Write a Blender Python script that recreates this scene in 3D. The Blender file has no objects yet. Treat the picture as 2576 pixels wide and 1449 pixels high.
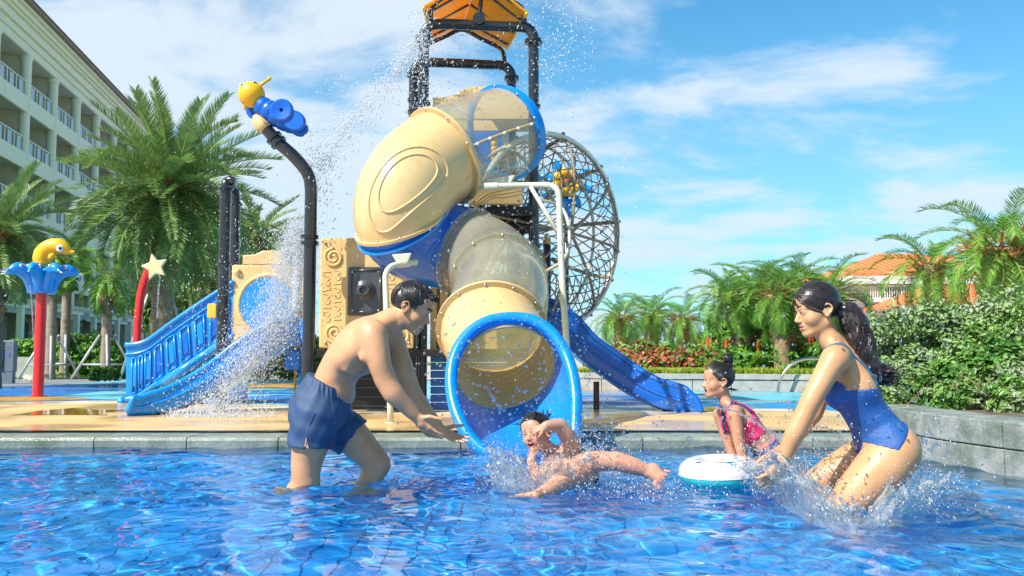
import bpy, math, random
import numpy as np
from mathutils import Vector, Matrix
random.seed(5)
S = bpy.context.scene
COL = S.collection
R = math.radians
PI = math.pi

# ------------------------------------------------------------------ camera
CAMZ = 0.63
FPX = 2300.0          # focal length in photo units (2576 wide)
TH = math.atan(165.5 / FPX)
cam = bpy.data.objects.new('camera', bpy.data.cameras.new('camera'))
COL.objects.link(cam)
S.camera = cam
cam.data.sensor_width = 36
cam.data.lens = 36 * FPX / 2576
cam.location = (0, 0, CAMZ)
cam.rotation_euler = (R(90) + TH, 0, 0)
cam.data.clip_start = 0.05
cam.data.clip_end = 2000

# ------------------------------------------------------------------ sky and sun
SUN = Vector((-0.60, -0.50, 0.80)).normalized()
w = bpy.data.worlds.new('World')
S.world = w
w.use_nodes = True
nt = w.node_tree
N, L = nt.nodes, nt.links
bg = N['Background']
sky = N.new('ShaderNodeTexSky')
sky.sky_type = 'NISHITA'
sky.sun_disc = False
sky.sun_elevation = math.asin(SUN.z)
sky.sun_rotation = math.atan2(SUN.x, SUN.y)
sky.air_density = 1.0
sky.dust_density = 0.3
sky.ozone_density = 3.0
tc = N.new('ShaderNodeTexCoord')
sep = N.new('ShaderNodeSeparateXYZ')
L.new(tc.outputs['Generated'], sep.inputs[0])
def wmath(op, a, b=None, c=None):
    m = N.new('ShaderNodeMath'); m.operation = op
    for i, v in enumerate((a, b, c)):
        if v is None: continue
        if isinstance(v, (int, float)): m.inputs[i].default_value = v
        else: L.new(v, m.inputs[i])
    return m.outputs[0]
zz = wmath('ADD', wmath('MAXIMUM', sep.outputs[2], 0.0), 0.22)
cx = wmath('DIVIDE', sep.outputs[0], zz)
cy = wmath('DIVIDE', sep.outputs[1], zz)
comb = N.new('ShaderNodeCombineXYZ')
L.new(wmath('MULTIPLY', cx, 1.0), comb.inputs[0]); L.new(wmath('MULTIPLY', cy, 1.35), comb.inputs[1])
comb.inputs[2].default_value = 3.7
n1 = N.new('ShaderNodeTexNoise'); n1.inputs['Scale'].default_value = 1.75; n1.inputs['Detail'].default_value = 9
n1.inputs['Roughness'].default_value = 0.56; n1.inputs['Distortion'].default_value = 0.35
L.new(comb.outputs[0], n1.inputs['Vector'])
n2 = N.new('ShaderNodeTexNoise'); n2.inputs['Scale'].default_value = 0.42; n2.inputs['Detail'].default_value = 3
L.new(comb.outputs[0], n2.inputs['Vector'])
dens = wmath('ADD', wmath('MULTIPLY', n1.outputs[0], 0.72), wmath('MULTIPLY', n2.outputs[0], 0.42))
# the cloud field thickens towards the left of the view and thins at the top right
dens = wmath('ADD', dens, wmath('MULTIPLY', wmath('MULTIPLY', sep.outputs[0], -1.0), 0.16))
cr = N.new('ShaderNodeMapRange'); cr.interpolation_type = 'SMOOTHSTEP'
cr.inputs['From Min'].default_value = 0.485; cr.inputs['From Max'].default_value = 0.625
L.new(dens, cr.inputs['Value'])
cloud = wmath('MULTIPLY', cr.outputs[0], 0.86)
tint = N.new('ShaderNodeMixRGB'); tint.blend_type = 'MULTIPLY'; tint.inputs[0].default_value = 1
L.new(sky.outputs[0], tint.inputs[1]); tint.inputs[2].default_value = (0.44, 1.08, 1.18, 1)
mx = N.new('ShaderNodeMixRGB')
L.new(cloud, mx.inputs[0]); L.new(tint.outputs[0], mx.inputs[1])
mx.inputs[2].default_value = (5.2, 5.7, 6.2, 1)
# a pale veil near the horizon
veil = N.new('ShaderNodeMapRange'); veil.interpolation_type = 'SMOOTHSTEP'
veil.inputs['From Min'].default_value = -0.02; veil.inputs['From Max'].default_value = 0.42
veil.inputs['To Min'].default_value = 0.48; veil.inputs['To Max'].default_value = 0.0
L.new(sep.outputs[2], veil.inputs['Value'])
mx2 = N.new('ShaderNodeMixRGB')
L.new(veil.outputs[0], mx2.inputs[0]); L.new(mx.outputs[0], mx2.inputs[1])
mx2.inputs[2].default_value = (3.5, 4.7, 5.7, 1)
L.new(mx2.outputs[0], bg.inputs[0])
bg.inputs[1].default_value = 0.108

sl = bpy.data.lights.new('sun', 'SUN')
sl.energy = 4.7
sl.angle = R(0.53)
sl.color = (1.0, 0.95, 0.87)
sl.cycles.is_caustics_light = True
so = bpy.data.objects.new('sun', sl)
COL.objects.link(so)
so.rotation_euler = SUN.to_track_quat('Z', 'Y').to_euler()
so.location = (-20, -16, 30)

S.view_settings.view_transform = 'Standard'
S.view_settings.look = 'None'
S.view_settings.gamma = 1
S.view_settings.use_curve_mapping = False
S.view_settings.exposure = 0.62
S.cycles.use_denoising = True
S.cycles.max_bounces = 12
S.cycles.transmission_bounces = 10
S.cycles.transparent_max_bounces = 24
S.cycles.sample_clamp_indirect = 6

# ------------------------------------------------------------------ helpers
def P(u, v, Y):
    """world point at depth Y seen at photo position (u, v)"""
    r = (724.5 - v) / FPX
    c, s = math.cos(TH), math.sin(TH)
    z = Y * (r * c + s) / (c - r * s)
    x = (u - 1288) / FPX * (Y * c + z * s)
    return Vector((x, Y, CAMZ + z))
def G(u, v, z0=0.07):
    """world point on the level z0"""
    r = (724.5 - v) / FPX
    c, s = math.cos(TH), math.sin(TH)
    Y = (z0 - CAMZ) * (c - r * s) / (r * c + s)
    return P(u, v, Y)

ORG = {}
MATS = {}
def mat(name, col=(.5, .5, .5), rough=.5, col2=None, scale=4.0, bump=0.0, bscale=None, metal=0.0, spec=0.5,
        sss=0.0, coat=0.0, transl=0.0, detail=5, aniso=None, dirt=None):
    if name in MATS: return MATS[name]
    m = bpy.data.materials.new(name); m.use_nodes = True; MATS[name] = m
    n, l = m.node_tree.nodes, m.node_tree.links
    b = n['Principled BSDF']
    b.inputs['Base Color'].default_value = (*col, 1)
    b.inputs['Roughness'].default_value = rough
    b.inputs['Metallic'].default_value = metal
    b.inputs['Specular IOR Level'].default_value = spec
    if sss:
        b.inputs['Subsurface Weight'].default_value = sss
        b.inputs['Subsurface Radius'].default_value = (0.03, 0.012, 0.007)
        b.inputs['Subsurface Scale'].default_value = 0.6
    if coat:
        b.inputs['Coat Weight'].default_value = coat
        b.inputs['Coat Roughness'].default_value = 0.12
    t = n.new('ShaderNodeTexCoord')
    vec = t.outputs['Object']
    if aniso:
        mp = n.new('ShaderNodeMapping'); mp.inputs['Scale'].default_value = aniso
        l.new(vec, mp.inputs[0]); vec = mp.outputs[0]
    if col2 is not None:
        ns = n.new('ShaderNodeTexNoise'); ns.inputs['Scale'].default_value = scale; ns.inputs['Detail'].default_value = detail
        ns.inputs['Roughness'].default_value = .6
        l.new(vec, ns.inputs['Vector'])
        rp = n.new('ShaderNodeMapRange'); rp.inputs['From Min'].default_value = .35; rp.inputs['From Max'].default_value = .65
        l.new(ns.outputs[0], rp.inputs[0])
        mxn = n.new('ShaderNodeMixRGB'); mxn.inputs[1].default_value = (*col, 1); mxn.inputs[2].default_value = (*col2, 1)
        l.new(rp.outputs[0], mxn.inputs[0]); res = mxn.outputs[0]
        if dirt:
            nd = n.new('ShaderNodeTexNoise'); nd.inputs['Scale'].default_value = dirt[0]; nd.inputs['Detail'].default_value = 7
            nd.inputs['Roughness'].default_value = .7
            l.new(t.outputs['Object'], nd.inputs['Vector'])
            rd = n.new('ShaderNodeMapRange'); rd.inputs['From Min'].default_value = dirt[1]; rd.inputs['From Max'].default_value = dirt[2]
            l.new(nd.outputs[0], rd.inputs[0])
            md = n.new('ShaderNodeMixRGB'); md.inputs[2].default_value = (*dirt[3], 1)
            l.new(res, md.inputs[1]); l.new(rd.outputs[0], md.inputs[0]); res = md.outputs[0]
        l.new(res, b.inputs['Base Color'])
    if bump:
        nb = n.new('ShaderNodeTexNoise'); nb.inputs['Scale'].default_value = bscale or scale * 4; nb.inputs['Detail'].default_value = 4
        l.new(vec, nb.inputs['Vector'])
        bp = n.new('ShaderNodeBump'); bp.inputs['Strength'].default_value = bump; bp.inputs['Distance'].default_value = .02
        l.new(nb.outputs[0], bp.inputs['Height']); l.new(bp.outputs[0], b.inputs['Normal'])
    if transl:
        tr = n.new('ShaderNodeBsdfTranslucent'); ms = n.new('ShaderNodeMixShader'); ms.inputs[0].default_value = transl
        o = n['Material Output']
        if col2 is not None: l.new(res, tr.inputs[0])
        else: tr.inputs[0].default_value = (*col, 1)
        l.new(b.outputs[0], ms.inputs[1]); l.new(tr.outputs[0], ms.inputs[2]); l.new(ms.outputs[0], o.inputs[0])
    return m

def glassy(name, tint=(1, 1, 1), rough=0.0, ior=1.33, mixt=0.0, gloss=None):
    """glass; mixt mixes plain see-through so that light passes"""
    if name in MATS: return MATS[name]
    m = bpy.data.materials.new(name); m.use_nodes = True; MATS[name] = m
    n, l = m.node_tree.nodes, m.node_tree.links
    n.remove(n['Principled BSDF'])
    o = n['Material Output']
    if gloss is None:
        g = n.new('ShaderNodeBsdfGlass'); g.inputs['Color'].default_value = (*tint, 1)
        g.inputs['Roughness'].default_value = rough; g.inputs['IOR'].default_value = ior
        last = g.outputs[0]
        if mixt:
            t = n.new('ShaderNodeBsdfTransparent'); ms = n.new('ShaderNodeMixShader'); ms.inputs[0].default_value = mixt
            l.new(last, ms.inputs[1]); l.new(t.outputs[0], ms.inputs[2]); last = ms.outputs[0]
    else:       # thin clear sheet: see-through with a mirror sheen and a little milky scatter
        t = n.new('ShaderNodeBsdfTransparent'); t.inputs[0].default_value = (*tint, 1)
        g = n.new('ShaderNodeBsdfGlossy'); g.inputs['Roughness'].default_value = rough
        lw = n.new('ShaderNodeLayerWeight'); lw.inputs[0].default_value = .5
        pw_ = n.new('ShaderNodeMath'); pw_.operation = 'POWER'; pw_.inputs[1].default_value = 3.5; l.new(lw.outputs['Facing'], pw_.inputs[0])
        fr = n.new('ShaderNodeMath'); fr.operation = 'MULTIPLY_ADD'; fr.inputs[1].default_value = .75; fr.inputs[2].default_value = .05; l.new(pw_.outputs[0], fr.inputs[0])
        ms = n.new('ShaderNodeMixShader'); l.new(fr.outputs[0], ms.inputs[0]); l.new(t.outputs[0], ms.inputs[1]); l.new(g.outputs[0], ms.inputs[2])
        d = n.new('ShaderNodeBsdfDiffuse'); d.inputs[0].default_value = (.75, .72, .6, 1)
        m2 = n.new('ShaderNodeMixShader')
        nz = n.new('ShaderNodeTexNoise'); nz.inputs['Scale'].default_value = 3; nz.inputs['Detail'].default_value = 6
        tcn = n.new('ShaderNodeTexCoord'); l.new(tcn.outputs['Object'], nz.inputs['Vector'])
        mr = n.new('ShaderNodeMapRange'); mr.inputs['To Min'].default_value = gloss * .4; mr.inputs['To Max'].default_value = gloss * 1.6
        l.new(nz.outputs[0], mr.inputs[0]); l.new(mr.outputs[0], m2.inputs[0])
        l.new(ms.outputs[0], m2.inputs[1]); l.new(d.outputs[0], m2.inputs[2]); last = m2.outputs[0]
    l.new(last, o.inputs[0])
    return m

def tag(o, label=None, cat=None, group=None, kind=None):
    if label: o['label'] = label
    if cat: o['category'] = cat
    if group: o['group'] = group
    if kind: o['kind'] = kind
    return o
def thing(name, loc, label, cat, group=None):
    o = bpy.data.objects.new(name, None); COL.objects.link(o)
    o.location = loc; o.empty_display_size = .1
    ORG[o.name] = Vector(loc)
    return tag(o, label, cat, group)

class MB:
    """collects polygons; world coordinates"""
    def __init__(self): self.V = []; self.F = []; self.M = []; self.n = 0; self.mi = 0
    def add(self, V, F):
        V = [tuple(v) for v in V]
        self.V += V; b = self.n
        self.F += [tuple(i + b for i in f) for f in F]
        self.M += [self.mi] * len(F)
        self.n += len(V)
        return self
    def box(self, c, s, rz=0, M=None):
        x, y, z = s[0] / 2, s[1] / 2, s[2] / 2
        c = Vector(c)
        V = [Vector((a * x, b * y, d * z)) for d in (-1, 1) for b in (-1, 1) for a in (-1, 1)]
        if M is None: M = Matrix.Rotation(rz, 3, 'Z')
        V = [M @ v + c for v in V]
        return self.add(V, [(0, 2, 3, 1), (4, 5, 7, 6), (0, 1, 5, 4), (2, 6, 7, 3), (0, 4, 6, 2), (1, 3, 7, 5)])
    def bar(self, a, b, wd, h, up=(0, 0, 1)):
        """box from a to b, wd wide, h high"""
        a, b = Vector(a), Vector(b); d = (b - a); ln = d.length; d.normalize()
        s = d.cross(Vector(up)).normalized(); t = s.cross(d)
        M = Matrix((d, s, t)).transposed()
        return self.box((a + b) / 2, (ln, wd, h), M=M)
    def tube(self, pts, r, n=10, cap=True, closed=False):
        pts = [Vector(p) for p in pts]
        m = len(pts)
        rs = r if hasattr(r, '__len__') else [r] * m
        t0 = (pts[1] - pts[0]).normalized()
        up = Vector((0, 0, 1)) if abs(t0.z) < .9 else Vector((1, 0, 0))
        s = t0.cross(up).normalized()
        V = []; F = []
        pt = t0
        for i in range(m):
            if closed: t = (pts[(i + 1) % m] - pts[i - 1])
            else: t = pts[min(i + 1, m - 1)] - pts[max(i - 1, 0)]
            t.normalize()
            s = (s - t * s.dot(t)).normalized()
            q = t.cross(s)
            for k in range(n):
                a = 2 * PI * k / n
                V.append(pts[i] + (s * math.cos(a) + q * math.sin(a)) * rs[i])
        for i in range(m if closed else m - 1):
            j = (i + 1) % m
            for k in range(n):
                k2 = (k + 1) % n
                F.append((i * n + k, j * n + k, j * n + k2, i * n + k2))
        if cap and not closed:
            F.append(tuple(range(n - 1, -1, -1))[::-1]); F.append(tuple((m - 1) * n + k for k in range(n))[::-1])
        return self.add(V, F)
    def ball(self, c, r, n=12, M=None, top=None):
        c = Vector(c); r = r if hasattr(r, '__len__') else (r, r, r)
        V = [Vector((0, 0, -1))]; F = []
        k = n // 2
        for i in range(1, k):
            ph = -PI / 2 + PI * i / k
            for j in range(n):
                a = 2 * PI * j / n
                V.append(Vector((math.cos(ph) * math.cos(a), math.cos(ph) * math.sin(a), math.sin(ph))))
        V.append(Vector((0, 0, 1)))
        for j in range(n): F.append((0, 1 + (j + 1) % n, 1 + j))
        for i in range(k - 2):
            for j in range(n):
                a = 1 + i * n
                F.append((a + j, a + (j + 1) % n, a + n + (j + 1) % n, a + n + j))
        a = 1 + (k - 2) * n
        for j in range(n): F.append((a + j, a + (j + 1) % n, len(V) - 1))
        V = [Vector((v.x * r[0], v.y * r[1], v.z * r[2])) for v in V]
        if M: V = [M @ v for v in V]
        return self.add([v + c for v in V], F)
    def lathe(self, c, prof, n=24, M=None):
        """profile (r, z) revolved about local z"""
        c = Vector(c); V = []; F = []
        for r, z in prof:
            for j in range(n):
                a = 2 * PI * j / n
                v = Vector((r * math.cos(a), r * math.sin(a), z))
                V.append((M @ v if M else v) + c)
        for i in range(len(prof) - 1):
            for j in range(n):
                k = (j + 1) % n
                F.append((i * n + j, i * n + k, (i + 1) * n + k, (i + 1) * n + j))
        F.append(tuple(range(n))[::-1]); F.append(tuple((len(prof) - 1) * n + j for j in range(n)))
        return self.add(V, F)
    def prism(self, poly, d):
        """planar polygon (list of points) extruded by vector d"""
        n = len(poly); poly = [Vector(p) for p in poly]; d = Vector(d)
        V = poly + [p + d for p in poly]
        F = [tuple(range(n)), tuple(range(2 * n - 1, n - 1, -1))]
        F += [(i, i + n, (i + 1) % n + n, (i + 1) % n) for i in range(n)]
        return self.add(V, F)
    def build(self, name, m, parent=None, smooth=False, label=None, kind=None, org=None, bevel=0.0, sharp=None):
        o = (ORG.get(parent.name) if parent else org)
        if o is None: o = Vector((0, 0, 0))
        me = bpy.data.meshes.new(name)
        V = np.array([tuple(v) for v in self.V], float) - np.array(tuple(o))
        me.from_pydata(V.tolist(), [], self.F)
        ms = m if isinstance(m, (list, tuple)) else [m]
        for q in ms: me.materials.append(q)
        if len(ms) > 1: me.polygons.foreach_set('material_index', self.M)
        if smooth:
            me.polygons.foreach_set('use_smooth', [True] * len(me.polygons))
            if sharp: me.set_sharp_from_angle(angle=R(sharp))
        me.update()
        ob = bpy.data.objects.new(name, me); COL.objects.link(ob)
        if parent: ob.parent = parent; ORG[ob.name] = o
        else: ob.location = o; ORG[ob.name] = Vector(o)
        if label: ob['label'] = label
        if kind: ob['kind'] = kind
        if bevel:
            bv = ob.modifiers.new('b', 'BEVEL'); bv.width = bevel; bv.segments = 2; bv.limit_method = 'ANGLE'
        return ob

def npmesh(name, V, F, m, parent=None, smooth=True, midx=None, kind=None, org=None, label=None):
    """fast mesh from numpy arrays (F is n x 3 or n x 4)"""
    o = (ORG.get(parent.name) if parent else org)
    if o is None: o = Vector((0, 0, 0))
    V = np.asarray(V, float) - np.array(tuple(o)); F = np.asarray(F, np.int32)
    me = bpy.data.meshes.new(name)
    me.vertices.add(len(V)); me.vertices.foreach_set('co', V.ravel())
    k = F.shape[1]
    me.loops.add(F.size); me.loops.foreach_set('vertex_index', F.ravel())
    me.polygons.add(len(F)); me.polygons.foreach_set('loop_start', np.arange(0, F.size, k, dtype=np.int32))
    me.polygons.foreach_set('use_smooth', np.full(len(F), smooth))
    ms = m if isinstance(m, (list, tuple)) else [m]
    for q in ms: me.materials.append(q)
    if midx is not None: me.polygons.foreach_set('material_index', np.asarray(midx, np.int32))
    me.update(); me.validate()
    ob = bpy.data.objects.new(name, me); COL.objects.link(ob)
    if parent: ob.parent = parent; ORG[ob.name] = o
    else: ob.location = o; ORG[ob.name] = Vector(o)
    if kind: ob['kind'] = kind
    if label: ob['label'] = label
    return ob

def spline(pts, n=8, closed=False):
    """Catmull-Rom through points"""
    pts = [Vector(p) for p in pts]; m = len(pts); out = []
    for i in range(m if closed else m - 1):
        if closed: a, b, c, d = pts[i - 1], pts[i], pts[(i + 1) % m], pts[(i + 2) % m]
        else:
            b, c = pts[i], pts[i + 1]
            a = pts[i - 1] if i else b + (b - c); d = pts[i + 2] if i + 2 < m else c + (c - b)
        for k in range(n):
            t = k / n
            out.append(.5 * ((2 * b) + (c - a) * t + (2 * a - 5 * b + 4 * c - d) * t * t + (3 * b - a - 3 * c + d) * t ** 3))
    if not closed: out.append(pts[-1])
    return out
def lerp(a, b, t): return a + (b - a) * t
def copyobj(o, parent=None):
    c = o.copy(); COL.objects.link(c); c.parent = parent
    return c
def copy_tree(o, parent=None):
    c = copyobj(o, parent)
    for ch in list(o.children): copy_tree(ch, c)
    return c
# ------------------------------------------------------------------ pool, water, decks
PZ = 0.07                                    # deck level above the water
def grid(x0, x1, y0, y1, nx, ny, zf):
    xs = np.linspace(x0, x1, nx); ys = np.linspace(y0, y1, ny); X, Y = np.meshgrid(xs, ys)
    V = np.stack([X, Y, zf(X, Y)], -1).reshape(-1, 3)
    i = (np.arange(ny - 1)[:, None] * nx + np.arange(nx - 1)[None]).ravel()
    return V, np.stack([i, i + 1, i + 1 + nx, i + nx], -1)
rw = np.random.default_rng(11)
WV = []
for k in range(70):
    lam = math.exp(rw.uniform(math.log(.085), math.log(.8))); a = rw.uniform(0, 2 * PI)
    WV.append((lam, a, rw.uniform(0, 6.3)))
RINGS = [(P(1440, 1190, 4.5), .009, .16, .50), (P(2170, 1250, 3.85), .009, .17, .50), (P(780, 1214, 4.5), .010, .12, .32), (P(950, 1192, 4.7), .009, .11, .28),
         (P(1810, 1215, 4.5), .006, .12, .35)]
def waves(X, Y):
    Z = np.zeros_like(X)
    wx = X + .06 * np.sin(3.1 * Y + 1.3 * X) + .05 * np.sin(5.3 * X - 2.1 * Y)
    wy = Y + .06 * np.sin(2.7 * X - 1.9 * Y + 1) + .05 * np.sin(4.3 * Y + 3.3 * X)
    for lam, a, ph in WV:
        kk = 2 * PI / lam
        Z += .0022 * lam ** 1.10 * np.sin(kk * (wx * math.cos(a) + wy * math.sin(a)) + ph)
    # stronger chop round the places where bodies hit the water
    for c, amp, lam, rad in RINGS:
        d = np.hypot(X - c.x, Y - c.y)
        Z += amp * np.exp(-(d / rad) ** 2) * np.sin(2 * PI * (d + .05 * np.sin(7 * X + 5 * Y) + .04 * np.sin(11 * Y - 9 * X)) / lam)
    return Z
XR = [(2.62, 4.55), (2.35, 5.37), (2.18, 6.22), (3.0, 3.0)]    # foot of the right hand pool wall
BACK = 6.27
m_water = glassy('pool_water', tint=(.90, .97, 1.0), ior=1.33)
V, F = grid(-4.6, 3.6, 1.0, BACK + .01, 900, 640, waves)
water = npmesh('water', V, F, m_water, kind='structure')
water.cycles.is_caustics_caster = True

# pool floor: square blue tiles with dark joints
def tile_mat(name, c1, c2, joint, size=.2, gap=.004):
    m = bpy.data.materials.new(name); m.use_nodes = True
    n, l = m.node_tree.nodes, m.node_tree.links; b = n['Principled BSDF']
    br = n.new('ShaderNodeTexBrick'); br.offset = 0; t = n.new('ShaderNodeTexCoord')
    l.new(t.outputs['Object'], br.inputs['Vector'])
    for k, v in (('Scale', 1), ('Brick Width', size), ('Row Height', size), ('Mortar Size', gap), ('Mortar Smooth', .3)): br.inputs[k].default_value = v
    br.inputs['Color1'].default_value = (*c1, 1); br.inputs['Color2'].default_value = (*c2, 1); br.inputs['Mortar'].default_value = (*joint, 1)
    l.new(br.outputs[0], b.inputs['Base Color']); b.inputs['Roughness'].default_value = .35
    return m
def glaze(name, c1, c2, c3, size):
    """glazed mosaic: every tile its own shade, chosen by its cell"""
    m = bpy.data.materials.new(name); m.use_nodes = True
    n, l = m.node_tree.nodes, m.node_tree.links; b = n['Principled BSDF']
    g = n.new('ShaderNodeNewGeometry'); d = n.new('ShaderNodeVectorMath'); d.operation = 'DIVIDE'; d.inputs[1].default_value = (size, size, size)
    l.new(g.outputs['Position'], d.inputs[0]); f = n.new('ShaderNodeVectorMath'); f.operation = 'FLOOR'; l.new(d.outputs[0], f.inputs[0])
    wn = n.new('ShaderNodeTexWhiteNoise'); wn.noise_dimensions = '2D'; l.new(f.outputs[0], wn.inputs['Vector'])
    r = n.new('ShaderNodeValToRGB'); e = r.color_ramp.elements; e[0].color = (*c1, 1); e[1].color = (*c3, 1); k = e.new(.55); k.color = (*c2, 1)
    l.new(wn.outputs['Value'], r.inputs[0]); l.new(r.outputs[0], b.inputs['Base Color']); b.inputs['Roughness'].default_value = .3
    return m
TSZ = .12
m_tile = glaze('blue_pool_tile', (.014, .27, .66), (.019, .33, .74), (.034, .41, .80), TSZ)
m_tilew = tile_mat('blue_wall_tile', (.008, .2, .52), (.01, .26, .6), (.01, .04, .06), .12, .004)
V, F = grid(-5.2, 4.4, .2, BACK + .3, 2, 2, lambda X, Y: X * 0 - .428)
floor_ = npmesh('pool_floor', V, F, mat('dark_grout', (.010, .17, .34), .7), kind='structure', smooth=False)
floor_.cycles.is_caustics_receiver = True
tb_ = MB(); hh = TSZ / 2 - .0017
tb_.V = [(-hh, -hh, 0), (hh, -hh, 0), (hh, hh, 0), (-hh, hh, 0), (-hh + .003, -hh + .003, .007), (hh - .003, -hh + .003, .007), (hh - .003, hh - .003, .007), (-hh + .003, hh - .003, .007)]
tb_.F = [(4, 5, 6, 7), (0, 1, 5, 4), (1, 2, 6, 5), (2, 3, 7, 6), (3, 0, 4, 7)]; tb_.M = [0] * 5; tb_.n = 8
tile0 = tb_.build('tile', m_tile, floor_)
cells = []
for i in range(-40, 36):
    for j in range(10, 54):
        x, y = (i + .5) * TSZ, (j + .5) * TSZ
        if y > BACK or y < 1.4: continue
        cells.append((x, y, abs(x) < y * .60 + .25 and y > 1.75))
cells.sort(key=lambda c: (not c[2], c[1] ** 2 + c[0] ** 2))
for k, (x, y, v_) in enumerate(cells[:300]):
    o = tile0 if k == 0 else tile0.copy()
    if k: COL.objects.link(o)
    o.location = (x, y, -.428); o.cycles.is_caustics_receiver = True
TV = np.array(tb_.V); TF = np.array(tb_.F); rest = np.array([(x, y, -.428) for x, y, _ in cells[300:]])
V = (TV[None] + rest[:, None, :]).reshape(-1, 3); F = (TF[None] + (np.arange(len(rest)) * 8)[:, None, None]).reshape(-1, 4)
o = npmesh('far_tiles', V, F, m_tile, floor_, smooth=False, kind='stuff'); o.cycles.is_caustics_receiver = True
b = MB(); b.box((-.4, BACK + .20, -.2), (9.8, .4, .46)); b.build('pool_wall', m_tilew, kind='structure')

# grey stone coping along the back edge, one stone after another
m_stone = mat('wet_grey_stone', (.19, .22, .18), .35, (.30, .33, .28), 9, .25, 60, dirt=(3, .5, .72, (.10, .13, .07)))
cop = thing('pool_coping', (0, BACK, 0), 'low grey green stone coping along the far edge of the pool', 'coping')
x = -5.2; k = 0
rr = random.Random(4)
joints = [G(u, 1098, .07).x for u in (-300, 6, 243, 474, 703, 930, 1160, 1390, 1615, 1822, 2040, 2215)]
for a, c in zip(joints[:-1], joints[1:]):
    b = MB()
    y0, y1, z0, z1 = BACK - .05, BACK + .30, -.12, .068 + rr.uniform(-.001, .001)
    prof = [(y0 + .012, z0), (y0 + .004, z1 - .022), (y0 + .022, z1 - .002), (y1, z1), (y1, z0)]
    b.prism([(a + .004, p[0], p[1]) for p in prof], (c - a - .008, 0, 0))
    o = b.build('stone', m_stone, cop); 
b = MB(); b.box(((joints[0] + joints[-1]) / 2, BACK + .12, -.04), (joints[-1] - joints[0], .3, .2))
b.build('bedding', mat('joint_moss', (.16, .15, .05), .8, (.07, .08, .03), 20), cop)

# right hand raised pool wall of big stone blocks, hedge bed on top
m_wall = mat('grey_granite_wall', (.24, .26, .24), .4, (.38, .40, .36), 7, .3, 70, dirt=(2.2, .48, .66, (.12, .15, .11)))
pw = thing('raised_pool_wall', (2.4, 5.4, 0), 'raised grey granite pool wall with a splashed face under the silvery shrub hedge', 'pool wall')
pts = [Vector((2.50, 6.65, 0)), Vector((2.46, 6.0, 0)), Vector((2.48, 5.35, 0)), Vector((2.58, 4.85, 0)), Vector((2.78, 4.15, 0)), Vector((3.15, 3.3, 0)), Vector((3.6, 2.3, 0))]
for i in range(len(pts) - 1):
    a, c = pts[i], pts[i + 1]; d = (c - a).normalized(); nn = Vector((-d.y, d.x, 0))
    a2, c2 = a + d * .004, c - d * .004
    for z0, z1, in_ in ((-.42, .13, .0), (.136, .275, -.006)):
        b = MB()
        b.prism([a2 + nn * in_ + Vector((0, 0, z0)), c2 + nn * in_ + Vector((0, 0, z0)), c2 + nn * .34 + Vector((0, 0, z0)), a2 + nn * .34 + Vector((0, 0, z0))], (0, 0, z1 - z0))
        b.build('stone', m_wall, pw, bevel=.006)

# splash pad sheets
def sheet(name, poly, z, m, kind='structure', parent=None):
    b = MB()
    v = [Vector((p[0], p[1], z)) for p in poly]
    b.add(v, [tuple(range(len(v)))])
    return b.build(name, m, parent, kind=kind)
def curve2(pts, n=6): return [(p.x, p.y) for p in spline([Vector((a, c, 0)) for a, c in pts], n)]
def GG(*uv): return [(G(u, v, PZ).x, G(u, v, PZ).y) for u, v in uv]
def rubber(name, c, c2, wet=.25):
    m = mat(name, c, wet, c2, 1.2, .12, 260, aniso=(.6, 1.6, 1))
    n, l = m.node_tree.nodes, m.node_tree.links; b = n['Principled BSDF']
    ns = n.new('ShaderNodeTexNoise'); ns.inputs['Scale'].default_value = 1.1; ns.inputs['Detail'].default_value = 4
    t = n.new('ShaderNodeTexCoord'); l.new(t.outputs['Object'], ns.inputs['Vector'])
    mr = n.new('ShaderNodeMapRange'); mr.inputs['From Min'].default_value = .42; mr.inputs['From Max'].default_value = .6
    mr.inputs['To Min'].default_value = .08; mr.inputs['To Max'].default_value = .62
    l.new(ns.outputs[0], mr.inputs[0]); l.new(mr.outputs[0], b.inputs['Roughness'])
    return m
m_sand = rubber('sand_rubber', (.66, .40, .16), (.72, .48, .22))
m_cream = rubber('cream_rubber', (.66, .55, .36), (.7, .6, .42))
m_blue = rubber('blue_rubber', (.012, .13, .42), (.02, .17, .5))
m_turq = rubber('turquoise_rubber', (.10, .42, .56), (.15, .5, .62))
m_mid = rubber('azure_rubber', (.02, .24, .55), (.03, .28, .6))
m_ochre = rubber('ochre_rubber', (.42, .23, .03), (.5, .28, .05), .1)
m_wet = mat('wet_dark_edge', (.10, .09, .06), .12, (.2, .17, .11), 2, .1, 80)
yb = BACK + .30
sheet('ground', [(-140, .0), (-140, 300), (140, 300), (140, 0), (4.4, 0), (4.4, yb + .2), (-5.2, yb + .2), (-5.2, 0)], PZ - .03, mat('pale_paving', (.42, .38, .33), .55, (.5, .46, .4), 3, .1, 50))
sheet('splash_pad', [(-5.2, yb)] + [(2.52, yb)] + [(2.5, 6.9)] + GG((2290, 1040), (2210, 1026), (2120, 1002), (2050, 990), (1850, 975), (1600, 966), (1400, 961), (1000, 958), (600, 958), (330, 956)) + GG((0, 975), (-300, 980)) + [(-5.6, 14)], PZ, m_turq)
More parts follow.
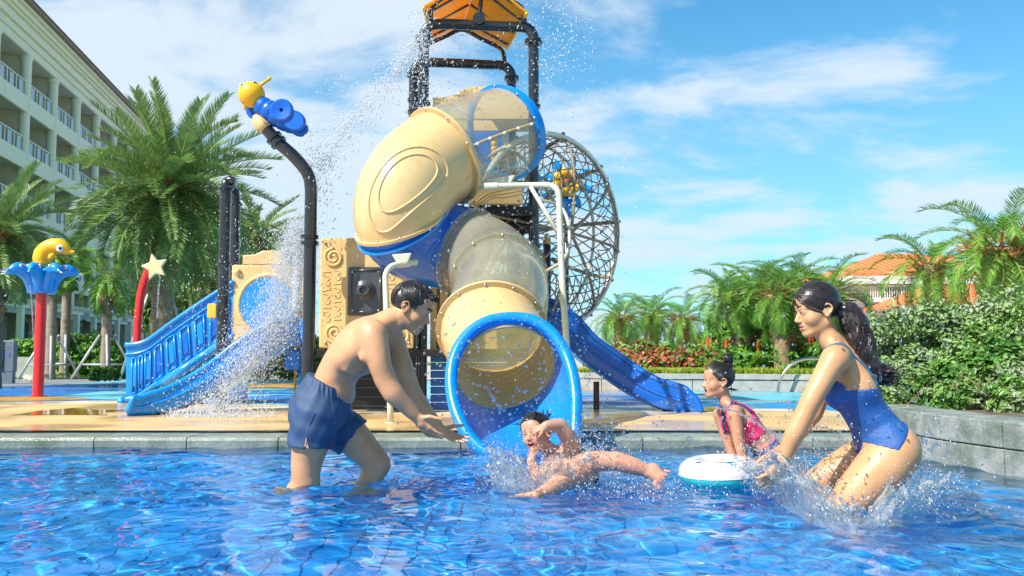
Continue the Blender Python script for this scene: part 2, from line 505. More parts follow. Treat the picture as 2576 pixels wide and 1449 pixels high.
# wet strip just behind the coping
sheet('wet_strip', [(-5.2, yb + .001), (2.5, yb + .001), (2.5, 6.72)] + curve2([(2.4, 6.68), (1.2, 6.66), (.4, 6.72), (-.5, 6.64), (-1.5, 6.66), (-2.6, 6.62), (-3.6, 6.66), (-5.2, 6.62)]), PZ + .012, m_wet)
sand = [(-5.2, yb + .01)] + [(2.5, yb + .01)] + [(2.5, 6.8)] + curve2(GG((2215, 1050), (2130, 1044), (2000, 1038), (1800, 1040), (1600, 1046), (1450, 1032), (1250, 1040), (1050, 1044), (860, 1036), (700, 1030), (560, 1024), (330, 1016), (100, 1018), (-300, 1019)))
sheet('sand_sheet', sand, PZ + .008, m_sand)
cr_ = curve2(GG((2235, 1042), (2130, 1038), (2050, 1031), (1850, 1029), (1600, 1034), (1450, 1020), (1100, 1026), (860, 1024), (650, 1018), (330, 1008), (100, 1011), (-300, 1013)))
sheet('cream_sheet', [(-5.4, 7)] + [(2.5, 6.85)] + cr_, PZ + .004, m_cream)
# coloured islands on the blue field
for poly, z, m in (
    (((-300, 976), (0, 972), (180, 966), (340, 966), (330, 1008), (100, 1010), (-300, 1012)), .0016, m_blue),
    (((120, 1000), (260, 985), (400, 975), (420, 1000), (300, 1006)), .0028, m_turq),
    (((-200, 1003), (60, 998), (230, 1003), (120, 1008), (-100, 1011)), .0036, m_ochre),
    (((600, 1000), (760, 992), (1000, 996), (1150, 1005), (1120, 1022), (700, 1016)), .0012, m_blue),
    (((580, 968), (720, 964), (760, 974), (600, 978)), .0012, m_ochre),
    (((600, 983), (760, 978), (900, 982), (880, 988), (640, 992)), .0016, m_mid),
    (((1420, 985), (1560, 980), (1750, 992), (1950, 1004), (2100, 1022), (2120, 1040), (1900, 1030), (1700, 1030), (1500, 1022), (1400, 1010)), .0012, m_mid),
    (((1440, 975), (1560, 972), (1620, 980), (1460, 984)), .0016, m_ochre),
    (((1440, 997), (1560, 990), (1700, 1006), (1640, 1026), (1460, 1018)), .002, m_blue),
    (((1700, 995), (1860, 998), (1980, 1008), (1900, 1016), (1760, 1012)), .0022, m_turq)):
    sheet('pad_patch', curve2([*GG(*poly), *GG(poly[0])], 5)[:-1], PZ + z, m)
# amber flat inlays with water standing on them (a leaf shape on the left, stars on the right)
for poly in (((28, 1047), (100, 1036), (185, 1029), (245, 1034), (345, 1033), (262, 1040), (270, 1047), (150, 1046)),
             ((1700, 1035), (1760, 1027), (1830, 1026), (1900, 1030), (1850, 1035), (1760, 1037)),
             ((1990, 1034), (2015, 1026), (2050, 1033), (2020, 1037))):
    sheet('amber_inlay', GG(*poly), PZ + .0115, mat('amber_wet', (.36, .17, .015), .04, (.45, .25, .03), 3))
# ------------------------------------------------------------------ play structure
m_black = mat('black_pipe', (.012, .012, .014), .22, (.02, .02, .022), 6, .08, 30, coat=.5)
m_plast = mat('cream_plastic', (.66, .44, .17), .38, (.72, .50, .22), 2.5, .06, 9, dirt=(5, .58, .78, (.50, .32, .12)))
m_plast2 = mat('cream_smooth_plastic', (.68, .46, .19), .26, (.74, .52, .25), 1.6, .02, 9, coat=.3, sss=.05, dirt=(3.2, .50, .80, (.52, .33, .12)))
m_bluep = mat('blue_plastic', (.0, .22, .72), .28, (.0, .27, .80), 2.0, .04, 12, coat=.3, sss=.04)
m_bluee = mat('deep_and_shaded_blue_plastic', (.0, .10, .50), .3, (.0, .14, .60), 2.0, .04, 12, coat=.3)  # deeper blue; on the right hand slide it paints in the shade
m_roof = mat('roof_yellow', (.85, .42, .012), .4, (.9, .5, .03), 3, transl=.5, dirt=(6, .55, .8, (.5, .25, .02)))
m_yel = mat('yellow_plastic', (.80, .42, .015), .35, (.85, .5, .03), 2.0, .04, 12)
m_clear = glassy('clear_plastic', tint=(.90, .91, .88), rough=.07, ior=1.5, gloss=.13)
m_clearb = glassy('yellowed_clear_plastic', tint=(.90, .88, .72), rough=.06, ior=1.5, gloss=.16)
m_white = mat('cream_white_pipe', (.56, .55, .42), .35, (.62, .6, .48), 5, .05, 30, dirt=(9, .6, .8, (.4, .36, .2)))
m_bolt = mat('steel_bolt', (.5, .5, .48), .3, metal=.9)
m_red = mat('red_paint', (.62, .012, .012), .28, (.7, .02, .02), 3, .03, 20, coat=.3)
m_dark = mat('dark_grille', (.01, .01, .012), .5)
m_charc = mat('charcoal_plastic', (.045, .05, .055), .28, (.07, .075, .08), 5, .06, 20, coat=.3)

tw = thing('play_tower', P(1200, 1030, 9.3), 'black pipe play tower with cream carved panels under a yellow gable roof', 'play tower')
def post(pts, r, name='post', parent=tw, m=None, n=14):
    b = MB(); b.tube(pts, r, n); return b.build(name, m or m_black, parent, smooth=True, sharp=50)
def flange(c, r, h, name='flange', parent=None, axis=None, m=None, bolts=0):
    b = MB(); M = Vector(axis).to_track_quat('Z', 'Y').to_matrix() if axis else None
    b.lathe(c, [(r * .55, -h), (r, -h), (r, -h * .1), (r * .97, 0), (r, .1 * h), (r, h), (r * .55, h)], 20, M)
    for k in range(bolts):
        a = 2 * PI * (k + .5) / bolts
        v = Vector((math.cos(a) * r * .8, math.sin(a) * r * .8, -h * 1.3)); b.ball((M @ v if M else v) + Vector(c), h * .5, 6)
    return b.build(name, m or m_black, parent, smooth=True, sharp=40)
FY, BY = 8.8, 9.8
x1, x2 = P(1063, 600, FY).x, P(1343, 600, FY).x
def pv(u, v, Y): return P(u, v, Y)
zt = P(1200, 62, FY).z
rp = .052
# front frame: two posts and the bent top beam
fr = post([Vector((x1, FY, PZ)), Vector((x1, FY, zt - .12))], rp)
fr2 = post([Vector((x2, FY, PZ)), Vector((x2, FY, zt - .12))], rp)
tb = post(spline([Vector((x1, FY, zt - .16)), Vector((x1, FY, zt - .10)), Vector((x1 + .035, FY, zt - .03)), Vector((x1 + .11, FY, zt)), Vector((x1 + .3, FY, zt + .004)),
     Vector((x2 - .3, FY, zt - .02)), Vector((x2 - .11, FY, zt - .024)), Vector((x2 - .035, FY, zt - .055)), Vector((x2, FY, zt - .125)), Vector((x2, FY, zt - .18))], 5), rp, 'top_beam')
for xx, v in ((x1, 95), (x2, 103)):
    flange((xx, FY, P(1200, v, FY).z), .086, .012, parent=fr if xx == x1 else fr2, bolts=8)
    flange((xx, FY, P(1200, v, FY).z - .028), .086, .010, parent=fr if xx == x1 else fr2)
for v in (268, 620): flange((x2, FY, P(1200, v, FY).z), .068, .016, 'collar', fr2)
for v in (262,): flange((x1, FY, P(1200, v, FY).z), .068, .016, 'collar', fr)
x3, x4 = P(1040, 300, BY).x, P(1287, 300, BY).x
zb = P(1200, 158, BY).z
bk = post([Vector((x3, BY, PZ)), Vector((x3, BY, zb - .12))], rp)
bk2 = post([Vector((x4, BY, PZ)), Vector((x4, BY, zb - .14))], rp)
post(spline([Vector((x3, BY, zb - .16)), Vector((x3, BY, zb - .10)), Vector((x3 + .035, BY, zb - .03)), Vector((x3 + .11, BY, zb)), Vector((x3 + .3, BY, zb)),
     Vector((x4 - .3, BY, zb - .02)), Vector((x4 - .11, BY, zb - .03)), Vector((x4 - .035, BY, zb - .07)), Vector((x4, BY, zb - .14)), Vector((x4, BY, zb - .18))], 5), rp, 'top_beam')
for xx, v, p_ in ((x3, 184, bk), (x4, 195, bk2)):
    flange((xx, BY, P(1200, v, BY).z), .08, .012, parent=p_, bolts=8); flange((xx, BY, P(1200, v, BY).z - .028), .08, .01, parent=p_)
flange((x3, BY, P(1200, 252, BY).z), .066, .018, 'collar', bk); flange((x3, BY, P(1200, 282, BY).z), .066, .018, 'collar', bk)
# hexagonal rafters and the roof
rt = .024
RFf, RFb = 8.62, 10.0
post(spline([P(1085, 60, FY), P(1084, 30, 8.75), P(1096, 8, 8.7), P(1128, -14, 8.66), P(1180, -42, 8.64), P(1210, -50, 8.62), P(1240, -30, 8.64), P(1286, 2, 8.66), P(1308, 16, 8.7), P(1318, 36, 8.75), P(1320, 66, FY)], 5), rt, 'rafter')
post(spline([P(1062, 125, RFb), P(1086, 107, RFb), P(1120, 92, RFb), P(1150, 77, RFb), P(1172, 77, RFb), P(1210, 97, RFb), P(1252, 118, RFb), P(1266, 134, BY + .1), P(1270, 166, BY)], 5), rt, 'rafter')
ridgef, ridgeb = P(1205, -62, RFf), P(1162, 66, RFb + .1)
el_f, el_b = P(1066, 20, RFf), P(1086, 100, RFb + .1)
er_f, er_b = P(1325, 34, RFf), P(1276, 124, RFb + .1)
for nm, a, bb in (('roof_panel', el_f, el_b), ('roof_panel', er_f, er_b)):
    b = MB(); nn = (bb - a).cross(ridgef - a).normalized(); nn = nn if nn.z > 0 else -nn
    b.prism([a, bb, ridgeb, ridgef], nn * .022)
    b.build(nm, m_roof, tw, bevel=.004)
    for t in (.16, .5, .84):
        p, q = a.lerp(bb, t), ridgef.lerp(ridgeb, t)
        b = MB(); b.bar(p.lerp(q, .03) - nn * .014, p.lerp(q, .96) - nn * .014, .035, .02, nn)
        b.build('batten', m_charc, tw)
    # rolled rim along the eave
    b = MB(); b.tube([a, bb], .016, 8); b.build('eave_edge', m_yel, tw, smooth=True)
hub = P(1205, 50, FY - .06)
b = MB(); b.lathe(hub, [(.02, -.05), (.058, -.05), (.06, -.03), (.035, -.02), (.035, .03), (.06, .05)], 18, Matrix.Rotation(R(90), 3, 'X'))
b.tube([hub, P(1208, 20, FY - .05), P(1212, -20, FY - .05)], .022, 10)
b.build('pivot_hub', m_black, tw, smooth=True, sharp=40)

# decks
zd = P(1200, 522, FY).z
def deck(xa, xb, ya, yb_, z, t=.09, name='deck'):
    b = MB(); b.box(((xa + xb) / 2, (ya + yb_) / 2, z - t / 2), (xb - xa, yb_ - ya, t)); return b.build(name, m_dark, tw, bevel=.006)
deck(x1 - .02, x2 + .02, FY - .06, BY + .05, zd)
b = MB(); b.box(((x1 + x2) / 2 + .2, FY + .15, zd - .16), (.62, .10, .14)); b.box((x2 - .14, FY + .3, zd - .45), (.10, .10, .5)); b.build('deck_beam', m_dark, tw, bevel=.005)
xl = P(795, 880, 8.55).x
zl = P(900, 878, 8.55).z
deck(xl, x2, FY - .22, BY + .3, zl, .07)

def panel(name, u0, v0, u1, v1, Y, th=.05, m=None, parent=tw, bev=.012):
    a, c = P(u0, v0, Y), P(u1, v1, Y)
    b = MB(); b.box(((a.x + c.x) / 2, Y + th / 2, (a.z + c.z) / 2), (abs(c.x - a.x), th, abs(c.z - a.z)))
    o = b.build(name, m or m_plast, parent); bv = o.modifiers.new('b', 'BEVEL'); bv.width = bev; bv.segments = 3
    return o
# cream panel low down on the top deck, curved crest behind the slide, hatch wall
pn = panel('panel', 1178, 456, 1316, 514, FY - .12, .05)
for u, v in ((1304, 503), (1190, 505)):
    b = MB(); b.ball(P(u, v, FY - .122), .014, 8); b.build('bolt', m_bolt, pn, smooth=True)
for r_ in (0, 1, 2):       # moulded curves on the panel face
    b = MB(); b.tube(spline([P(1196 + r_ * 10, 510, FY - .12), P(1225 + r_ * 9, 488 + r_ * 3, FY - .122), P(1262, 478 + r_ * 9, FY - .122), P(1312, 470 + r_ * 9, FY - .12)], 6), .006, 6)
    b.build('moulding', m_plast, pn, smooth=True)
pr = [P(*q, FY + .02) for q in ((1088, 245), (1128, 243), (1150, 236), (1170, 222), (1200, 217), (1260, 217), (1300, 235), (1330, 270), (1334, 300), (1088, 300))]
b = MB(); b.prism(pr, (0, .05, 0)); b.build('crest_panel', m_plast, tw, bevel=.006)
panel('panel', 1088, 300, 1150, 516, FY + .02, .05)
# what shows through the clear tube: inner face of the far side, posts and a corn coloured roller
panel('back_panel', 1150, 330, 1280, 512, BY - .1, .04, m_bluee)
panel('side_panel', 1150, 300, 1335, 330, BY - .1, .04, m_plast)
b = MB(); a = P(1243, 500, BY - .5); 
for k in range(9):
    b.lathe(a + Vector((0, 0, .16 + k * .055)), [(.026, 0), (.036, .008), (.038, .027), (.036, .046), (.026, .055)], 12)
b.build('spray_nozzle', m_yel, tw, smooth=True)
b = MB(); b.lathe(a, [(.036, -.12), (.036, .16)], 12); b.build('nozzle_base', mat('green_plastic', (.03, .32, .05), .4), tw, smooth=True)
panel('side_panel', 1262, 330, 1280, 512, BY - .4, .03, mat('pale_panel', (.6, .6, .58), .5))

# carved front panel with scrolls and the charcoal push plate
PY = 8.5
cpn = panel('carved_panel', 806, 598, 1040, 876, PY, .06, bev=.02)
def relief(name, pts, r, m=None, Y=PY, parent=cpn, n=7):
    b = MB(); b.tube(spline([P(u, v, Y - .002) for u, v in pts], 4), r, n); return b.build(name, m or m_plast, parent, smooth=True)
def spiral(cu, cv, r0, sgn=1, turns=2.1, a0=0, r=.017):
    pts = []
    for k in range(15):
        t = k / 14; rr_ = r0 * (1 - .86 * t); a = a0 + sgn * turns * 2 * PI * t
        pts.append((cu + rr_ * math.cos(a), cv - rr_ * math.sin(a)))
    return relief('scroll', pts, r, n=9)
spiral(840, 648, 25, 1, a0=PI * .5)
spiral(843, 838, 25, -1, a0=-PI * .5)
spiral(1004, 842, 25, 1, a0=-PI * .5)
spiral(1005, 648, 25, -1, a0=PI * .5)
relief('frame_moulding', [(868, 615), (900, 613), (940, 613), (975, 615)], .014)
relief('frame_moulding', [(868, 860), (900, 862), (940, 862), (975, 860)], .012)
rg = random.Random(8)
for col, us in (('l', (822, 848)), ('r', (984, 1012))):       # glyph-like strokes in rows
    for row, v in enumerate(range(684, 812, 15)):
        for u in us:
            if u > 1000 and v > 700 and v < 720: continue
            k = (row + (u > 830)) % 3
            du = rg.uniform(-2, 2)
            if k == 0: relief('stroke', [(u - 9, v + 2 + du), (u, v), (u + 10, v)], .0045)
            elif k == 1: relief('stroke', [(u - 9, v - 5), (u + 1, v - 3), (u + 7, v + 2), (u, v + 8)], .0045)
            else: relief('stroke', [(u - 7, v - 4), (u - 1, v + 5), (u + 6, v + 3), (u + 8, v - 5)], .0045)
for u, v in ((818, 862), (1028, 862), (818, 612), (1028, 612)):
    b = MB(); b.ball(P(u, v, PY - .003), .016, 8); b.build('bolt', m_bolt, cpn, smooth=True)
pl = panel('push_plate', 875, 671, 965, 794, PY - .03, .03, m_charc, cpn, bev=.022)
b = MB(); a, c = P(884, 680, PY - .032), P(956, 785, PY - .032)
for p, q in (((a.x, a.z), (c.x, a.z)), ((c.x, a.z), (c.x, c.z)), ((c.x, c.z), (a.x, c.z)), ((a.x, c.z), (a.x, a.z))):
    b.tube([Vector((p[0], PY - .03, p[1])), Vector((q[0], PY - .03, q[1]))], .011, 8)
b.build('plate_rim', m_charc, tw, smooth=True)
kc = P(918, 731, PY - .03)
b = MB(); MX = Matrix.Rotation(R(90), 3, 'X')
b.lathe(kc, [(.10, 0), (.098, .012), (.085, .02), (.082, .03), (.072, .036), (.068, .05), (.058, .056), (.056, .075), (.052, .085), (.04, .088), (.034, .08), (.03, .06), (.0, .055)], 28, MX)
b.build('knob', m_charc, tw, smooth=True, sharp=35)
for u, v in ((887, 684), (952, 684), (887, 781), (952, 781)):
    b = MB(); b.ball(P(u, v, PY - .036), .012, 8); b.build('plate_bolt', m_bolt, tw, smooth=True)
# second cream panel between posts behind the tube and boards beside it
for u0, u1, v0, v1 in ((1083, 1098, 690, 884), (1099, 1106, 690, 884), (1107, 1125, 690, 884), (1126, 1135, 690, 884)):
    panel('panel', u0 , v0, u1, v1, FY + (.0 if u1 - u0 > 10 else .03), .04, m_plast if u1 - u0 > 10 else mat('olive_gap', (.2, .2, .06), .5), bev=.004)
panel('panel', 1128, 690, 1330, 890, FY + .25, .04, m_plast)
# lower barrel: blue ribbed drum and the black perforated riser
for k in range(7):
    b = MB(); a, c = P(1083, 893 + k * 20, FY + .15), P(1330, 911 + k * 20, FY + .15)
    b.box(((a.x + c.x) / 2, FY + .18, (a.z + c.z) / 2), (c.x - a.x, .07, abs(a.z - c.z))); b.build('slat', m_bluee, tw, bevel=.008)
b = MB(); a, c = P(872, 898, PY + .35), P(1040, 1028, PY + .35)
b.box(((a.x + c.x) / 2, PY + .37, (a.z + c.z) / 2 - .01), (c.x - a.x, .04, a.z - c.z)); b.build('riser_panel', m_dark, tw)
b = MB()
for gx in range(4):
    for gy in range(4):
        for i in range(9):
            for j in range(4):
                b.ball(P(893 + gx * 33 + i * 3.2, 936 + gy * 23 + j * 4.0, PY + .352), (.0036, .002, .0036), 6)
b.build('perforations', mat('hole_light', (.35, .45, .45), .6), tw, kind='stuff')
for gy in range(5):
    b = MB(); b.bar(P(885, 929 + gy * 23, PY + .345), P(1030, 929 + gy * 23, PY + .345), .02, .014); b.build('rail', m_black, tw)
for u in (1035,):
    post([P(u, 884, PY + .1), G(u, 1000) .lerp(G(u, 1000), 1)], .05) if False else None
post([P(1034, 700, 8.62), Vector((P(1034, 700, 8.62).x, 8.62, PZ))], .040)
post([P(1004, 880, 9.2), Vector((P(1004, 880, 9.2).x, 9.2, PZ))], .02, m=m_bluee)
# back left carved panel with the blue porthole, crest
BYp = 10.1
bp = panel('porthole_panel', 583, 666, 770, 866, BYp, .06, bev=.02)
pc = P(676, 768, BYp - .01)
b = MB(); b.tube([pc + Vector((math.cos(a) * .335, 0, math.sin(a) * .335)) for a in [2 * PI * k / 32 for k in range(32)]], .032, 8, closed=True)
b.build('porthole_rim', m_plast, bp, smooth=True)
b = MB(); b.lathe(pc, [(.0, -.03), (.30, -.03), (.32, .0), (.30, .03), (.0, .05)], 32, MX); b.build('porthole_disc', m_bluep, bp, smooth=True, sharp=40)
b = MB(); b.prism([P(u, v, BYp) for u, v in ((610, 666), (610, 642), (640, 640), (662, 630), (690, 630), (715, 640), (722, 666))], (0, .05, 0))
b.build('crest', m_plast, bp, bevel=.012)
for u, v in ((597, 684), (597, 852)):
    b = MB(); b.ball(P(u, v, BYp - .01), .04, 12); b.build('boss', m_plast, bp, smooth=True)

# twin pipe arch carrying the spray beam on the left of the tower
ar = thing('pipe_arch', Vector((P(566, 900, 9.0).x, 9.0, PZ)), 'black double pipe arch beside the stair rail, running back to a second post', 'pipe arch')
xa, xb = P(565, 600, 9.0).x, P(591, 600, 10.4).x
za, zb2 = P(565, 452, 9.0).z, P(591, 480, 10.4).z
post([Vector((xa, 9.0, PZ)), Vector((xa, 9.0, za - .12))], .056, 'post', ar)
post([Vector((xb, 10.4, PZ)), Vector((xb, 10.4, zb2 - .12))], .056, 'post', ar)
post(spline([Vector((xa, 9.0, za - .14)), Vector((xa, 9.0, za - .06)), Vector((xa + .01, 9.03, za - .01)), Vector((xa + .03, 9.12, za)), Vector((xb - .03, 10.25, zb2)), Vector((xb, 10.37, zb2 - .03)), Vector((xb, 10.4, zb2 - .14))], 5), .05, 'beam', ar)
flange((xa, 9.0, P(565, 476, 9.0).z), .075, .014, parent=ar); flange((xa, 9.0, P(565, 664, 9.0).z), .068, .016, 'collar', ar)
flange((xb, 10.4, P(591, 514, 10.4).z), .075, .014, parent=ar)
b = MB(); a, c = P(541, 764, 8.95), P(526, 800, 8.95); b.box(((a.x + c.x) / 2, 8.95, (a.z + c.z) / 2), (a.x - c.x + .03, .03, a.z - c.z)); b.build('bracket', m_yel, ar, bevel=.006)

# ------------------------------------------------------------------ spiral tube slide
ts = thing('tube_slide', P(1285, 1075, 6.6), 'spiral tube slide of cream, blue and clear sections ending over the pool', 'tube slide')
CL = [(1310, 318, 8.75), (1266, 335, 8.55), (1195, 358, 8.32), (1118, 390, 8.12), (1054, 436, 7.95), (1016, 498, 7.84), (1010, 562, 7.86), (1052, 602, 8.02), (1106, 616, 8.12), (1160, 630, 8.10), (1222, 660, 7.92), (1258, 707, 7.58), (1256, 767, 7.20), (1238, 830, 6.9), (1258, 880, 6.68), (1272, 927, 6.5)]
cl = spline([P(*q) for q in CL], 12)
nc = len(cl)
T = [(cl[min(i + 1, nc - 1)] - cl[max(i - 1, 0)]).normalized() for i in range(nc)]
Sv = []; s_ = T[0].cross(Vector((0, 0, 1))).normalized()
for i in range(nc):
    s_ = (s_ - T[i] * s_.dot(T[i])).normalized(); Sv.append(s_.copy())
def rad(i):
    return lerp(lerp(.43, .385, min(1, max(0, (i - 40) / 20))), .365, min(1, max(0, (i - 150) / 30)))
def surf(i, a, r=None, off=0.0):
    i = max(0.0, min(nc - 1.001, i)); k = int(i); t = i - k
    c = cl[k].lerp(cl[k + 1], t); s1 = Sv[k].lerp(Sv[k + 1], t).normalized(); q = T[k].lerp(T[k + 1], t).normalized().cross(s1)
    return c + (s1 * math.cos(a) + q * math.sin(a)) * ((r or rad(i)) + off)
def section(name, i0, i1, m, rfn=None, th=.012, n=48, parent=ts, a0=0, a1=2 * PI):
    b = MB(); cnt = int(i1 - i0) + 1; full = abs(a1 - a0 - 2 * PI) < 1e-4
    na = n if full else n + 1
    V = []; F = []
    for side in (0, 1):
        for ii in range(cnt):
            i = i0 + (i1 - i0) * ii / (cnt - 1)
            for k in range(na):
                V.append(surf(i, a0 + (a1 - a0) * k / n, (rfn(i) if rfn else None), -th * side))
    tot = cnt * na
    for ii in range(cnt - 1):
        for k in range(n):
            k2 = (k + 1) % na if full else k + 1
            A = (ii * na + k, (ii + 1) * na + k, (ii + 1) * na + k2, ii * na + k2)
            F.append(A); F.append(tuple(x + tot for x in A[::-1]))
    for ii in (0, cnt - 1):
        for k in range(n):
            k2 = (k + 1) % na if full else k + 1
            F.append((ii * na + k, ii * na + k2, ii * na + k2 + tot, ii * na + k + tot))
    b.add(V, F); return b.build(name, m, parent, smooth=True, sharp=50)
def ring(i, m, off=.035, w_=1.6, name='flange', bolts=0, parent=ts, n=48):
    b = MB(); V = []; F = []
    prof = [(-w_, -.004), (-w_, off), (w_, off), (w_, -.004)]
    for di, o in prof:
        for k in range(n): V.append(surf(i, 2 * PI * k / n, None, o) + T[int(min(nc - 1, max(0, i)))] * di * .008)
    for p_ in range(4):
        for k in range(n):
            F.append((p_ * n + k, ((p_ + 1) % 4) * n + k, ((p_ + 1) % 4) * n + (k + 1) % n, p_ * n + (k + 1) % n))
    b.add(V, F); o = b.build(name, m, parent, smooth=True, sharp=40)
    for k in range(bolts):
        b = MB(); b.ball(surf(i, 2 * PI * (k + .3) / bolts, None, off * .55) + T[int(i)] * w_ * .008, .013, 8)
        b.ball(surf(i, 2 * PI * (k + .3) / bolts, None, off * .55) - T[int(i)] * w_ * .008, .013, 8)
        b.build('bolt', m_bolt, o, smooth=True)
    return o
def erad(i): return .425 - .03 * (i - 37) / 35 + .012 * math.sin(PI * (i - 37) / 35)
j1, j2, j3, j4, j5 = 12, 37, 72, 111, 156
section('entry_ring', 9, j1, m_bluep, lambda i: .44)
section('clear_section', j1, j2, m_clear)
section('elbow', j2, j3, m_plast2, erad)
section('blue_section', j3, j4, m_bluee)
section('clear_elbow', j4, j5, m_clearb)
section('cream_section', j5, nc - 1, m_plast2, lambda i: .385 - .02 * (i - j5) / (nc - 1 - j5) + .006 * (((i - j5) / 3.2) % 1), n=64)
ring(j1, m_bluep, .03, 1.0, bolts=10); ring(j2, m_plast2, .036, 2.0, bolts=10); ring(j3, m_plast2, .036, 1.6, bolts=12)
ring(j3 + 1.2, m_bluep, .042, 1.0); ring(j4, m_clear, .03, 1.2, bolts=8); ring(131, m_clearb, .03, 1.2, bolts=10); ring(j5, m_plast2, .045, 1.6, bolts=12)
# bolted seam along the clear tube
def seam(i0, i1, a, m, name='seam', w_=.022):
    b = MB()
    for o in (-.03, .03):
        pass
    pts = [surf(lerp(i0, i1, k / 14), a, None, .014) for k in range(15)]
    b.tube(pts, .013, 6); o = b.build(name, m, ts, smooth=True)
    for k in (1, 4, 7, 10, 13):
        b = MB(); b.ball(pts[k] + (pts[k] - cl[int(lerp(i0, i1, k / 14))]).normalized() * .018, .016, 8); b.build('bolt', mat('white_cap', (.8, .8, .8), .3), o, smooth=True)
def facing(i):
    """angle of the tube surface that faces the pool side"""
    best = max(range(72), key=lambda k: (surf(i, 2 * PI * k / 72) - cl[int(i)]).normalized().dot((Vector((0, 0, CAMZ)) - cl[int(i)]).normalized()))
    return 2 * PI * best / 72
am = facing(24)
up_a = max(range(72), key=lambda k: surf(24, 2 * PI * k / 72).z) * 2 * PI / 72
seam(j1 + 1, j2 - 1, am, mat('tan_seam', (.45, .32, .14), .4, (.55, .42, .2), 20))
# raised oval mouldings on the elbow
ae = facing(60)
for sc, rr_ in ((1.0, .012), (.70, .011)):
    pts = []
    for k in range(40):
        t = 2 * PI * k / 40
        ii_ = 59 + 11.5 * sc * math.cos(t); pts.append(surf(ii_, ae + .10 + .62 * sc * math.sin(t) + .03 * (ii_ - 59), erad(ii_), .0))
    b = MB(); b.tube(pts, rr_, 8, closed=True); b.build('moulding', m_plast2, ts, smooth=True)
for sc in (1.0, .6):
    ab = facing(88)
    pts = [surf(86 + 8 * sc * math.cos(2 * PI * k / 32), ab + .1 + .35 * sc * math.sin(2 * PI * k / 32)) for k in range(32)]
    b = MB(); b.tube(pts, .008, 6, closed=True); b.build('moulding', m_bluee, ts, smooth=True)
# mouth: blue flare from the cream tube to the thick rolled rim, open to the pool
ie = nc - 1
rimpts = [(1285, 800, 6.30), (1225, 810, 6.28), (1176, 843, 6.24), (1145, 895, 6.17), (1135, 950, 6.10), (1141, 1010, 6.02), (1160, 1065, 5.93), (1192, 1112, 5.86), (1240, 1146, 5.80), (1310, 1158, 5.77), (1380, 1156, 5.79), (1425, 1138, 5.84), (1444, 1100, 5.90), (1448, 1045, 5.97), (1447, 990, 6.05), (1438, 935, 6.12), (1420, 885, 6.19), (1388, 838, 6.25), (1342, 808, 6.29)]
rim = spline([P(*q) for q in rimpts], 5, closed=True)
b = MB(); b.tube(rim, .043, 14, closed=True); b.build('mouth_rim', m_bluep, ts, smooth=True)
def ang_of(p, c):
    d = p - c; return math.atan2(d.z, d.x)
ec = cl[ie]; nr = len(rim)
inner = []
for p in rim:
    a = ang_of(p, ec); q = max(range(180), key=lambda k: math.cos(ang_of(surf(ie, 2 * PI * k / 180), ec) - a)); inner.append(surf(ie, 2 * PI * q / 180, .358))
b = MB(); V = []; F = []
st = 8
for side in (0, 1):
    for k in range(st + 1):
        t = k / st
        for i in range(nr):
            p = inner[i].lerp(rim[i], t)
            p = p + (p - (ec.lerp(sum(rim, Vector()) / nr, t))).normalized() * (.018 * math.sin(PI * t) + side * .012)
            V.append(p)
tot = (st + 1) * nr
for k in range(st):
    for i in range(nr):
        i2 = (i + 1) % nr; A = (k * nr + i, (k + 1) * nr + i, (k + 1) * nr + i2, k * nr + i2); F.append(A); F.append(tuple(x + tot for x in A[::-1]))
b.add(V, F); b.build('mouth_flare', m_bluep, ts, smooth=True)
b = MB(); b.tube([surf(ie, 2 * PI * k / 48, .362) for k in range(48)], .012, 8, closed=True); b.build('mouth_joint', m_plast2, ts, smooth=True)
# off-white carrying poles
def wpole(pts, r, clamp=None, base=True):
    b = MB(); b.tube(spline(pts, 6), r, 12); o = b.build('support_pole', m_white, ts, smooth=True)
    if clamp:
        b = MB(); b.tube(clamp, r * 1.35, 12); 
        b.build('clamp', m_white, o, smooth=True, sharp=40)
    if base:
        e = pts[-1]; b = MB(); b.lathe(Vector((e.x, e.y, PZ)), [(r * 2.2, 0), (r * 2.2, .012), (r * 1.2, .016)], 16); b.build('base_plate', m_white, o, smooth=True, sharp=40)
    return o
gl = G(983, 1066)
wpole([P(1048, 660, 7.6), P(1030, 661, 7.55), P(1004, 664, 7.5), P(982, 672, 7.45), P(971, 690, 7.42), P(970, 720, 7.40), P(975, 850, 7.3), Vector((gl.x, gl.y, PZ))], .024, [P(1000, 665, 7.5), P(1030, 661, 7.55)])
xs = P(1425, 862, 7.5)
wpole([P(1226, 470, 7.9), P(1260, 468, 7.9), P(1340, 466, 7.9), P(1380, 466, 7.85), P(1398, 474, 7.82), P(1406, 495, 7.8), P(1408, 560, 7.75), P(1415, 720, 7.6), P(1425, 862, 7.5), Vector((xs.x + .02, 7.42, PZ))], .027, [P(1218, 470, 7.9), P(1252, 469, 7.9)])
b = MB(); b.tube([P(1335, 470, 7.88), P(1412, 600, 7.74)], .018, 10); b.tube(spline([P(1350, 500, 8.6), P(1410, 520, 8.3), P(1432, 580, 8.1), P(1420, 650, 8.0), P(1360, 690, 8.4)], 6), .015, 8)
b.build('brace', m_white, ts, smooth=True)
b = MB(); c1 = P(1255, 440, 8.1); b.prism([P(1218, 452, 8.0), P(1296, 440, 8.0), P(1282, 466, 8.0), P(1236, 468, 8.0)], (0, .05, 0)); b.build('saddle', m_white, ts, bevel=.006)
b = MB(); b.prism([P(985, 640, 7.5), P(1035, 636, 7.5), P(1026, 660, 7.5), P(1000, 664, 7.5)], (0, .05, 0)); b.build('saddle', m_white, ts, bevel=.006)

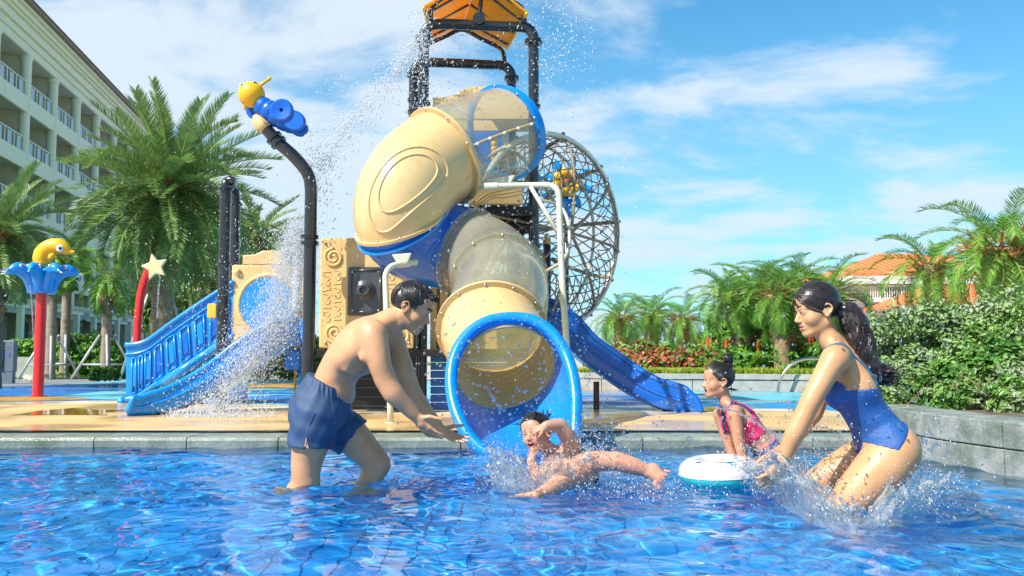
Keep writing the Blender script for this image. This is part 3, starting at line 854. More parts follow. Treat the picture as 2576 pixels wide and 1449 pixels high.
# ------------------------------------------------------------------ open blue slide, left
def open_slide(root, path, wdir, width, wall, m, mi, thick=.03, lipr=.03):
    """path: floor line points; wdir: horizontal direction across"""
    pts = spline(path, 6); n = len(pts)
    prof = [(-.5, 1.0), (-.47, .35), (-.36, .06), (0, 0), (.36, .06), (.47, .35), (.5, 1.0)]
    V = []; F = []; k = len(prof)
    for side in (0, 1):
        for i, p in enumerate(pts):
            t = (pts[min(i + 1, n - 1)] - pts[max(i - 1, 0)]).normalized(); w_ = Vector(wdir); u = w_.cross(t); u = u if u.z > 0 else -u
            wl = wall(i / (n - 1))
            for a, h in prof:
                V.append(p + w_ * (a * width * (1 + .0)) + u * (h * wl) + (w_ * (math.copysign(thick, a) if a else 0) - u * thick * (0 if h > .9 else 1)) * side)
    tot = n * k
    for i in range(n - 1):
        for j in range(k - 1):
            A = (i * k + j, i * k + j + 1, (i + 1) * k + j + 1, (i + 1) * k + j); F.append(A); F.append(tuple(x + tot for x in A[::-1]))
    b = MB(); b.add(V, F); b.build('chute', m, root, smooth=True, sharp=50)
    for s in (-.5, .5):
        lp = []
        for i, p in enumerate(pts):
            t = (pts[min(i + 1, n - 1)] - pts[max(i - 1, 0)]).normalized(); w_ = Vector(wdir); u = w_.cross(t); u = u if u.z > 0 else -u
            lp.append(p + w_ * (s * width + math.copysign(thick * .5, s)) + u * wall(i / (n - 1)))
        b = MB(); b.tube(lp, lipr, 10); b.build('rolled_edge', m, root, smooth=True)
        # bowed ribs on the outer side
        b = MB()
        q = []
        for i, p in enumerate(pts):
            t = (pts[min(i + 1, n - 1)] - pts[max(i - 1, 0)]).normalized(); w_ = Vector(wdir); u = w_.cross(t); u = u if u.z > 0 else -u
            q.append(p + w_ * (s * width * .98 + math.copysign(thick, s)) + u * wall(i / (n - 1)) * .45)
        b.tube(q[2:-2], .012, 6); b.build('rib', m, root, smooth=True)
ls = thing('open_slide', G(400, 1040), 'open sky blue slide running down to the left through white spray', 'slide')
e = G(352, 1046)
open_slide(ls, [P(772, 868, 9.0), P(720, 872, 8.98), P(660, 905, 8.92), P(600, 948, 8.85), P(540, 985, 8.75), P(470, 1018, 8.62), P(410, 1034, 8.5), P(375, 1040, 8.42), P(352, 1042, 8.38)],
           Vector((-.10, -.995, 0)).normalized(), .40, lambda t: lerp(.25, .20, t) if t < .9 else lerp(.20, .03, (t - .9) / .1), m_bluep, None)
b = MB(); b.tube([P(758, 900, 9.0), Vector((P(758, 900, 9.0).x, 9.0, PZ))], .03, 10); b.build('leg', m_bluep, ls, smooth=True)
b = MB(); b.box(P(745, 905, 9.0), (.16, .3, .2)); b.build('bracket', m_bluee, ls, bevel=.03)

# stair with moulded blue balustrade
st_ = thing('play_stair', G(320, 1012), 'blue moulded stair with a recessed panel balustrade climbing to the deck', 'stair')
def rail_wall(Yf, dx=0):
    top = [(316, 868), (345, 866), (375, 855), (420, 822), (480, 780), (548, 735), (590, 708)]
    bot = [(316, 1012), (345, 1006), (375, 986), (430, 950), (490, 912), (548, 876), (590, 850)]
    n = 24
    tp = spline([P(u + dx, v, Yf) for u, v in top], 5); bt = spline([P(u + dx, v, Yf) for u, v in bot], 5)
    b = MB(); V = []; F = []; m = len(tp)
    for y in (0, .05):
        for i in range(m): V.append(tp[i] + Vector((0, y, 0))); V.append(bt[i] + Vector((0, y, 0)))
    for i in range(m - 1):
        F.append((2 * i, 2 * i + 1, 2 * i + 3, 2 * i + 2)); k = 2 * m; F.append((2 * i + k, 2 * i + 2 + k, 2 * i + 3 + k, 2 * i + 1 + k))
        F.append((2 * i, 2 * i + 2, 2 * i + 2 + k, 2 * i + k)); F.append((2 * i + 1, 2 * i + 1 + k, 2 * i + 3 + k, 2 * i + 3))
    F.append((0, 2 * m, 2 * m + 1, 1)); F.append((2 * m - 2, 2 * m - 1, 4 * m - 1, 4 * m - 2))
    b.add(V, F); w0 = b.build('balustrade', m_bluep, st_, bevel=.01)
    for off, r in ((0, .03), (.10, .014)):
        b = MB(); b.tube([p + Vector((0, -.005, -off)) for p in tp], r, 10); b.build('handrail', m_bluep, w0, smooth=True)
    b = MB(); b.tube([p + Vector((0, -.01, .03)) for p in bt], .03, 10); b.build('plinth', m_bluep, w0, smooth=True)
    def at(t):
        k = t * (m - 1); i = min(int(k), m - 2); return tp[i].lerp(tp[i + 1], k - i), bt[i].lerp(bt[i + 1], k - i)
    for q in range(9):
        t0 = .10 + q * .098; t1 = t0 + .055
        a, c = at(t0); d, e_ = at(t1)
        sh = Vector((0, -.012, 0))
        # each picket is a raised frame round a sunken field
        p0, p1, p2, p3 = a + (c - a) * .24, d + (e_ - d) * .24, d + (e_ - d) * .86, a + (c - a) * .86
        b = MB()
        for s0, s1 in ((p0, p1), (p1, p2), (p2, p3), (p3, p0)): b.tube([s0 + sh, s1 + sh], .012, 6)
        b.build('picket', m_bluep, w0, smooth=True)
        b = MB(); i_ = .25
        cen = (p0 + p1 + p2 + p3) / 4
        b.prism([x + (cen - x) * .35 + Vector((0, -.016, 0)) for x in (p0, p1, p2, p3)], (0, .02, 0)); b.build('field', m_bluee if q % 2 else m_bluep, w0, bevel=.004)
    return w0
rail_wall(10.1); 
for k in range(7):
    b = MB(); a = P(345 + k * 32, 1006 - k * 20, 10.0); b.box((a.x + .06, 10.5, (a.z + PZ) / 2 + .02), (.17, .7, max(.05, a.z - PZ))); b.build('step', m_bluep, st_, bevel=.012)
b = MB(); V = spline([G(308, 1016), G(330, 1000), P(420, 962, 9.9), P(520, 896, 9.85), P(560, 870, 9.8)], 5)
b.tube([v + Vector((0, -.02, .02)) for v in V], .05, 10); b.build('stringer', m_bluep, st_, smooth=True)

# right hand slide, its shade painted in as deep blue, going down to the right
rs = thing('open_slide', G(1700, 1036), 'blue open slide with its shade painted in, running down to the right behind the climbing net', 'slide')
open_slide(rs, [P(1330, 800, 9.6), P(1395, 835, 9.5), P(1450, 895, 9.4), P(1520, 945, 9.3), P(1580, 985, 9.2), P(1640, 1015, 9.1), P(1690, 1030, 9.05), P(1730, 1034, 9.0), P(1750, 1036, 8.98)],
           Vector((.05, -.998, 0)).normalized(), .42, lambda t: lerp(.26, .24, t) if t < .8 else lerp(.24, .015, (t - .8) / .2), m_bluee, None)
b = MB(); b.tube([P(1500, 960, 9.3), Vector((P(1500, 960, 9.3).x, 9.3, PZ))], .03, 8); b.build('leg', mat('brown_leg', (.12, .08, .04), .5), rs, smooth=True)
# ------------------------------------------------------------------ rope climbing globe
nb = thing('rope_globe', Vector((P(1400, 600, 9.5).x, 9.5, PZ)), 'round rope net climber inside an off white hoop beside the tower', 'net climber')
m_rope = mat('grey_brown_rope', (.24, .19, .13), .8, (.38, .32, .24), 30, .4, 200)
m_rope_d = m_rope
hc = P(1385, 588, 9.45)
# hoop lies in a plane turned away from the view
ax = Vector((.66, -.74, -.08)).normalized()           # hoop axis
hu = Vector((0, 0, 1)); hu = (hu - ax * hu.dot(ax)).normalized(); hv = ax.cross(hu)
if hv.x < 0: hv = -hv
HR = 1.03
def hp(a, r=HR, off=0.0): return hc + (hu * math.cos(a) + hv * math.sin(a)) * r + ax * off
b = MB(); b.tube([hp(2 * PI * k / 72) for k in range(72)], .030, 10, closed=True); b.build('hoop', mat('pale_hoop', (.72, .71, .58), .35, (.78, .77, .65), 5), nb, smooth=True)
b = MB(); b.tube([hp(2 * PI * k / 72, .97, -.30) for k in range(72)], .018, 8, closed=True); b.build('hoop', mat('pale_hoop', (.72, .71, .58), .35, (.78, .77, .65), 5), nb, smooth=True)
rn = random.Random(3)
def dome(sign, depth, nseg, ring_fr, thick, rope_r):
    hub = hc + ax * depth * sign
    def dp(a, t):        # t 0 at hub, 1 at hoop
        r = HR * .975 * math.sin(t * PI / 2) ; o = depth * sign * math.cos(t * PI / 2)
        return hp(a, r, o)
    for k in range(nseg):
        a = 2 * PI * k / nseg + .1
        b = MB(); b.tube([dp(a, t / 10) for t in range(0, 11)] + [hp(a, HR + .05)], thick, 8); b.build('spoke_rope', m_rope, nb, smooth=True)
    # diamond mesh between the spokes, knotted at the crossings
    b = MB(); kn = MB()
    na = nseg * 4; nr = len(ring_fr)
    pts = {}
    for j, t in enumerate(ring_fr):
        for i in range(na):
            a = 2 * PI * (i + (.5 if j % 2 else 0)) / na + .1
            p = dp(a + rn.uniform(-.012, .012), t + rn.uniform(-.008, .008)) + Vector([rn.uniform(-.006, .006) for _ in range(3)])
            pts[i, j] = p; kn.ball(p, rope_r * 1.9, 5)
    for j in range(nr - 1):
        for i in range(na):
            i2 = (i + 1) % na if j % 2 else (i - 1) % na
            for q in (i, i2):
                p, e = pts[i, j], pts[q, j + 1]; mid = (p + e) / 2 + Vector((0, 0, -.006))
                b.tube([p, mid, e], rope_r, 4, cap=False)
    b.build('net', m_rope, nb, smooth=True, kind='stuff'); kn.build('knots', m_rope, nb, smooth=True, kind='stuff')
    return hub
fr = [.16, .26, .36, .46, .55, .64, .73, .82, .91, .985]
dome(-1, .62, 10, fr, .021, .0066)
dome(1, .30, 8, [.3, .42, .53, .64, .75, .86, .96], .016, .006)
b = MB(); b.tube([hp(PI, HR), Vector((hp(PI).x, hp(PI).y, PZ))], .03, 10); b.build('foot', m_white, nb, smooth=True)

# flower spinner seen through the net
fl = thing('flower_spinner', Vector((P(1425, 600, 11.2).x, 11.2, PZ)), 'yellow and blue flower spinner seen through the rope net', 'spinner')
fc = P(1425, 460, 11.2)
m_blue2 = mat('sky_blue_paint', (.0, .28, .75), .3)
MXf = Matrix.Rotation(R(90), 3, 'X')
b = MB(); b.lathe(fc, [(.0, -.03), (.16, -.03), (.17, 0), (.16, .03), (.0, .03)], 20, MXf); b.build('disc', m_yel, fl, smooth=True, sharp=40)
for k in range(8):
    a = 2 * PI * k / 8 + .2; c = fc + Vector((math.cos(a) * .135, -.05, math.sin(a) * .135))
    b = MB(); b.ball(c, (.055, .03, .055), 10); b.build('bead', m_yel, fl, smooth=True)
    c = fc + Vector((math.cos(a + .3) * .25, .03, math.sin(a + .3) * .25))
    b = MB(); b.ball(c, (.10, .03, .055), 10, Matrix.Rotation(-(a + .3), 3, 'Y')); b.build('petal', m_blue2, fl, smooth=True)
b = MB(); b.ball(fc + Vector((0, -.06, 0)), .03, 8); b.build('centre', m_red, fl, smooth=True)
b = MB(); b.tube([fc + Vector((0, .05, -.2)), fc + Vector((0, .05, -.42))], .07, 12); b.build('collar', m_blue2, fl, smooth=True)
b = MB(); b.tube([fc + Vector((0, .08, -.1)), Vector((fc.x, 11.28, PZ))], .03, 10); b.build('pole', m_black, fl, smooth=True)
# pale blue drum lid and cream tipped post behind the tower post
bl = thing('pipe_post', Vector((P(1376, 640, 9.9).x, 9.9, PZ)), 'short black post with a cream pointed cap between the tower and the rope net', 'post')
b = MB(); q = P(1376, 615, 9.9); b.tube([Vector((q.x, 9.9, PZ)), q], .042, 12); b.build('pole', m_black, bl, smooth=True)
b = MB(); b.lathe(q, [(.044, 0), (.046, .02), (.042, .06), (.028, .10), (.008, .125)], 14); b.build('cap', m_plast, bl, smooth=True)
b = MB(); c = P(1330, 545, 9.6); b.ball(c, (.11, .05, .13), 16); b.build('lid', m_blue2, tw, smooth=True)

# ------------------------------------------------------------------ bee sprayer on a bent pole
be = thing('insect_sprayer', Vector((P(776, 960, 8.2).x, 8.2, PZ)), 'bent black pole topped by a yellow headed blue winged insect spray toy', 'spray pole')
bY = 8.2
def c2(u, v, Y=bY): return P(u, v, Y)
x0 = c2(778, 900).x
b = MB(); b.tube(spline([Vector((x0 - .012, bY, PZ)), Vector((x0 - .008, bY, .6)), c2(779, 700), c2(782, 520), c2(781, 465), c2(770, 430), c2(738, 392), c2(702, 360), c2(668, 322)], 8), [.062 if i < 10 else .056 for i in range(65)], 16)
b.build('pole', m_black, be, smooth=True, sharp=50)
ad = (c2(668, 322) - c2(702, 360)).normalized()
for t in (.0, .06): flange(c2(690, 347) - ad * t, .078, .014, parent=be, axis=tuple(ad))
for v in (596, 612): flange(c2(779, v), .08, .016, 'collar', be)
Mt = ad.to_track_quat('Z', 'Y').to_matrix()
b = MB(); b.lathe(c2(668, 322), [(.05, -.02), (.066, -.01), (.070, .04), (.062, .09), (.045, .13), (.02, .155), (.004, .16)], 16, Mt)
b.build('nozzle_cap', m_plast, be, smooth=True)
for k in range(4):
    a = k * PI / 2 + .4
    b = MB(); b.tube([c2(668, 322) + Mt @ Vector((math.cos(a) * r_, math.sin(a) * r_, z_)) for r_, z_ in ((.068, .0), (.071, .05), (.058, .1), (.035, .14))], .008, 6); b.build('rib', m_plast, be, smooth=True)
m_beey = mat('orange_yellow_plastic', (.86, .42, .005), .38, (.9, .48, .01), 3, .02, 10)
m_beeb = mat('insect_blue_plastic', (.0, .10, .50), .38, (.0, .13, .58), 3, .03, 14)
hd = c2(633, 238)
b = MB(); b.ball(hd, .120, 28); head = b.build('head', m_beey, be, smooth=True)
b = MB(); b.tube([hd + Vector((.04, 0, .06)), c2(676, 200)], [.017, .014], 8); b.ball(c2(678, 198), .02, 8); b.build('antenna', m_beey, head, smooth=True)
b = MB(); b.tube([hd + Vector((-.04, -.04, -.07)), c2(617, 270)], [.017, .017], 8); b.ball(c2(616, 271), .019, 8); b.build('antenna', m_beey, head, smooth=True)
for u in (608, 640):
    b = MB(); b.ball(c2(u, 211 + (3 if u < 620 else -3), bY - .05), (.022, .02, .016), 10); b.build('eye', mat('white_paint', (.8, .8, .8), .3), head, smooth=True)
    b = MB(); b.ball(c2(u, 210 + (3 if u < 620 else -3), bY - .066), (.012, .01, .010), 8); b.build('pupil', mat('black_paint', (.01, .01, .01), .3), head, smooth=True)
b = MB(); b.tube(spline([c2(604, 232, bY - .085), c2(612, 231, bY - .10), c2(621, 226, bY - .118)], 4), .005, 6); b.build('mouth', mat('orange_line', (.55, .2, .0), .5), head, smooth=True)
bd = (c2(742, 322) - c2(652, 262)); bl_ = bd.length; bd.normalize(); Mb = bd.to_track_quat('Z', 'Y').to_matrix()
b = MB(); prof = []
for k in range(25):
    t = k / 24; r_ = .085 + .018 * math.sin(PI * min(1, t * 1.3)); r_ *= (1 if t < .8 else 1 - (t - .8) * 2.2)
    if k % 5 == 4: r_ -= .010
    prof.append((r_, t * (bl_ + .03)))
b.lathe(c2(652, 262), prof, 24, Mb); body = b.build('body', m_beeb, be, smooth=True, sharp=60)
b = MB(); b.tube(spline([c2(735, 318), c2(752, 332), c2(765, 338)], 4), [.05, .05, .05, .045, .045, .04, .035, .03, .02], 12) ; b.build('tail', m_beeb, body, smooth=True)
# wings: thick rounded lobes, one with a hole
def lobe(cu, cv, Y, r, hole=0, sq=1.0, rot=0):
    b = MB(); c = c2(cu, cv, Y); n = 28; V = []; F = []
    prof = [(hole, -.02), (hole, .02), (r * .85, .03), (r, .012), (r, -.012), (r * .85, -.03)] if hole else [(.0001, -.03), (.0001, .03), (r * .85, .03), (r, .012), (r, -.012), (r * .85, -.03)]
    M = Matrix.Rotation(R(90), 3, 'X')
    M = Matrix.Rotation(rot, 3, 'Y') @ Matrix.Diagonal((sq, 1, 1)) @ M
    b.lathe(c, prof + ([prof[0]] if hole else []), n, M); b.F = [f for f in b.F if len(f) == 4]
    return b.build('wing', m_beeb, body, smooth=True, sharp=40)
lobe(709, 278, bY - .10, .105, .018); lobe(740, 305, bY - .08, .095, 0, 1.15, .5); lobe(757, 322, bY - .02, .06, 0, 1.2, .6)
lobe(641, 285, bY + .12, .06, 0, 1.5, .6); lobe(665, 300, bY + .14, .08, 0, 1.3, .6)

# white hanging float near the bee pole
wf = thing('spray_float', Vector((P(747, 690, 9.4).x, 9.4, PZ)), 'white upright capsule shaped float hanging in the spray', 'float')
a, c = P(748, 585, 9.4), P(746, 775, 9.4)
b = MB(); b.tube([a + Vector((0, 0, .04)), a, (a + c) / 2, c, c - Vector((0, 0, .035)), c - Vector((0, 0, .05))], [.012, .045, .05, .05, .035, .01], 14); b.build('foam', mat('white_foam', (.72, .72, .68), .5, (.8, .8, .78), 12, .2, 40), wf, smooth=True)
b = MB(); b.tube([c, Vector((c.x, 9.4, PZ))], .014, 8); b.build('pole', m_plast, wf, smooth=True)

# ------------------------------------------------------------------ dolphin fountain
df = thing('dolphin_fountain', G(95, 998), 'red post fountain with a yellow dolphin above a ring of blue dolphin heads', 'fountain')
DY = G(95, 998).y
base = G(95, 998)
def d2(u, v, dy=0): return P(u, v, DY + dy)
topc = d2(105, 733); xr = topc.x
b = MB(); b.tube([Vector((xr, DY, PZ)), Vector((xr, DY, topc.z))], .068, 20); b.build('post', m_red, df, smooth=True, sharp=40)
b = MB(); b.lathe((xr, DY, PZ), [(.12, 0), (.12, .01), (.075, .014)], 20); b.build('base_plate', m_red, df, smooth=True, sharp=30)
pxm = 2300 / DY
for k in range(8):
    a = 2 * PI * k / 8 + .15
    o = Vector((math.cos(a), math.sin(a), 0))
    z0 = topc.z
    pts = [Vector((xr, DY, z0)) + o * r_ + Vector((0, 0, h_)) for r_, h_ in ((.10, -.01), (.13, .10), (.17, .19), (.235, .255), (.31, .285), (.37, .272), (.42, .252), (.455, .24))]
    sc = 1.0
    rr_ = [.075, .078, .08, .082, .078, .062, .028, .016]
    b = MB(); pp = spline(pts, 4); n_ = len(pp); r2 = [lerp(rr_[min(int(i / 4), 7)], rr_[min(int(i / 4) + 1, 7)], (i % 4) / 4) for i in range(n_)]
    b.tube(pp, r2, 14); dh = b.build('dolphin_head', m_bluep, df, smooth=True)
    s_ = Vector((-o.y, o.x, 0))
    for sg in (-1, 1):
        ec_ = pts[4] + s_ * .068 * sg + Vector((0, 0, .028))
        b = MB(); b.ball(ec_, (.022, .022, .022), 10); b.build('eye', MATS['white_paint'], dh, smooth=True)
        b = MB(); b.ball(ec_ + s_ * .014 * sg, (.013, .013, .013), 8); b.build('pupil', MATS['black_paint'], dh, smooth=True)
    b = MB(); b.tube([pts[6] + Vector((0, 0, -.01)), pts[6] + o * .09 + Vector((0, 0, -.03))], .008, 6); b.build('spout', MATS['white_paint'], dh, smooth=True)
b = MB(); b.lathe((xr, DY, topc.z - .03), [(.05, 0), (.17, 0), (.175, .02), (.17, .10), (.14, .22), (.0, .24)], 24); b.build('bowl', m_bluep, df, smooth=True, sharp=50)
# yellow dolphin: arched body, beak, fins
yd = spline([d2(108, 668), d2(106, 650), d2(112, 634), d2(128, 622), d2(150, 620), d2(166, 628), d2(178, 634), d2(188, 634)], 5)
rr_ = [.10, .115, .115, .11, .105, .075, .032, .018]
r2 = [lerp(rr_[min(i // 5, 7)], rr_[min(i // 5 + 1, 7)], (i % 5) / 5) for i in range(len(yd))]
b = MB(); b.tube(yd, r2, 18); ydo = b.build('yellow_dolphin', m_beey, df, smooth=True)
b = MB(); b.tube(spline([d2(104, 628), d2(92, 634), d2(84, 646)], 4), [.045, .05, .05, .045, .04, .03, .02, .012, .004], 10); b.build('fin', m_beey, ydo, smooth=True)
b = MB(); b.tube(spline([d2(135, 640, -.1), d2(126, 648, -.13), d2(120, 650, -.13)], 4), [.03, .035, .04, .04, .035, .03, .02, .012, .004], 10); b.build('fin', m_beey, ydo, smooth=True)
b = MB(); b.ball(d2(150, 624, -.095), (.050, .02, .050), 14); b.build('eye', MATS['white_paint'], ydo, smooth=True)
b = MB(); b.ball(d2(151, 624, -.112), (.024, .01, .024), 12); b.build('pupil', MATS['black_paint'], ydo, smooth=True)
# thin jets of water falling from the fountain
m_jet = glassy('spray_water', tint=(1, 1, 1), ior=1.33, mixt=.25)
def jet(name, pts, r, label):
    rj = random.Random(len(pts) * 7); pp = spline(pts, 10)
    b = MB(); b.tube(pp, [r * rj.uniform(.5, 1.5) for _ in pp], 6)
    for p in pp:
        if rj.random() < .6: b.ball(p + Vector([rj.uniform(-.02, .02) for _ in range(3)]), r * rj.uniform(.6, 1.6), 5)
    return tag(b.build(name, m_jet, None, smooth=True, kind='stuff', org=pts[0]), label, 'water jet')
jet('water_jet', [d2(28, 672), d2(12, 678), d2(-8, 684)], .008, 'thin water jet leaving the beak of the leftmost blue dolphin head')
jet('water_jet', [d2(75, 715, -.2), d2(79, 750, -.3), d2(82, 800, -.35), d2(84, 860, -.4)], .006, 'broken string of water falling under the blue dolphin ring')

# ------------------------------------------------------------------ star fountain
SY = 11.3
sf = thing('star_fountain', Vector((P(343, 900, SY).x, SY, PZ)), 'curved red pole with a cream star near its tip behind the blue stair', 'fountain')
def s2(u, v, dy=0): return P(u, v, SY + dy)
b = MB(); b.tube(spline([Vector((P(344, 900, SY).x, SY, PZ)), s2(345, 860), s2(348, 800), s2(355, 740), s2(368, 695), s2(382, 668), s2(394, 655)], 6), .052, 14); b.build('pole', m_red, sf, smooth=True, sharp=50)
sc_ = s2(388, 671, -.06); st_poly = []
for k in range(10):
    a = PI / 2 + .25 + k * PI / 5; r_ = .175 if k % 2 == 0 else .085
    st_poly.append(sc_ + Vector((math.cos(a) * r_, .0, math.sin(a) * r_)))
b = MB(); b.prism(st_poly, (0, .05, 0)); b.build('star', mat('pale_cream', (.78, .62, .32), .35), sf, bevel=.012)
jet('water_jet', [s2(395, 680, -.1), s2(402, 700, -.12), s2(398, 730, -.15), s2(395, 800, -.2)], .008, 'wavering thread of water hanging from the cream star')
# ------------------------------------------------------------------ buildings and garden
m_cream = mat('olive_cream_render', (.76, .74, .58), .75, (.80, .78, .62), 2, .1, 30, dirt=(1.2, .6, .85, (.5, .48, .36)))
m_soff = mat('pale_soffit', (.55, .57, .54), .8, (.58, .6, .57), 3)
m_beige = mat('beige_stone', (.36, .29, .19), .8, (.42, .35, .25), 3, .1, 20)
m_glass = mat('window_glass', (.10, .16, .24), .06, (.16, .24, .36), .3, spec=.8)
m_glassp = mat('balustrade_glass', (.28, .40, .52), .1, (.4, .5, .6), .5, spec=.8)
m_rail = mat('white_rail', (.72, .72, .66), .5)
m_inner = mat('balcony_wall', (.60, .54, .40), .8, (.64, .58, .44), 2)
# long hotel wing running away on the left
A0 = Vector((-20.3, 0, 0)); AD = Vector((-.156, 1, 0)).normalized(); AN = Vector((1, .156, 0)).normalized()
def hp_(t, off, z): return A0 + AD * t + AN * off + Vector((0, 0, z))
hb = thing('hotel_wing', hp_(60, 0, PZ), 'long cream hotel wing with stacked balconies behind the date palm', 'hotel')
TS = 4.62; T0 = 38.0; NB = 17
cols = [T0 + 1.3 + k * TS for k in range(NB + 1)]
FL = [18.1, 14.8, 11.5, 8.2, 4.9]
def hbox(name, t0, t1, o0, o1, z0, z1, m, parent=hb, bev=0):
    b = MB(); M = Matrix((AD, AN, Vector((0, 0, 1)))).transposed()
    b.box(hp_((t0 + t1) / 2, (o0 + o1) / 2, (z0 + z1) / 2), (t1 - t0, o1 - o0, z1 - z0), M=M); return b.build(name, m, parent, bevel=bev)
TE = cols[-1] + .3
hbox('back_wall', T0, TE, -2.6, -2.3, 0, 18.3, m_inner)
hbox('end_wall', TE, TE + .3, -10, .3, 0, 19, m_cream)
for k, (z0, z1, o) in enumerate(((18.1, 18.55, .25), (18.55, 18.8, .38), (18.8, 19.02, .30), (19.02, 19.2, .5), (19.2, 19.55, .42), (19.55, 19.72, .62), (19.72, 19.95, .78), (19.95, 20.12, 1.0))):
    hbox('cornice_band', T0, TE + .4, -3, o, z0, z1 - .004, m_cream)
hbox('eave_board', T0, TE + .5, -3, 1.25, 20.12, 20.28, mat('brown_eave', (.26, .19, .14), .6))
b = MB(); q = [hp_(T0, 1.3, 20.28), hp_(TE + .5, 1.3, 20.28), hp_(TE + .5, -8, 24), hp_(T0, -8, 24)]; b.prism(q, (0, 0, .1)); b.build('roof', mat('roof_brown', (.20, .12, .09), .7, (.25, .16, .12), 3), hb)
for fz in FL[1:]:
    hbox('floor_slab', T0, TE, -2.3, .16, fz - .02, fz + .28, m_soff)
    hbox('balcony_fascia', T0, TE, .05, .24, fz - .16, fz + .78, m_cream)
hbox('ground_slab', T0, TE, -2.3, .3, 3.0, 3.3, m_soff)
hbox('soffit', T0, TE, -2.3, .2, 18.05, 18.1, m_soff)
# wall openings: doors with ornamental screens, all parts of the hotel
def grille_mesh():
    b = MB()
    # local: x along facade 0..1.35, z 0..2.3
    for z0, z1, x0, x1_ in ((0, .05, 0, 1.35), (2.25, 2.3, 0, 1.35), (0, 2.3, 0, .05), (0, 2.3, 1.3, 1.35)):
        b.box(((x0 + x1_) / 2, 0, (z0 + z1) / 2), (x1_ - x0, .05, z1 - z0))
    for i in range(3):
        for j in range(5):
            c = Vector((.27 + i * .40, 0, .32 + j * .41))
            b.tube([c + Vector((math.cos(a) * .17, 0, math.sin(a) * .27)) for a in [2 * PI * k / 10 for k in range(10)]], .018, 4, closed=True)
    return b
g0 = None; r0 = None; rcur = random.Random(12); m_curt = mat('pale_curtain', (.6, .57, .5), .9, (.68, .65, .58), 4)
Mh = Matrix((AD, AN, Vector((0, 0, 1)))).transposed().to_4x4()
for ci in range(len(cols) - 1):
    t = cols[ci]
    for fi, fz in enumerate(FL):
        if fi == 0: continue
        base_z = fz + .28; 
        if t > 75 and fz < 8: continue
        # glass door and screen on the recessed wall
        hbox('window', t + 2.7, t + 4.1, -2.3, -2.22, base_z, base_z + 2.35, m_glass)
        if rcur.random() < .6: hbox('curtain', t + 2.72, t + 2.72 + rcur.uniform(.25, .9), -2.215, -2.19, base_z + .05, base_z + 2.3, m_curt)
        if g0 is None:
            gm = grille_mesh(); g0 = gm.build('screen', m_rail, None); bpy.context.view_layer.update(); gd = g0.data; bpy.data.objects.remove(g0)
            rb = MB(); W = TS - .5
            rb.box((W / 2, 0, 1.0), (W, .06, .06)); rb.box((W / 2, 0, .04), (W, .05, .05))
            for k in range(10): rb.box((k * W / 9, 0, .5), (.05 if k % 3 else .10, .05, .96))
            r0 = rb.build('railing', m_rail, None); rd = r0.data; bpy.data.objects.remove(r0)
            pb = MB(); 
            pb.box((0, 0, .5), (W / 9 * .95, .02, .8))
            p0 = pb.build('pane', m_glassp, None); pd = p0.data; bpy.data.objects.remove(p0)
        for nm, data, tt, oo, zz_ in (('screen', gd, t + .95, -2.1, base_z), ('railing', rd, t + .25, .10, base_z + .40), *[('pane', pd, t + .25 + (k_ * 3 + 1.5) * W / 9, .10, base_z + .40) for k_ in range(3)]):
            o = bpy.data.objects.new(nm, data); COL.objects.link(o); o.parent = hb
            p = hp_(tt, oo, zz_) - ORG[hb.name]
            o.matrix_local = Matrix.Translation(p) @ Mh
for k, t in enumerate(cols):
    b = MB(); b.lathe(hp_(t, .02, 0), [(.30, 3.1), (.30, 17.75), (.36, 17.8), (.36, 18.05)], 12); b.build('column', m_cream, hb, smooth=True, sharp=40)
    hbox('pier', t - .45, t + .45, -.3, .28, 0, 3.1, m_beige)
    hbox('party_wall', t - .12, t + .12, -2.3, -.2, 3.3, 18.1, m_inner)
for t in cols[:-1]:
    hbox('window', t + .8, t + 3.8, -2.29, -2.2, .2, 2.7, m_glass)
# white pergolas along its foot
pg = thing('pergola', G(60, 905), 'white beamed pergola row in front of the hotel ground floor', 'pergola')
for k in range(6):
    t = 24 + k * 8.5; z = 2.95
    def q_(tt, o, zz_): return hp_(tt, o, zz_)
    for o in (1.0, 3.6):
        b = MB(); b.bar(hp_(t - 3.6, o, z), hp_(t + 3.6, o, z), .12, .22); b.build('beam', m_rail, pg)
    for s in range(11):
        b = MB(); b.bar(hp_(t - 3.4 + s * .68, .4, z + .2), hp_(t - 3.4 + s * .68, 4.2, z + .2), .10, .16); b.build('slat', m_rail, pg)
    for o in (3.6,):
        for tt in (t - 2.6, t + 2.6):
            b = MB(); b.bar(hp_(tt, o, 1.3), hp_(tt, o, z - .1), .26, .26, (1, 0, 0)); b.build('post', m_rail, pg)
            b = MB(); b.bar(hp_(tt, o, 0), hp_(tt, o, 1.3), .46, .46, (1, 0, 0)); b.build('pier', m_beige, pg)

# lawn, grey path, kerbs
m_lawn = mat('lawn', (.09, .24, .015), .9, (.14, .33, .02), 8, .5, 90)
sheet('lawn', [(-40, G(0, 952).y), (G(330, 952).x, G(330, 952).y), (G(480, 940).x, G(480, 940).y), (-1.5, 60), (-60, 70)], PZ + .02, m_lawn)
sheet('path', [(-40, G(0, 975).y)] + GG((0, 975), (330, 962)) + [(G(330, 951).x, G(330, 951).y), (-40, G(0, 955).y)], PZ - .008, mat('grey_path', (.20, .21, .23), .6, (.25, .26, .28), 3, .1, 60))

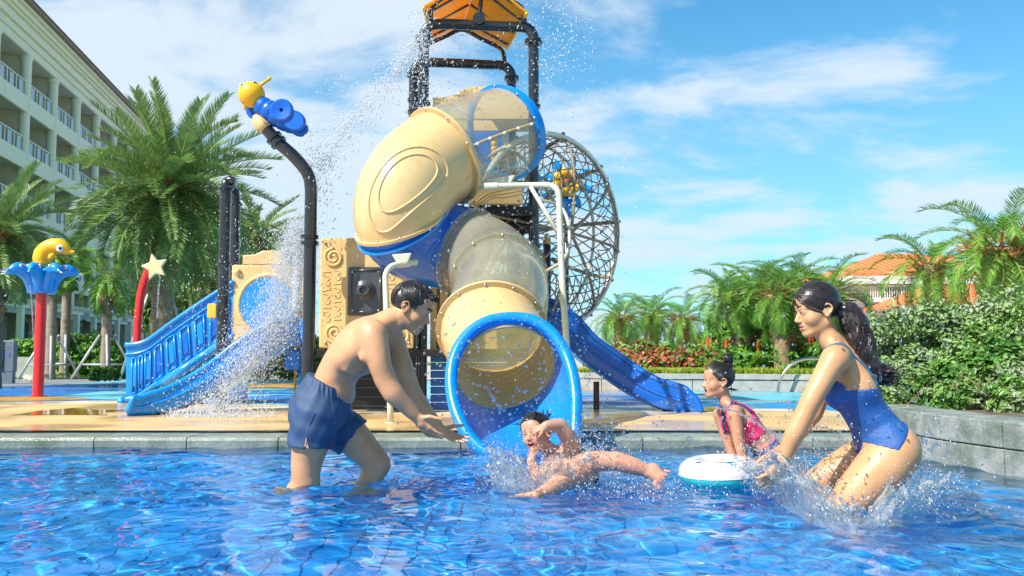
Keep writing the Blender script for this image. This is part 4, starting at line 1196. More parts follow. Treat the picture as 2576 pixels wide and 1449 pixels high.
# ---- leaves
m_palm = mat('date_palm_leaf', (.13, .24, .055), .42, (.24, .36, .10), 2.5, transl=.22, detail=2)
m_palm2 = mat('pygmy_palm_leaf', (.08, .25, .025), .4, (.20, .42, .05), 2.0, transl=.3, detail=2)
m_rach = mat('frond_stem', (.28, .28, .07), .5, (.35, .30, .08), 3)
m_trunk = mat('palm_trunk', (.20, .13, .07), .9, (.34, .24, .14), 9, .8, 26)
m_trunks = mat('smooth_palm_trunk', (.24, .19, .15), .85, (.33, .28, .22), 6, .5, 22, aniso=(1, 1, 6))
m_boots = mat('leaf_boots', (.46, .22, .05), .8, (.30, .17, .06), 10, .8, 30)
def frond_data(name, L, nl, ll, droop, wid, m, seed, vang=.6, twist=.0, spread=1.0, sag=1.0):
    """one feather leaf along +x, arching down by droop; two rows of leaflets"""
    rf = random.Random(seed); V = []; F = []; MI = []
    pts = []; a = .0
    n = 14; p = Vector((0, 0, 0)); ang = .0
    for i in range(n + 1):
        pts.append(p.copy()); ang -= droop / n * (0.5 + i / n)
        p = p + Vector((math.cos(ang), 0, math.sin(ang))) * (L / n)
    b = MB(); b.tube(pts, [L * .009 * (1 - .75 * i / n) for i in range(n + 1)], 4)
    V += b.V; F += b.F; MI += [1] * len(b.F)
    for k in range(nl):
        t = .10 + .90 * k / nl; i = min(int(t * n), n - 1); q = pts[i].lerp(pts[i + 1], t * n - i)
        d = (pts[i + 1] - pts[i]).normalized(); up = Vector((0, 1, 0)).cross(d) * -1
        if up.z < 0: up = -up
        for s in (-1, 1):
            ln = ll * (.35 + .65 * math.sin(PI * min(1, .12 + t * .85)) ** .7) * rf.uniform(.85, 1.1)
            va = vang + rf.uniform(-.22, .22)
            dirv = (d * (.55 + .5 * t + rf.uniform(-.1, .1)) + Vector((0, s, 0)) * math.cos(va) * spread + up * math.sin(va)).normalized()
            tip = q + dirv * ln + Vector((0, 0, -ln * rf.uniform(.02, .22) * sag))
            mid = q + dirv * ln * .5
            sd = dirv.cross(up + Vector((0, 0, .01))).normalized() * wid * .5
            # small twist so leaflets catch the light differently
            sd = (sd + up * rf.uniform(-.4, .4) * wid).normalized() * wid * .5
            j = len(V); V += [tuple(q - sd * .6), tuple(q + sd * .6), tuple(mid + sd), tuple(tip), tuple(mid - sd)]
            F += [(j, j + 1, j + 2, j + 4), (j + 4, j + 2, j + 3)]; MI += [0, 0]
    me = bpy.data.meshes.new(name); me.from_pydata(V, [], F); me.materials.append(m); me.materials.append(m_rach)
    me.polygons.foreach_set('material_index', MI); me.update(); return me
m_dead = mat('dry_frond', (.30, .19, .08), .8, (.42, .30, .15), 4)
DEAD = {}
def palm(name, base, h, label, cat, variants, nfr, lean=(0, 0), tr=.2, seed=1, group=None, elev=(-.5, 1.35), mt=None, sc=1.0, boots=True, azs=None, trunk_prof=None, hang=0):
    rp_ = random.Random(seed)
    t = thing(name, base, label, cat, group)
    base = Vector(base); top = base + Vector((lean[0], lean[1], h))
    pts = spline([base - Vector((0, 0, .1)), base + Vector((lean[0] * .15, lean[1] * .15, h * .4)), base + Vector((lean[0] * .6, lean[1] * .6, h * .75)), top], 7)
    n = len(pts); b = MB()
    r_ = [tr * (1.15 - .25 * i / n) * (1 + .05 * math.sin(i * 2.6)) for i in range(n)]
    if boots: 
        for i in range(n):
            if i > n * .78: r_[i] = tr * lerp(1, 1.7, (i / n - .78) / .22)
    b.tube(pts, r_, 12); tro = b.build('trunk', mt or m_trunk, t, smooth=True)
    if boots:      # stubs of old leaf bases all over the trunk
        b = MB()
        for i in range(90):
            f_ = rp_.uniform(.25, 1) ** .7; k = min(int(f_ * (n - 1)), n - 2); c = pts[k].lerp(pts[k + 1], f_ * (n - 1) - k); a = i * 2.399
            o = Vector((math.cos(a), math.sin(a), .0)); rr_ = r_[k]
            b.tube([c + o * rr_ * .8, c + o * (rr_ * 1.25) + Vector((0, 0, tr * .35))], [tr * .22, tr * .10], 5)
        for i in range(46 if tr > .155 else 20):
            a = i * 2.399; o = Vector((math.cos(a), math.sin(a), 0)); el_ = rp_.uniform(-.1, 1.1); v_ = o * math.cos(el_) + Vector((0, 0, math.sin(el_)))
            c = top + Vector((0, 0, -tr * rp_.uniform(.0, 1.4))); b.tube([c + o * tr * .9, c + o * tr * 1.1 + v_ * tr * 2.0], [tr * .16, tr * .07], 5)
        b.build('leaf_bases', m_boots if mt is None else mt, tro, smooth=False, kind='stuff')
    for i in range(nfr):
        az = i * 2.39996 + rp_.uniform(-.2, .2)
        f_ = (i + .5) / nfr
        el = lerp(elev[1], elev[0], f_ ** .85) + rp_.uniform(-.1, .1)
        vi = min(len(variants) - 1, int(f_ * len(variants)))
        if rp_.random() < .25: vi = rp_.randrange(len(variants))
        o = bpy.data.objects.new('frond', variants[vi]); COL.objects.link(o); o.parent = t
        s = sc * rp_.uniform(.86, 1.08)
        o.rotation_euler = (rp_.uniform(-.4, .4), -el, az); o.scale = (s, s, s)
        o.location = top - base + Vector((math.cos(az), math.sin(az), 0)) * tr * .6 + Vector((0, 0, (.5 - f_) * tr * 1.2))
    for i in range(5):       # a few dry fronds hang under the crown
        src = variants[-1]
        if src.name not in DEAD:
            me = src.copy(); me.materials[0] = m_dead; me.materials[1] = m_dead; DEAD[src.name] = me
        az = rp_.uniform(0, 2 * PI); o = bpy.data.objects.new('dry_frond', DEAD[src.name]); COL.objects.link(o); o.parent = t
        s = sc * rp_.uniform(.45, .8); o.rotation_euler = (rp_.uniform(-.6, .6), rp_.uniform(.5, 1.1), az); o.scale = (s, s, s); o.location = top - base - Vector((0, 0, tr * 1.2))
    return t
DV = [frond_data('date_frond', 2.9, 84, .46, d_, .032, m_palm, s, .62, sag=.3) for d_, s in ((.45, 1), (.8, 2), (1.2, 3), (1.6, 4))]
def gp(u, Y): 
    q = P(u, 890, Y); return Vector((q.x, Y, PZ))
# the big date palm: heart at (415,465)
def ptop(u, v, Y): return P(u, v, Y)
BYp_ = 17.0
q = ptop(428, 482, BYp_)
palm('date_palm', (q.x - .1, BYp_, PZ), q.z - PZ, 'big full crowned date palm in front of the hotel, taller than the others', 'palm tree', DV, 118, lean=(.1, 0), tr=.19, seed=4, elev=(-.85, 1.42), sc=.66)
q = ptop(-12, 590, 15.0)
palm('date_palm', (q.x, 15.0, PZ), q.z - PZ, 'date palm cut by the left picture edge above the dolphin fountain', 'palm tree', DV, 80, tr=.16, seed=7, elev=(-1.0, 1.3), sc=.44)
q = ptop(490, 640, 22.0)
palm('date_palm', (q.x, 22, PZ), q.z - PZ, 'darker date palm half hidden behind the big one, over the blue stair', 'palm tree', DV, 60, tr=.17, seed=12, elev=(-.9, 1.1), sc=.6)
q = ptop(640, 600, 26.0)
palm('date_palm', (q.x, 26, PZ), q.z - PZ, 'date palm beyond the pipe arch seen through the spray', 'palm tree', DV, 60, tr=.17, seed=15, elev=(-.9, 1.0), sc=.6)
# young braced palms with grey poles
m_pole = mat('galvanised_pole', (.42, .44, .46), .4, (.55, .57, .58), 8, metal=.3)
YV = [frond_data('young_frond', 1.7, 40, .36, d_, .035, m_palm2, s + 20, .5) for d_, s in ((1.2, 1), (1.7, 2))]
def braced(u, Y, label, top_v, seed, rb_=.9, hb_=1.32, tr=.10):
    base = gp(u, Y); q = ptop(u, top_v, Y)
    t = palm('braced_palm', base, q.z - PZ, label, 'palm tree', YV, 22, tr=tr, seed=seed, group='young palms held by pole braces', mt=m_trunks, boots=False, elev=(-1.1, .9), sc=.6)
    for k in range(4):
        a = k * PI / 2 + .5; o = Vector((math.cos(a), math.sin(a), 0))
        b = MB(); b.tube([base + o * rb_ + Vector((0, 0, 0)), base + o * .13 + Vector((0, 0, hb_))], .030, 8); b.build('brace', m_pole, t, smooth=True)
    ks = [base + Vector((math.cos(k * PI / 2 + .5), math.sin(k * PI / 2 + .5), 0)) * rb_ * .70 + Vector((0, 0, hb_ * .33)) for k in range(4)]
    for k in range(4):
        b = MB(); b.tube([ks[k], ks[(k + 1) % 4]], .024, 6); b.build('tie', m_pole, t, smooth=True)
    return t
braced(127, 20.5, 'young braced palm just right of the red fountain post', 640, 31, .62, .95)
braced(163, 21.5, 'second braced palm to the right of the fountain, behind the first', 640, 32, .62, 1.0)
braced(266, 20.5, 'braced palm standing alone left of the blue stair', 690, 33, .68, .98)
braced(398, 19.5, 'braced palm with tall grey poles behind the star fountain', 600, 34, .75, 2.2, .14)

# ---- bushes: a volume filled with leaf faces
def leafmass(name, blobs, nleaf, lsize, m, parent=None, seed=1, kind='stuff', org=None, aspect=.55, updir=.4, surface=.75, midx=None, label=None, clump=0):
    rl = np.random.default_rng(seed)
    tot = sum(b_[1][0] * b_[1][2] for b_ in blobs)
    Vs = []
    for c, r in blobs:
        k = int(nleaf * r[0] * r[2] / tot)
        d = rl.normal(size=(k, 3)); d /= np.linalg.norm(d, axis=1)[:, None]
        rad_ = np.where(rl.random(k) < surface, rl.uniform(.86, 1.06, k), rl.uniform(.3, .9, k))
        # lumpy outline
        lum = 1 + .16 * np.sin(d[:, 0] * 7 + c[0] * 5) * np.sin(d[:, 1] * 6 + c[1] * 3) + .14 * np.sin(d[:, 2] * 8 + d[:, 0] * 5 + c[0])
        p = np.array(c)[None] + d * np.array(r)[None] * (rad_ * lum)[:, None]
        nrm = d * .8 + rl.normal(size=(k, 3)) * .55 + np.array([0, 0, updir])
        Vs.append((p, nrm))
    p = np.concatenate([a for a, _ in Vs]); nrm = np.concatenate([b_ for _, b_ in Vs])
    keep = p[:, 2] > PZ - .02; p = p[keep]; nrm = nrm[keep]
    nrm /= np.linalg.norm(nrm, axis=1)[:, None]
    k = len(p); t1 = np.cross(nrm, rl.normal(size=(k, 3))); t1 /= np.linalg.norm(t1, axis=1)[:, None]; t2 = np.cross(nrm, t1)
    s = (lsize * rl.uniform(.6, 1.35, k))[:, None]
    A = p - t1 * s * .5; B = p + t2 * s * aspect * .5 + nrm * s * .08; C_ = p + t1 * s * .5; D_ = p - t2 * s * aspect * .5 + nrm * s * .08
    V = np.stack([A, B, C_, D_], 1).reshape(-1, 3); F = np.arange(4 * k).reshape(-1, 4)
    mi = None
    if isinstance(m, (list, tuple)):
        w_ = midx or [1 / len(m)] * len(m); mi = rl.choice(len(m), k, p=w_)
        if clump:      # leaves of one kind keep together on their twigs
            f_ = np.sin(p[:, 0] * clump + 2 * np.sin(p[:, 2] * clump * .7)) + np.sin(p[:, 1] * clump * 1.3 + p[:, 2] * clump) + .8 * np.sin(p[:, 2] * clump * 1.9 - p[:, 0] * clump * 1.4) + rl.normal(size=k) * .7
            q_ = np.quantile(f_, np.cumsum(w_)[:-1]); mi = np.searchsorted(q_, f_)
    return npmesh(name, V, F, m, parent, smooth=False, midx=mi, kind=kind, org=org, label=label)
def bush(name, label, cat, blobs, nleaf, lsize, m, seed=1, group=None, **kw):
    c = blobs[0][0]; t = thing(name, (c[0], c[1], PZ), label, cat, group)
    leafmass('foliage', blobs, nleaf, lsize, m, t, seed, kind='stuff', **kw)
    return t
def stems(t, pts_base, tops, r, m):
    b = MB()
    for a, c in zip(pts_base, tops): b.tube(spline([a, (Vector(a) + Vector(c)) / 2 + Vector((.05, 0, .05)), c], 4), r, 5)
    b.build('stem', m, t, smooth=True)
m_hedge = mat('bright_hedge_leaf', (.09, .30, .012), .4, (.20, .46, .03), 3, transl=.3)
m_dgreen = mat('dark_leaf', (.035, .13, .02), .4, (.08, .22, .03), 3, transl=.2)
m_silver = mat('silvery_leaf', (.21, .30, .15), .5, (.30, .38, .21), 3, transl=.15)
m_mgreen = mat('mid_leaf', (.08, .23, .03), .42, (.16, .33, .055), 3, transl=.25)
m_lgreen = mat('pale_leaf', (.20, .36, .09), .45, (.30, .45, .14), 3, transl=.25)
m_stem = mat('brown_stem', (.14, .09, .05), .8)
def blob(u, v, Y, rx, rz, ry=None):
    q = P(u, v, Y); k = Y / 2300
    return ((q.x, Y, q.z), (rx * k, (ry or rx) * k, rz * k))
bush('hedge', 'bright green clipped hedge at the far left behind the fountain post', 'hedge', [blob(u, 874, 23, 26, 18, 60) for u in (45, 75, 105)], 5200, .12, [m_hedge, m_mgreen], 3)
bush('shrub', 'bright green rounded shrub behind the braced palms', 'shrub', [blob(u, v, 22, 44, h, 50) for u, v, h in ((200, 890, 45), (250, 880, 42), (170, 900, 34), (300, 905, 40), (225, 915, 28))], 9000, .12, [m_hedge, m_mgreen], 4)
bush('shrub', 'darker green shrub left of the stair foot', 'shrub', [blob(u, 920, 21, 40, 26, 30) for u in (280, 320)], 3500, .10, [m_mgreen, m_dgreen], 5)
bush('bush', 'small thin leaved bush growing at the edge of the lawn by the path', 'bush', [blob(262, 940, 17, 30, 16, 12), blob(240, 944, 17, 16, 12, 10), blob(286, 944, 17, 16, 12, 10)], 700, .09, [m_mgreen, m_dgreen], 6)
bush('background_trees', 'mass of dark trees behind the date palms and the stair', 'trees', [blob(u, v, 30, rx, rz, 60) for u, v, rx, rz in ((500, 700, 90, 130), (600, 760, 80, 110), (700, 720, 60, 130), (420, 760, 80, 90), (680, 860, 70, 60), (560, 880, 80, 60), (400, 640, 60, 80))], 26000, .26, [m_dgreen, m_mgreen], 8)
bush('hedge', 'low dark hedge glimpsed under the blue slide and the tower deck', 'hedge', [blob(u, 900, 20, 70, 50, 30) for u in (640, 720, 800, 860)], 8000, .12, [m_dgreen, m_mgreen], 9)
# planter wall on the left, rock, blue grey sign post
b = MB(); a, c = P(40, 898, 22), P(112, 928, 22); b.box(((a.x + c.x) / 2, 22, (a.z + PZ) / 2), (c.x - a.x + .4, .25, a.z - PZ)); tag(b.build('planter_wall', mat('concrete', (.32, .32, .29), .7, (.4, .4, .37), 5), None, org=Vector((a.x, 22, PZ))), 'grey concrete planter wall under the far left hedge', 'planter')
rk = MB(); c = P(82, 935, 18.5); rk.ball(Vector((c.x, 18.5, PZ + .04)), (.20, .14, .10), 9, Matrix.Rotation(.3, 3, 'Y')); tag(rk.build('rock', mat('pale_rock', (.42, .38, .32), .8, (.55, .5, .44), 6, .4, 20), None, org=Vector((c.x, 18.5, PZ)), smooth=False), 'pale rock lying on the lawn beside the sign post', 'rock')
sg = thing('sign_post', gp(18, 17.5), 'blue grey information pillar with faint lettering at the far left', 'sign')
a, c = P(4, 857, 17.5), P(38, 935, 17.5)
m_sign = mat('slate_blue_panel', (.10, .14, .19), .4, (.12, .17, .22), 3)
b = MB(); b.box(((a.x + c.x) / 2, 17.5, (a.z + c.z) / 2), (c.x - a.x, .14, a.z - c.z)); b.build('panel', m_sign, sg, bevel=.01)
b = MB(); b.box(((a.x + c.x) / 2, 17.5, (c.z + PZ) / 2), ((c.x - a.x) * .85, .12, c.z - PZ)); b.build('foot', m_sign, sg)
b = MB(); b.box((a.x + .075, 17.42, (a.z + c.z) / 2), (.035, .02, (a.z - c.z) * .94)); b.build('stripe', mat('navy_stripe', (.01, .04, .16), .4), sg)
for k, s_ in enumerate(('RESORT MAP', 'POOLS')):
    cu = bpy.data.curves.new('lettering', 'FONT'); cu.body = s_ if False else ('RESTAURANT' if k == 0 else 'THE POOL'); cu.size = .042; cu.extrude = .002
    break
# faint, unreadable rows of small marks, as blurred in the photograph
for k, (w_, zz_) in enumerate(((.12, .10), (.07, .15))):
    b = MB()
    for i in range(int(w_ / .014)): b.box((a.x + .115 + i * .014, 17.425, a.z - zz_), (.009, .004, .022))
    b.build('lettering', mat('grey_print', (.25, .3, .36), .5), sg, kind='stuff')
b = MB(); b.box((a.x + .19, 17.425, a.z - .27), (.03, .004, .07)); b.box((a.x + .19, 17.424, a.z - .27), (.07, .004, .025)); b.build('emblem', mat('blue_print', (.04, .14, .38), .5), sg)

# ------------------------------------------------------------------ right side
# planter wall behind the deck
RW = thing('planter_wall', G(1800, 988), 'long grey stone planter wall below the flower bed on the right', 'planter')
m_pw = mat('planter_stone', (.30, .30, .28), .7, (.40, .40, .37), 6, .2, 30, dirt=(3, .55, .75, (.2, .2, .18)))
wy = G(1800, 985).y
wl = [Vector((G(1460, 980).x, wy + .9, 0)), Vector((G(1640, 980).x, wy + .3, 0)), Vector((G(1850, 986).x, wy, 0)), Vector((G(2000, 990).x, wy - .15, 0)), Vector((G(2150, 995).x, wy - .4, 0)), Vector((4.9, wy - 1.0, 0)), Vector((5.6, wy - 1.6, 0))]
wtop = P(1850, 941, wy).z
for i in range(len(wl) - 1):
    a, c = wl[i], wl[i + 1]; n_ = max(1, int((c - a).length / .42)); d = (c - a).normalized()
    for k in range(n_):
        p, e = a.lerp(c, k / n_), a.lerp(c, (k + 1) / n_)
        b = MB(); b.box(((p.x + e.x) / 2, (p.y + e.y) / 2 + .1, (PZ + wtop - .09) / 2), ((e - p).length - .01, .2, wtop - .09 - PZ), math.atan2(d.y, d.x)); b.build('block', m_pw, RW, bevel=.004)
        if k % 2 == 0:
            e2 = a.lerp(c, min(1, (k + 2) / n_)); b = MB(); b.box(((p.x + e2.x) / 2, (p.y + e2.y) / 2 + .1, wtop - .04), ((e2 - p).length - .008, .24, .08), math.atan2(d.y, d.x)); b.build('cap_stone', m_pw, RW, bevel=.005)
wmx = (wl[1].x + wl[4].x) / 2
# stainless hand rail arch
hr = thing('handrail', G(1957, 990), 'stainless steel arched handrail in front of the planter wall', 'handrail')
hy = wy - .35
b = MB(); b.tube(spline([P(1956, 990, hy), P(1960, 965, hy), P(1972, 938, hy), P(1995, 915, hy), P(2030, 903, hy), P(2075, 905, hy), P(2110, 925, hy), P(2125, 960, hy), P(2128, 992, hy)], 6), .022, 12)
b.build('tube', mat('stainless', (.55, .54, .52), .22, metal=1.0), hr, smooth=True)
for u in (1956, 2128):
    c = P(u, 991, hy); b = MB(); b.lathe((c.x, hy, PZ), [(.045, 0), (.045, .012), (.026, .016)], 14); b.build('flange', MATS['stainless'], hr, smooth=True, sharp=30)

# strip of yellow green blades above the wall, red spiked flowers, croton
def blades(name, n, reg, ln, m, seed, wd=.012, parent=None, out=.6, kind='stuff'):
    rb_ = np.random.default_rng(seed); V = []; k = n
    x, y, z = reg(rb_, k); a = rb_.uniform(0, 2 * PI, k); o = np.stack([np.cos(a), np.sin(a), 0 * a], 1)
    L_ = (ln * rb_.uniform(.6, 1.2, k))[:, None]; b0 = np.stack([x, y, z], 1); up = np.array([0, 0, 1.])
    m1 = b0 + (o * .35 * out + up * .75) * L_ * .6; tp = b0 + (o * out + up * .62) * L_
    s = np.stack([-np.sin(a), np.cos(a), 0 * a], 1) * wd
    V = np.stack([b0 - s * .6, b0 + s * .6, m1 + s, m1 - s, tp], 1).reshape(-1, 3)
    j = np.arange(k) * 5
    F = np.concatenate([np.stack([j, j + 1, j + 2, j + 3], 1), np.stack([j + 3, j + 2, j + 4, j + 4], 1)])
    F3 = np.concatenate([np.stack([j, j + 1, j + 2], 1), np.stack([j, j + 2, j + 3], 1), np.stack([j + 3, j + 2, j + 4], 1)])
    return npmesh(name, V, F3, m, parent, smooth=False, kind=kind)
m_lily = mat('yellow_green_blade', (.28, .42, .03), .45, (.50, .56, .08), 3, transl=.3)
def wy_at(x): 
    for i in range(len(wl) - 1):
        if wl[i].x <= x <= wl[i + 1].x: return lerp(wl[i].y, wl[i + 1].y, (x - wl[i].x) / (wl[i + 1].x - wl[i].x))
    return wl[-1].y
def reg_(y0, y1, x0=wl[0].x, x1_=wl[-1].x, z=wtop - .06):
    def f(r, k):
        x = r.uniform(x0, x1_, k); y = np.array([wy_at(v) for v in x]) + r.uniform(y0, y1, k); return x, y, np.full(k, z)
    return f
tag(blades('border_grass', 5200, reg_(.15, .8), .22, m_lily, 21), 'strip of yellow green blades along the top of the right hand planter wall', 'grass')
flb = thing('flower_bed', (wmx, wy + 1.6, wtop), 'bed of leafy green plants with upright red flower spikes above the planter wall', 'flower bed')
xa_, xb_ = P(1775, 900, wy + 1).x, P(2230, 900, wy).x
bl_ = []
for k in range(15):
    x = lerp(xa_, xb_ + .4, k / 14); bl_.append(((x, wy_at(x) + 1.35 + .3 * math.sin(k * 2), wtop + .18 + .05 * math.sin(k * 1.7)), (.34, .55, .27)))
leafmass('foliage', bl_, 9500, .11, [m_mgreen, m_hedge, m_dgreen], flb, 22, aspect=.45, midx=[.5, .3, .2])
m_redf = mat('red_spike', (.62, .03, .01), .5, (.75, .10, .02), 5)
rfl = random.Random(6)
for k in range(95):
    x = rfl.uniform(xa_ - .1, xb_); y = wy_at(x) + rfl.uniform(.9, 1.7); z = wtop + rfl.uniform(.25, .52); h_ = rfl.uniform(.05, .10)
    b = MB(); b.tube([(x, y, z - .12), (x, y, z), (x + rfl.uniform(-.01, .01), y, z + h_ * .5), (x, y, z + h_)], [.004, .013, .015, .003], 5); b.build('flower_spike', m_redf, flb)
m_croton = mat('croton_leaf', (.30, .05, .035), .45, (.42, .14, .04), 4, transl=.25)
m_croton2 = mat('croton_pink_leaf', (.50, .16, .12), .45, (.5, .3, .08), 4, transl=.25)
bush('croton', 'reddish brown croton bed left of the red flowers', 'shrub bed', [((lerp(P(1530, 900, wy + 1).x, P(1790, 900, wy + 1).x, k / 5), wy_at(lerp(P(1530, 900, wy + 1).x, P(1790, 900, wy + 1).x, k / 5)) + 1.2, wtop + .15 + .03 * (k % 2)), (.27, .4, .22)) for k in range(6)], 3600, .10, [m_croton, m_croton2, m_mgreen], 23, midx=[.5, .3, .2])
bush('shrub', 'orange and green leaved shrub at the foot of the far pygmy palms', 'shrub', [blob(u, v, 17, 34, 24, 30) for u, v in ((1530, 905), (1570, 890), (1620, 880))], 2600, .11, [m_croton, m_mgreen, m_lgreen], 24, midx=[.25, .5, .25])
# silvery hedge at the right, dense with light and dark clumps
hx = [blob(2215, 905, 7.6, 70, 90, 60), blob(2240, 960, 7.0, 60, 60, 50), blob(2330, 885, 7.6, 95, 85, 80), blob(2330, 950, 6.9, 100, 75, 60), blob(2430, 870, 7.4, 90, 85, 80), blob(2440, 950, 6.7, 95, 80, 60), blob(2530, 850, 7.2, 90, 90, 80), blob(2550, 940, 6.5, 90, 90, 60), blob(2620, 870, 6.8, 80, 110, 60), blob(2270, 990, 6.6, 60, 40, 40), blob(2420, 1000, 6.3, 90, 40, 30), blob(2570, 1000, 6.0, 80, 50, 30), blob(2700, 880, 6.8, 100, 110, 80), blob(2720, 970, 6.2, 90, 80, 60), blob(2830, 890, 6.4, 100, 110, 80), blob(2860, 990, 5.8, 90, 70, 60), blob(2980, 900, 6.2, 100, 120, 80)]
sh = bush('silver_hedge', 'large silvery green hedge filling the right edge above the stone wall', 'hedge', hx, 112000, .046, [m_dgreen, m_mgreen, m_lgreen, m_silver], 26, midx=[.08, .28, .34, .30], aspect=.55, surface=.62, clump=7.5)
rs_ = random.Random(9)
b = MB()
for k in range(50):
    a = P(rs_.uniform(2240, 2576), rs_.uniform(1005, 1030), rs_.uniform(6.2, 6.8)); c = a + Vector((rs_.uniform(-.3, .3), rs_.uniform(-.15, .1), rs_.uniform(.05, .3))); b.tube([a, a.lerp(c, .5) + Vector((rs_.uniform(-.05, .05), 0, 0)), c], [.004, .003, .001], 4)
b.build('twigs', m_stem, sh, kind='stuff')
# loose sprays sticking out of the outline
leafmass('sprays', [((P(u, v, 7.3).x, 7.3, P(u, v, 7.3).z), (.10, .10, .16)) for u, v in ((2200, 830), (2250, 805), (2300, 812), (2360, 795), (2420, 805), (2480, 775), (2540, 765), (2180, 865), (2560, 770), (2330, 800))], 3600, .04, [m_silver, m_lgreen], sh, 27, surface=.3)
leafmass('blue_blossom', [((P(2260, 900, 7).x, 6.8, P(2260, 900, 7).z), (.5, .3, .35)), ((P(2230, 980, 6.6).x, 6.5, P(2230, 960, 6.6).z), (.35, .2, .2))], 260, .016, mat('blue_flower', (.25, .35, .7), .5), sh, 28)
m_soil = mat('soil', (.10, .07, .045), .9, (.16, .12, .08), 8)
b = MB(); b.prism([Vector((2.55, 5.9, .10)), Vector((3.1, 4.5, .10)), Vector((4.0, 2.5, .10)), Vector((7, 2.5, .10)), Vector((7, 9.0, .10)), Vector((2.6, 6.8, .10))], (0, 0, .15)); tag(b.build('garden_bed', m_soil, None, kind='structure'))

# pygmy palms on the right
PV = [frond_data('pygmy_frond', 1.45, 58, .30, d_, .016, m_palm2, s + 40, .35) for d_, s in ((1.3, 1), (1.8, 2), (2.2, 3))]
def pp_(u, v, Y, label, n=44, sc=1.0, seed=1, lean=(0, 0), tr=.12):
    q = P(u, v, Y); base = Vector((q.x - lean[0], Y - lean[1], PZ))
    return palm('pygmy_palm', base, q.z - PZ, label, 'palm tree', PV, n, lean=lean, tr=tr, seed=seed, group='feathery palms along the right hand garden', sc=sc * .55, elev=(-.7, 1.25))
pp_(1560, 800, 19, 'leftmost small palm of the far clump, seen past the net climber', 40, .95, 51)
pp_(1640, 790, 20, 'second small palm of the far clump', 40, 1.0, 52)
pp_(1720, 800, 19, 'third small palm of the far clump, above the croton bed', 36, .85, 53)
pp_(1835, 745, 15, 'slender leaning palm left of the thick clump behind the girl', 40, 1.0, 54, (-.18, 0), .09)
pp_(1905, 735, 15.5, 'middle palm of the thick clump behind the girl', 44, 1.1, 55, (.1, 0))
pp_(1985, 735, 14.6, 'stout trunked palm behind the face of the woman', 48, 1.15, 56, (.05, 0), .15)
pp_(2080, 745, 15.2, 'palm hidden behind the head of the woman', 48, 1.15, 57, (0, 0), .15)
pp_(1950, 740, 14.2, 'low palm with double trunk between the clump trunks', 30, .9, 58, (-.1, 0), .12)
pp_(2345, 668, 13.0, 'palm standing before the white villa', 30, 1.1, 59, (.03, 0), .13)
pp_(2520, 625, 10.5, 'tall thick trunked palm near the right picture edge', 46, 1.12, 60, (.02, 0), .17)
pp_(2600, 640, 12.5, 'palm cut off by the right picture edge', 44, 1.1, 61)
bush('far_shrubs', 'soft mid green shrubs between the palm trunks on the right', 'shrubs', [blob(u, v, 24, 80, h, 60) for u, v, h in ((1850, 850, 55), (1960, 845, 60), (2060, 850, 60), (1780, 880, 40), (1700, 890, 30), (2150, 850, 50))], 12000, .18, [m_mgreen, m_hedge, m_lgreen], 30)

# white villa with orange tiled roofs
m_vw = mat('white_render', (.76, .74, .70), .7, (.8, .78, .74), 3)
m_tile_o = mat('orange_roof_tile', (.62, .17, .05), .65, (.70, .24, .09), 30, .5, 60)
vl = thing('villa', P(2350, 890, 36), 'white villa with orange tiled roofs behind the palms on the right', 'house')
def vb(name, u0, v0, u1, v1, Y, dep, m, bev=0):
    a, c = P(u0, v0, Y), P(u1, v1, Y); b = MB(); b.box(((a.x + c.x) / 2, Y + dep / 2, (a.z + c.z) / 2), (c.x - a.x, dep, a.z - c.z)); return b.build(name, m, vl, bevel=bev)
vb('wall', 2150, 695, 2420, 905, 36, 8, m_vw); vb('wall', 2420, 745, 2680, 905, 34, 8, m_vw); vb('wall', 2085, 790, 2160, 905, 37, 6, m_vw)
def hip(u0, u1, ve, vr, ur0, ur1, Y, dep):
    a, c = P(u0, ve, Y - .9), P(u1, ve, Y - .9); r0, r1 = P(ur0, vr, Y + dep / 2), P(ur1, vr, Y + dep / 2); e0 = Vector((a.x, Y + dep + .9, a.z)); e1 = Vector((c.x, Y + dep + .9, c.z))
    for nm, poly in (('roof', [a, c, r1, r0]), ('roof', [c, e1, r1]), ('roof', [e0, a, r0])):
        b = MB(); b.prism(poly, (0, 0, .12)); o = b.build(nm, m_tile_o, vl)
    # courses of round tiles running down the slope
    b = MB()
    n = int((c.x - a.x) / .32)
    for k in range(n):
        t = (k + .5) / n; p = a.lerp(c, t); q = Vector((min(max(p.x, r0.x), r1.x), r0.y, r0.z))
        if p.x < r0.x: f_ = (p.x - a.x) / (r0.x - a.x); q = a.lerp(r0, f_)
        if p.x > r1.x: f_ = (c.x - p.x) / (c.x - r1.x); q = c.lerp(r1, f_)
        b.tube([p + Vector((0, 0, .12)), q + Vector((0, 0, .12))], .09, 5)
    b.build('roof_tiles', m_tile_o, vl, kind='stuff')
    b = MB(); b.bar(a - Vector((0, .02, .1)), c - Vector((0, .02, .1)), .12, .3); b.build('fascia', m_vw, vl)
hip(2120, 2460, 698, 648, 2205, 2400, 36, 8); hip(2390, 2760, 752, 688, 2450, 2700, 34, 8)
hip(2270, 2470, 772, 728, 2330, 2470, 33, 2.2)
vb('balcony', 2190, 748, 2330, 760, 35.2, .8, m_vw); vb('window', 2215, 712, 2250, 748, 35.9, .2, m_glass); vb('window', 2283, 712, 2322, 745, 35.9, .2, m_glass)
vb('window', 2195, 800, 2240, 850, 35.9, .2, m_glass); vb('window', 2110, 800, 2135, 830, 36.9, .2, m_glass)
b = MB()
for k in range(24): a = P(2190 + k * 6, 733, 35.2); b.box((a.x, 35.2, a.z), (.03, .03, .45))
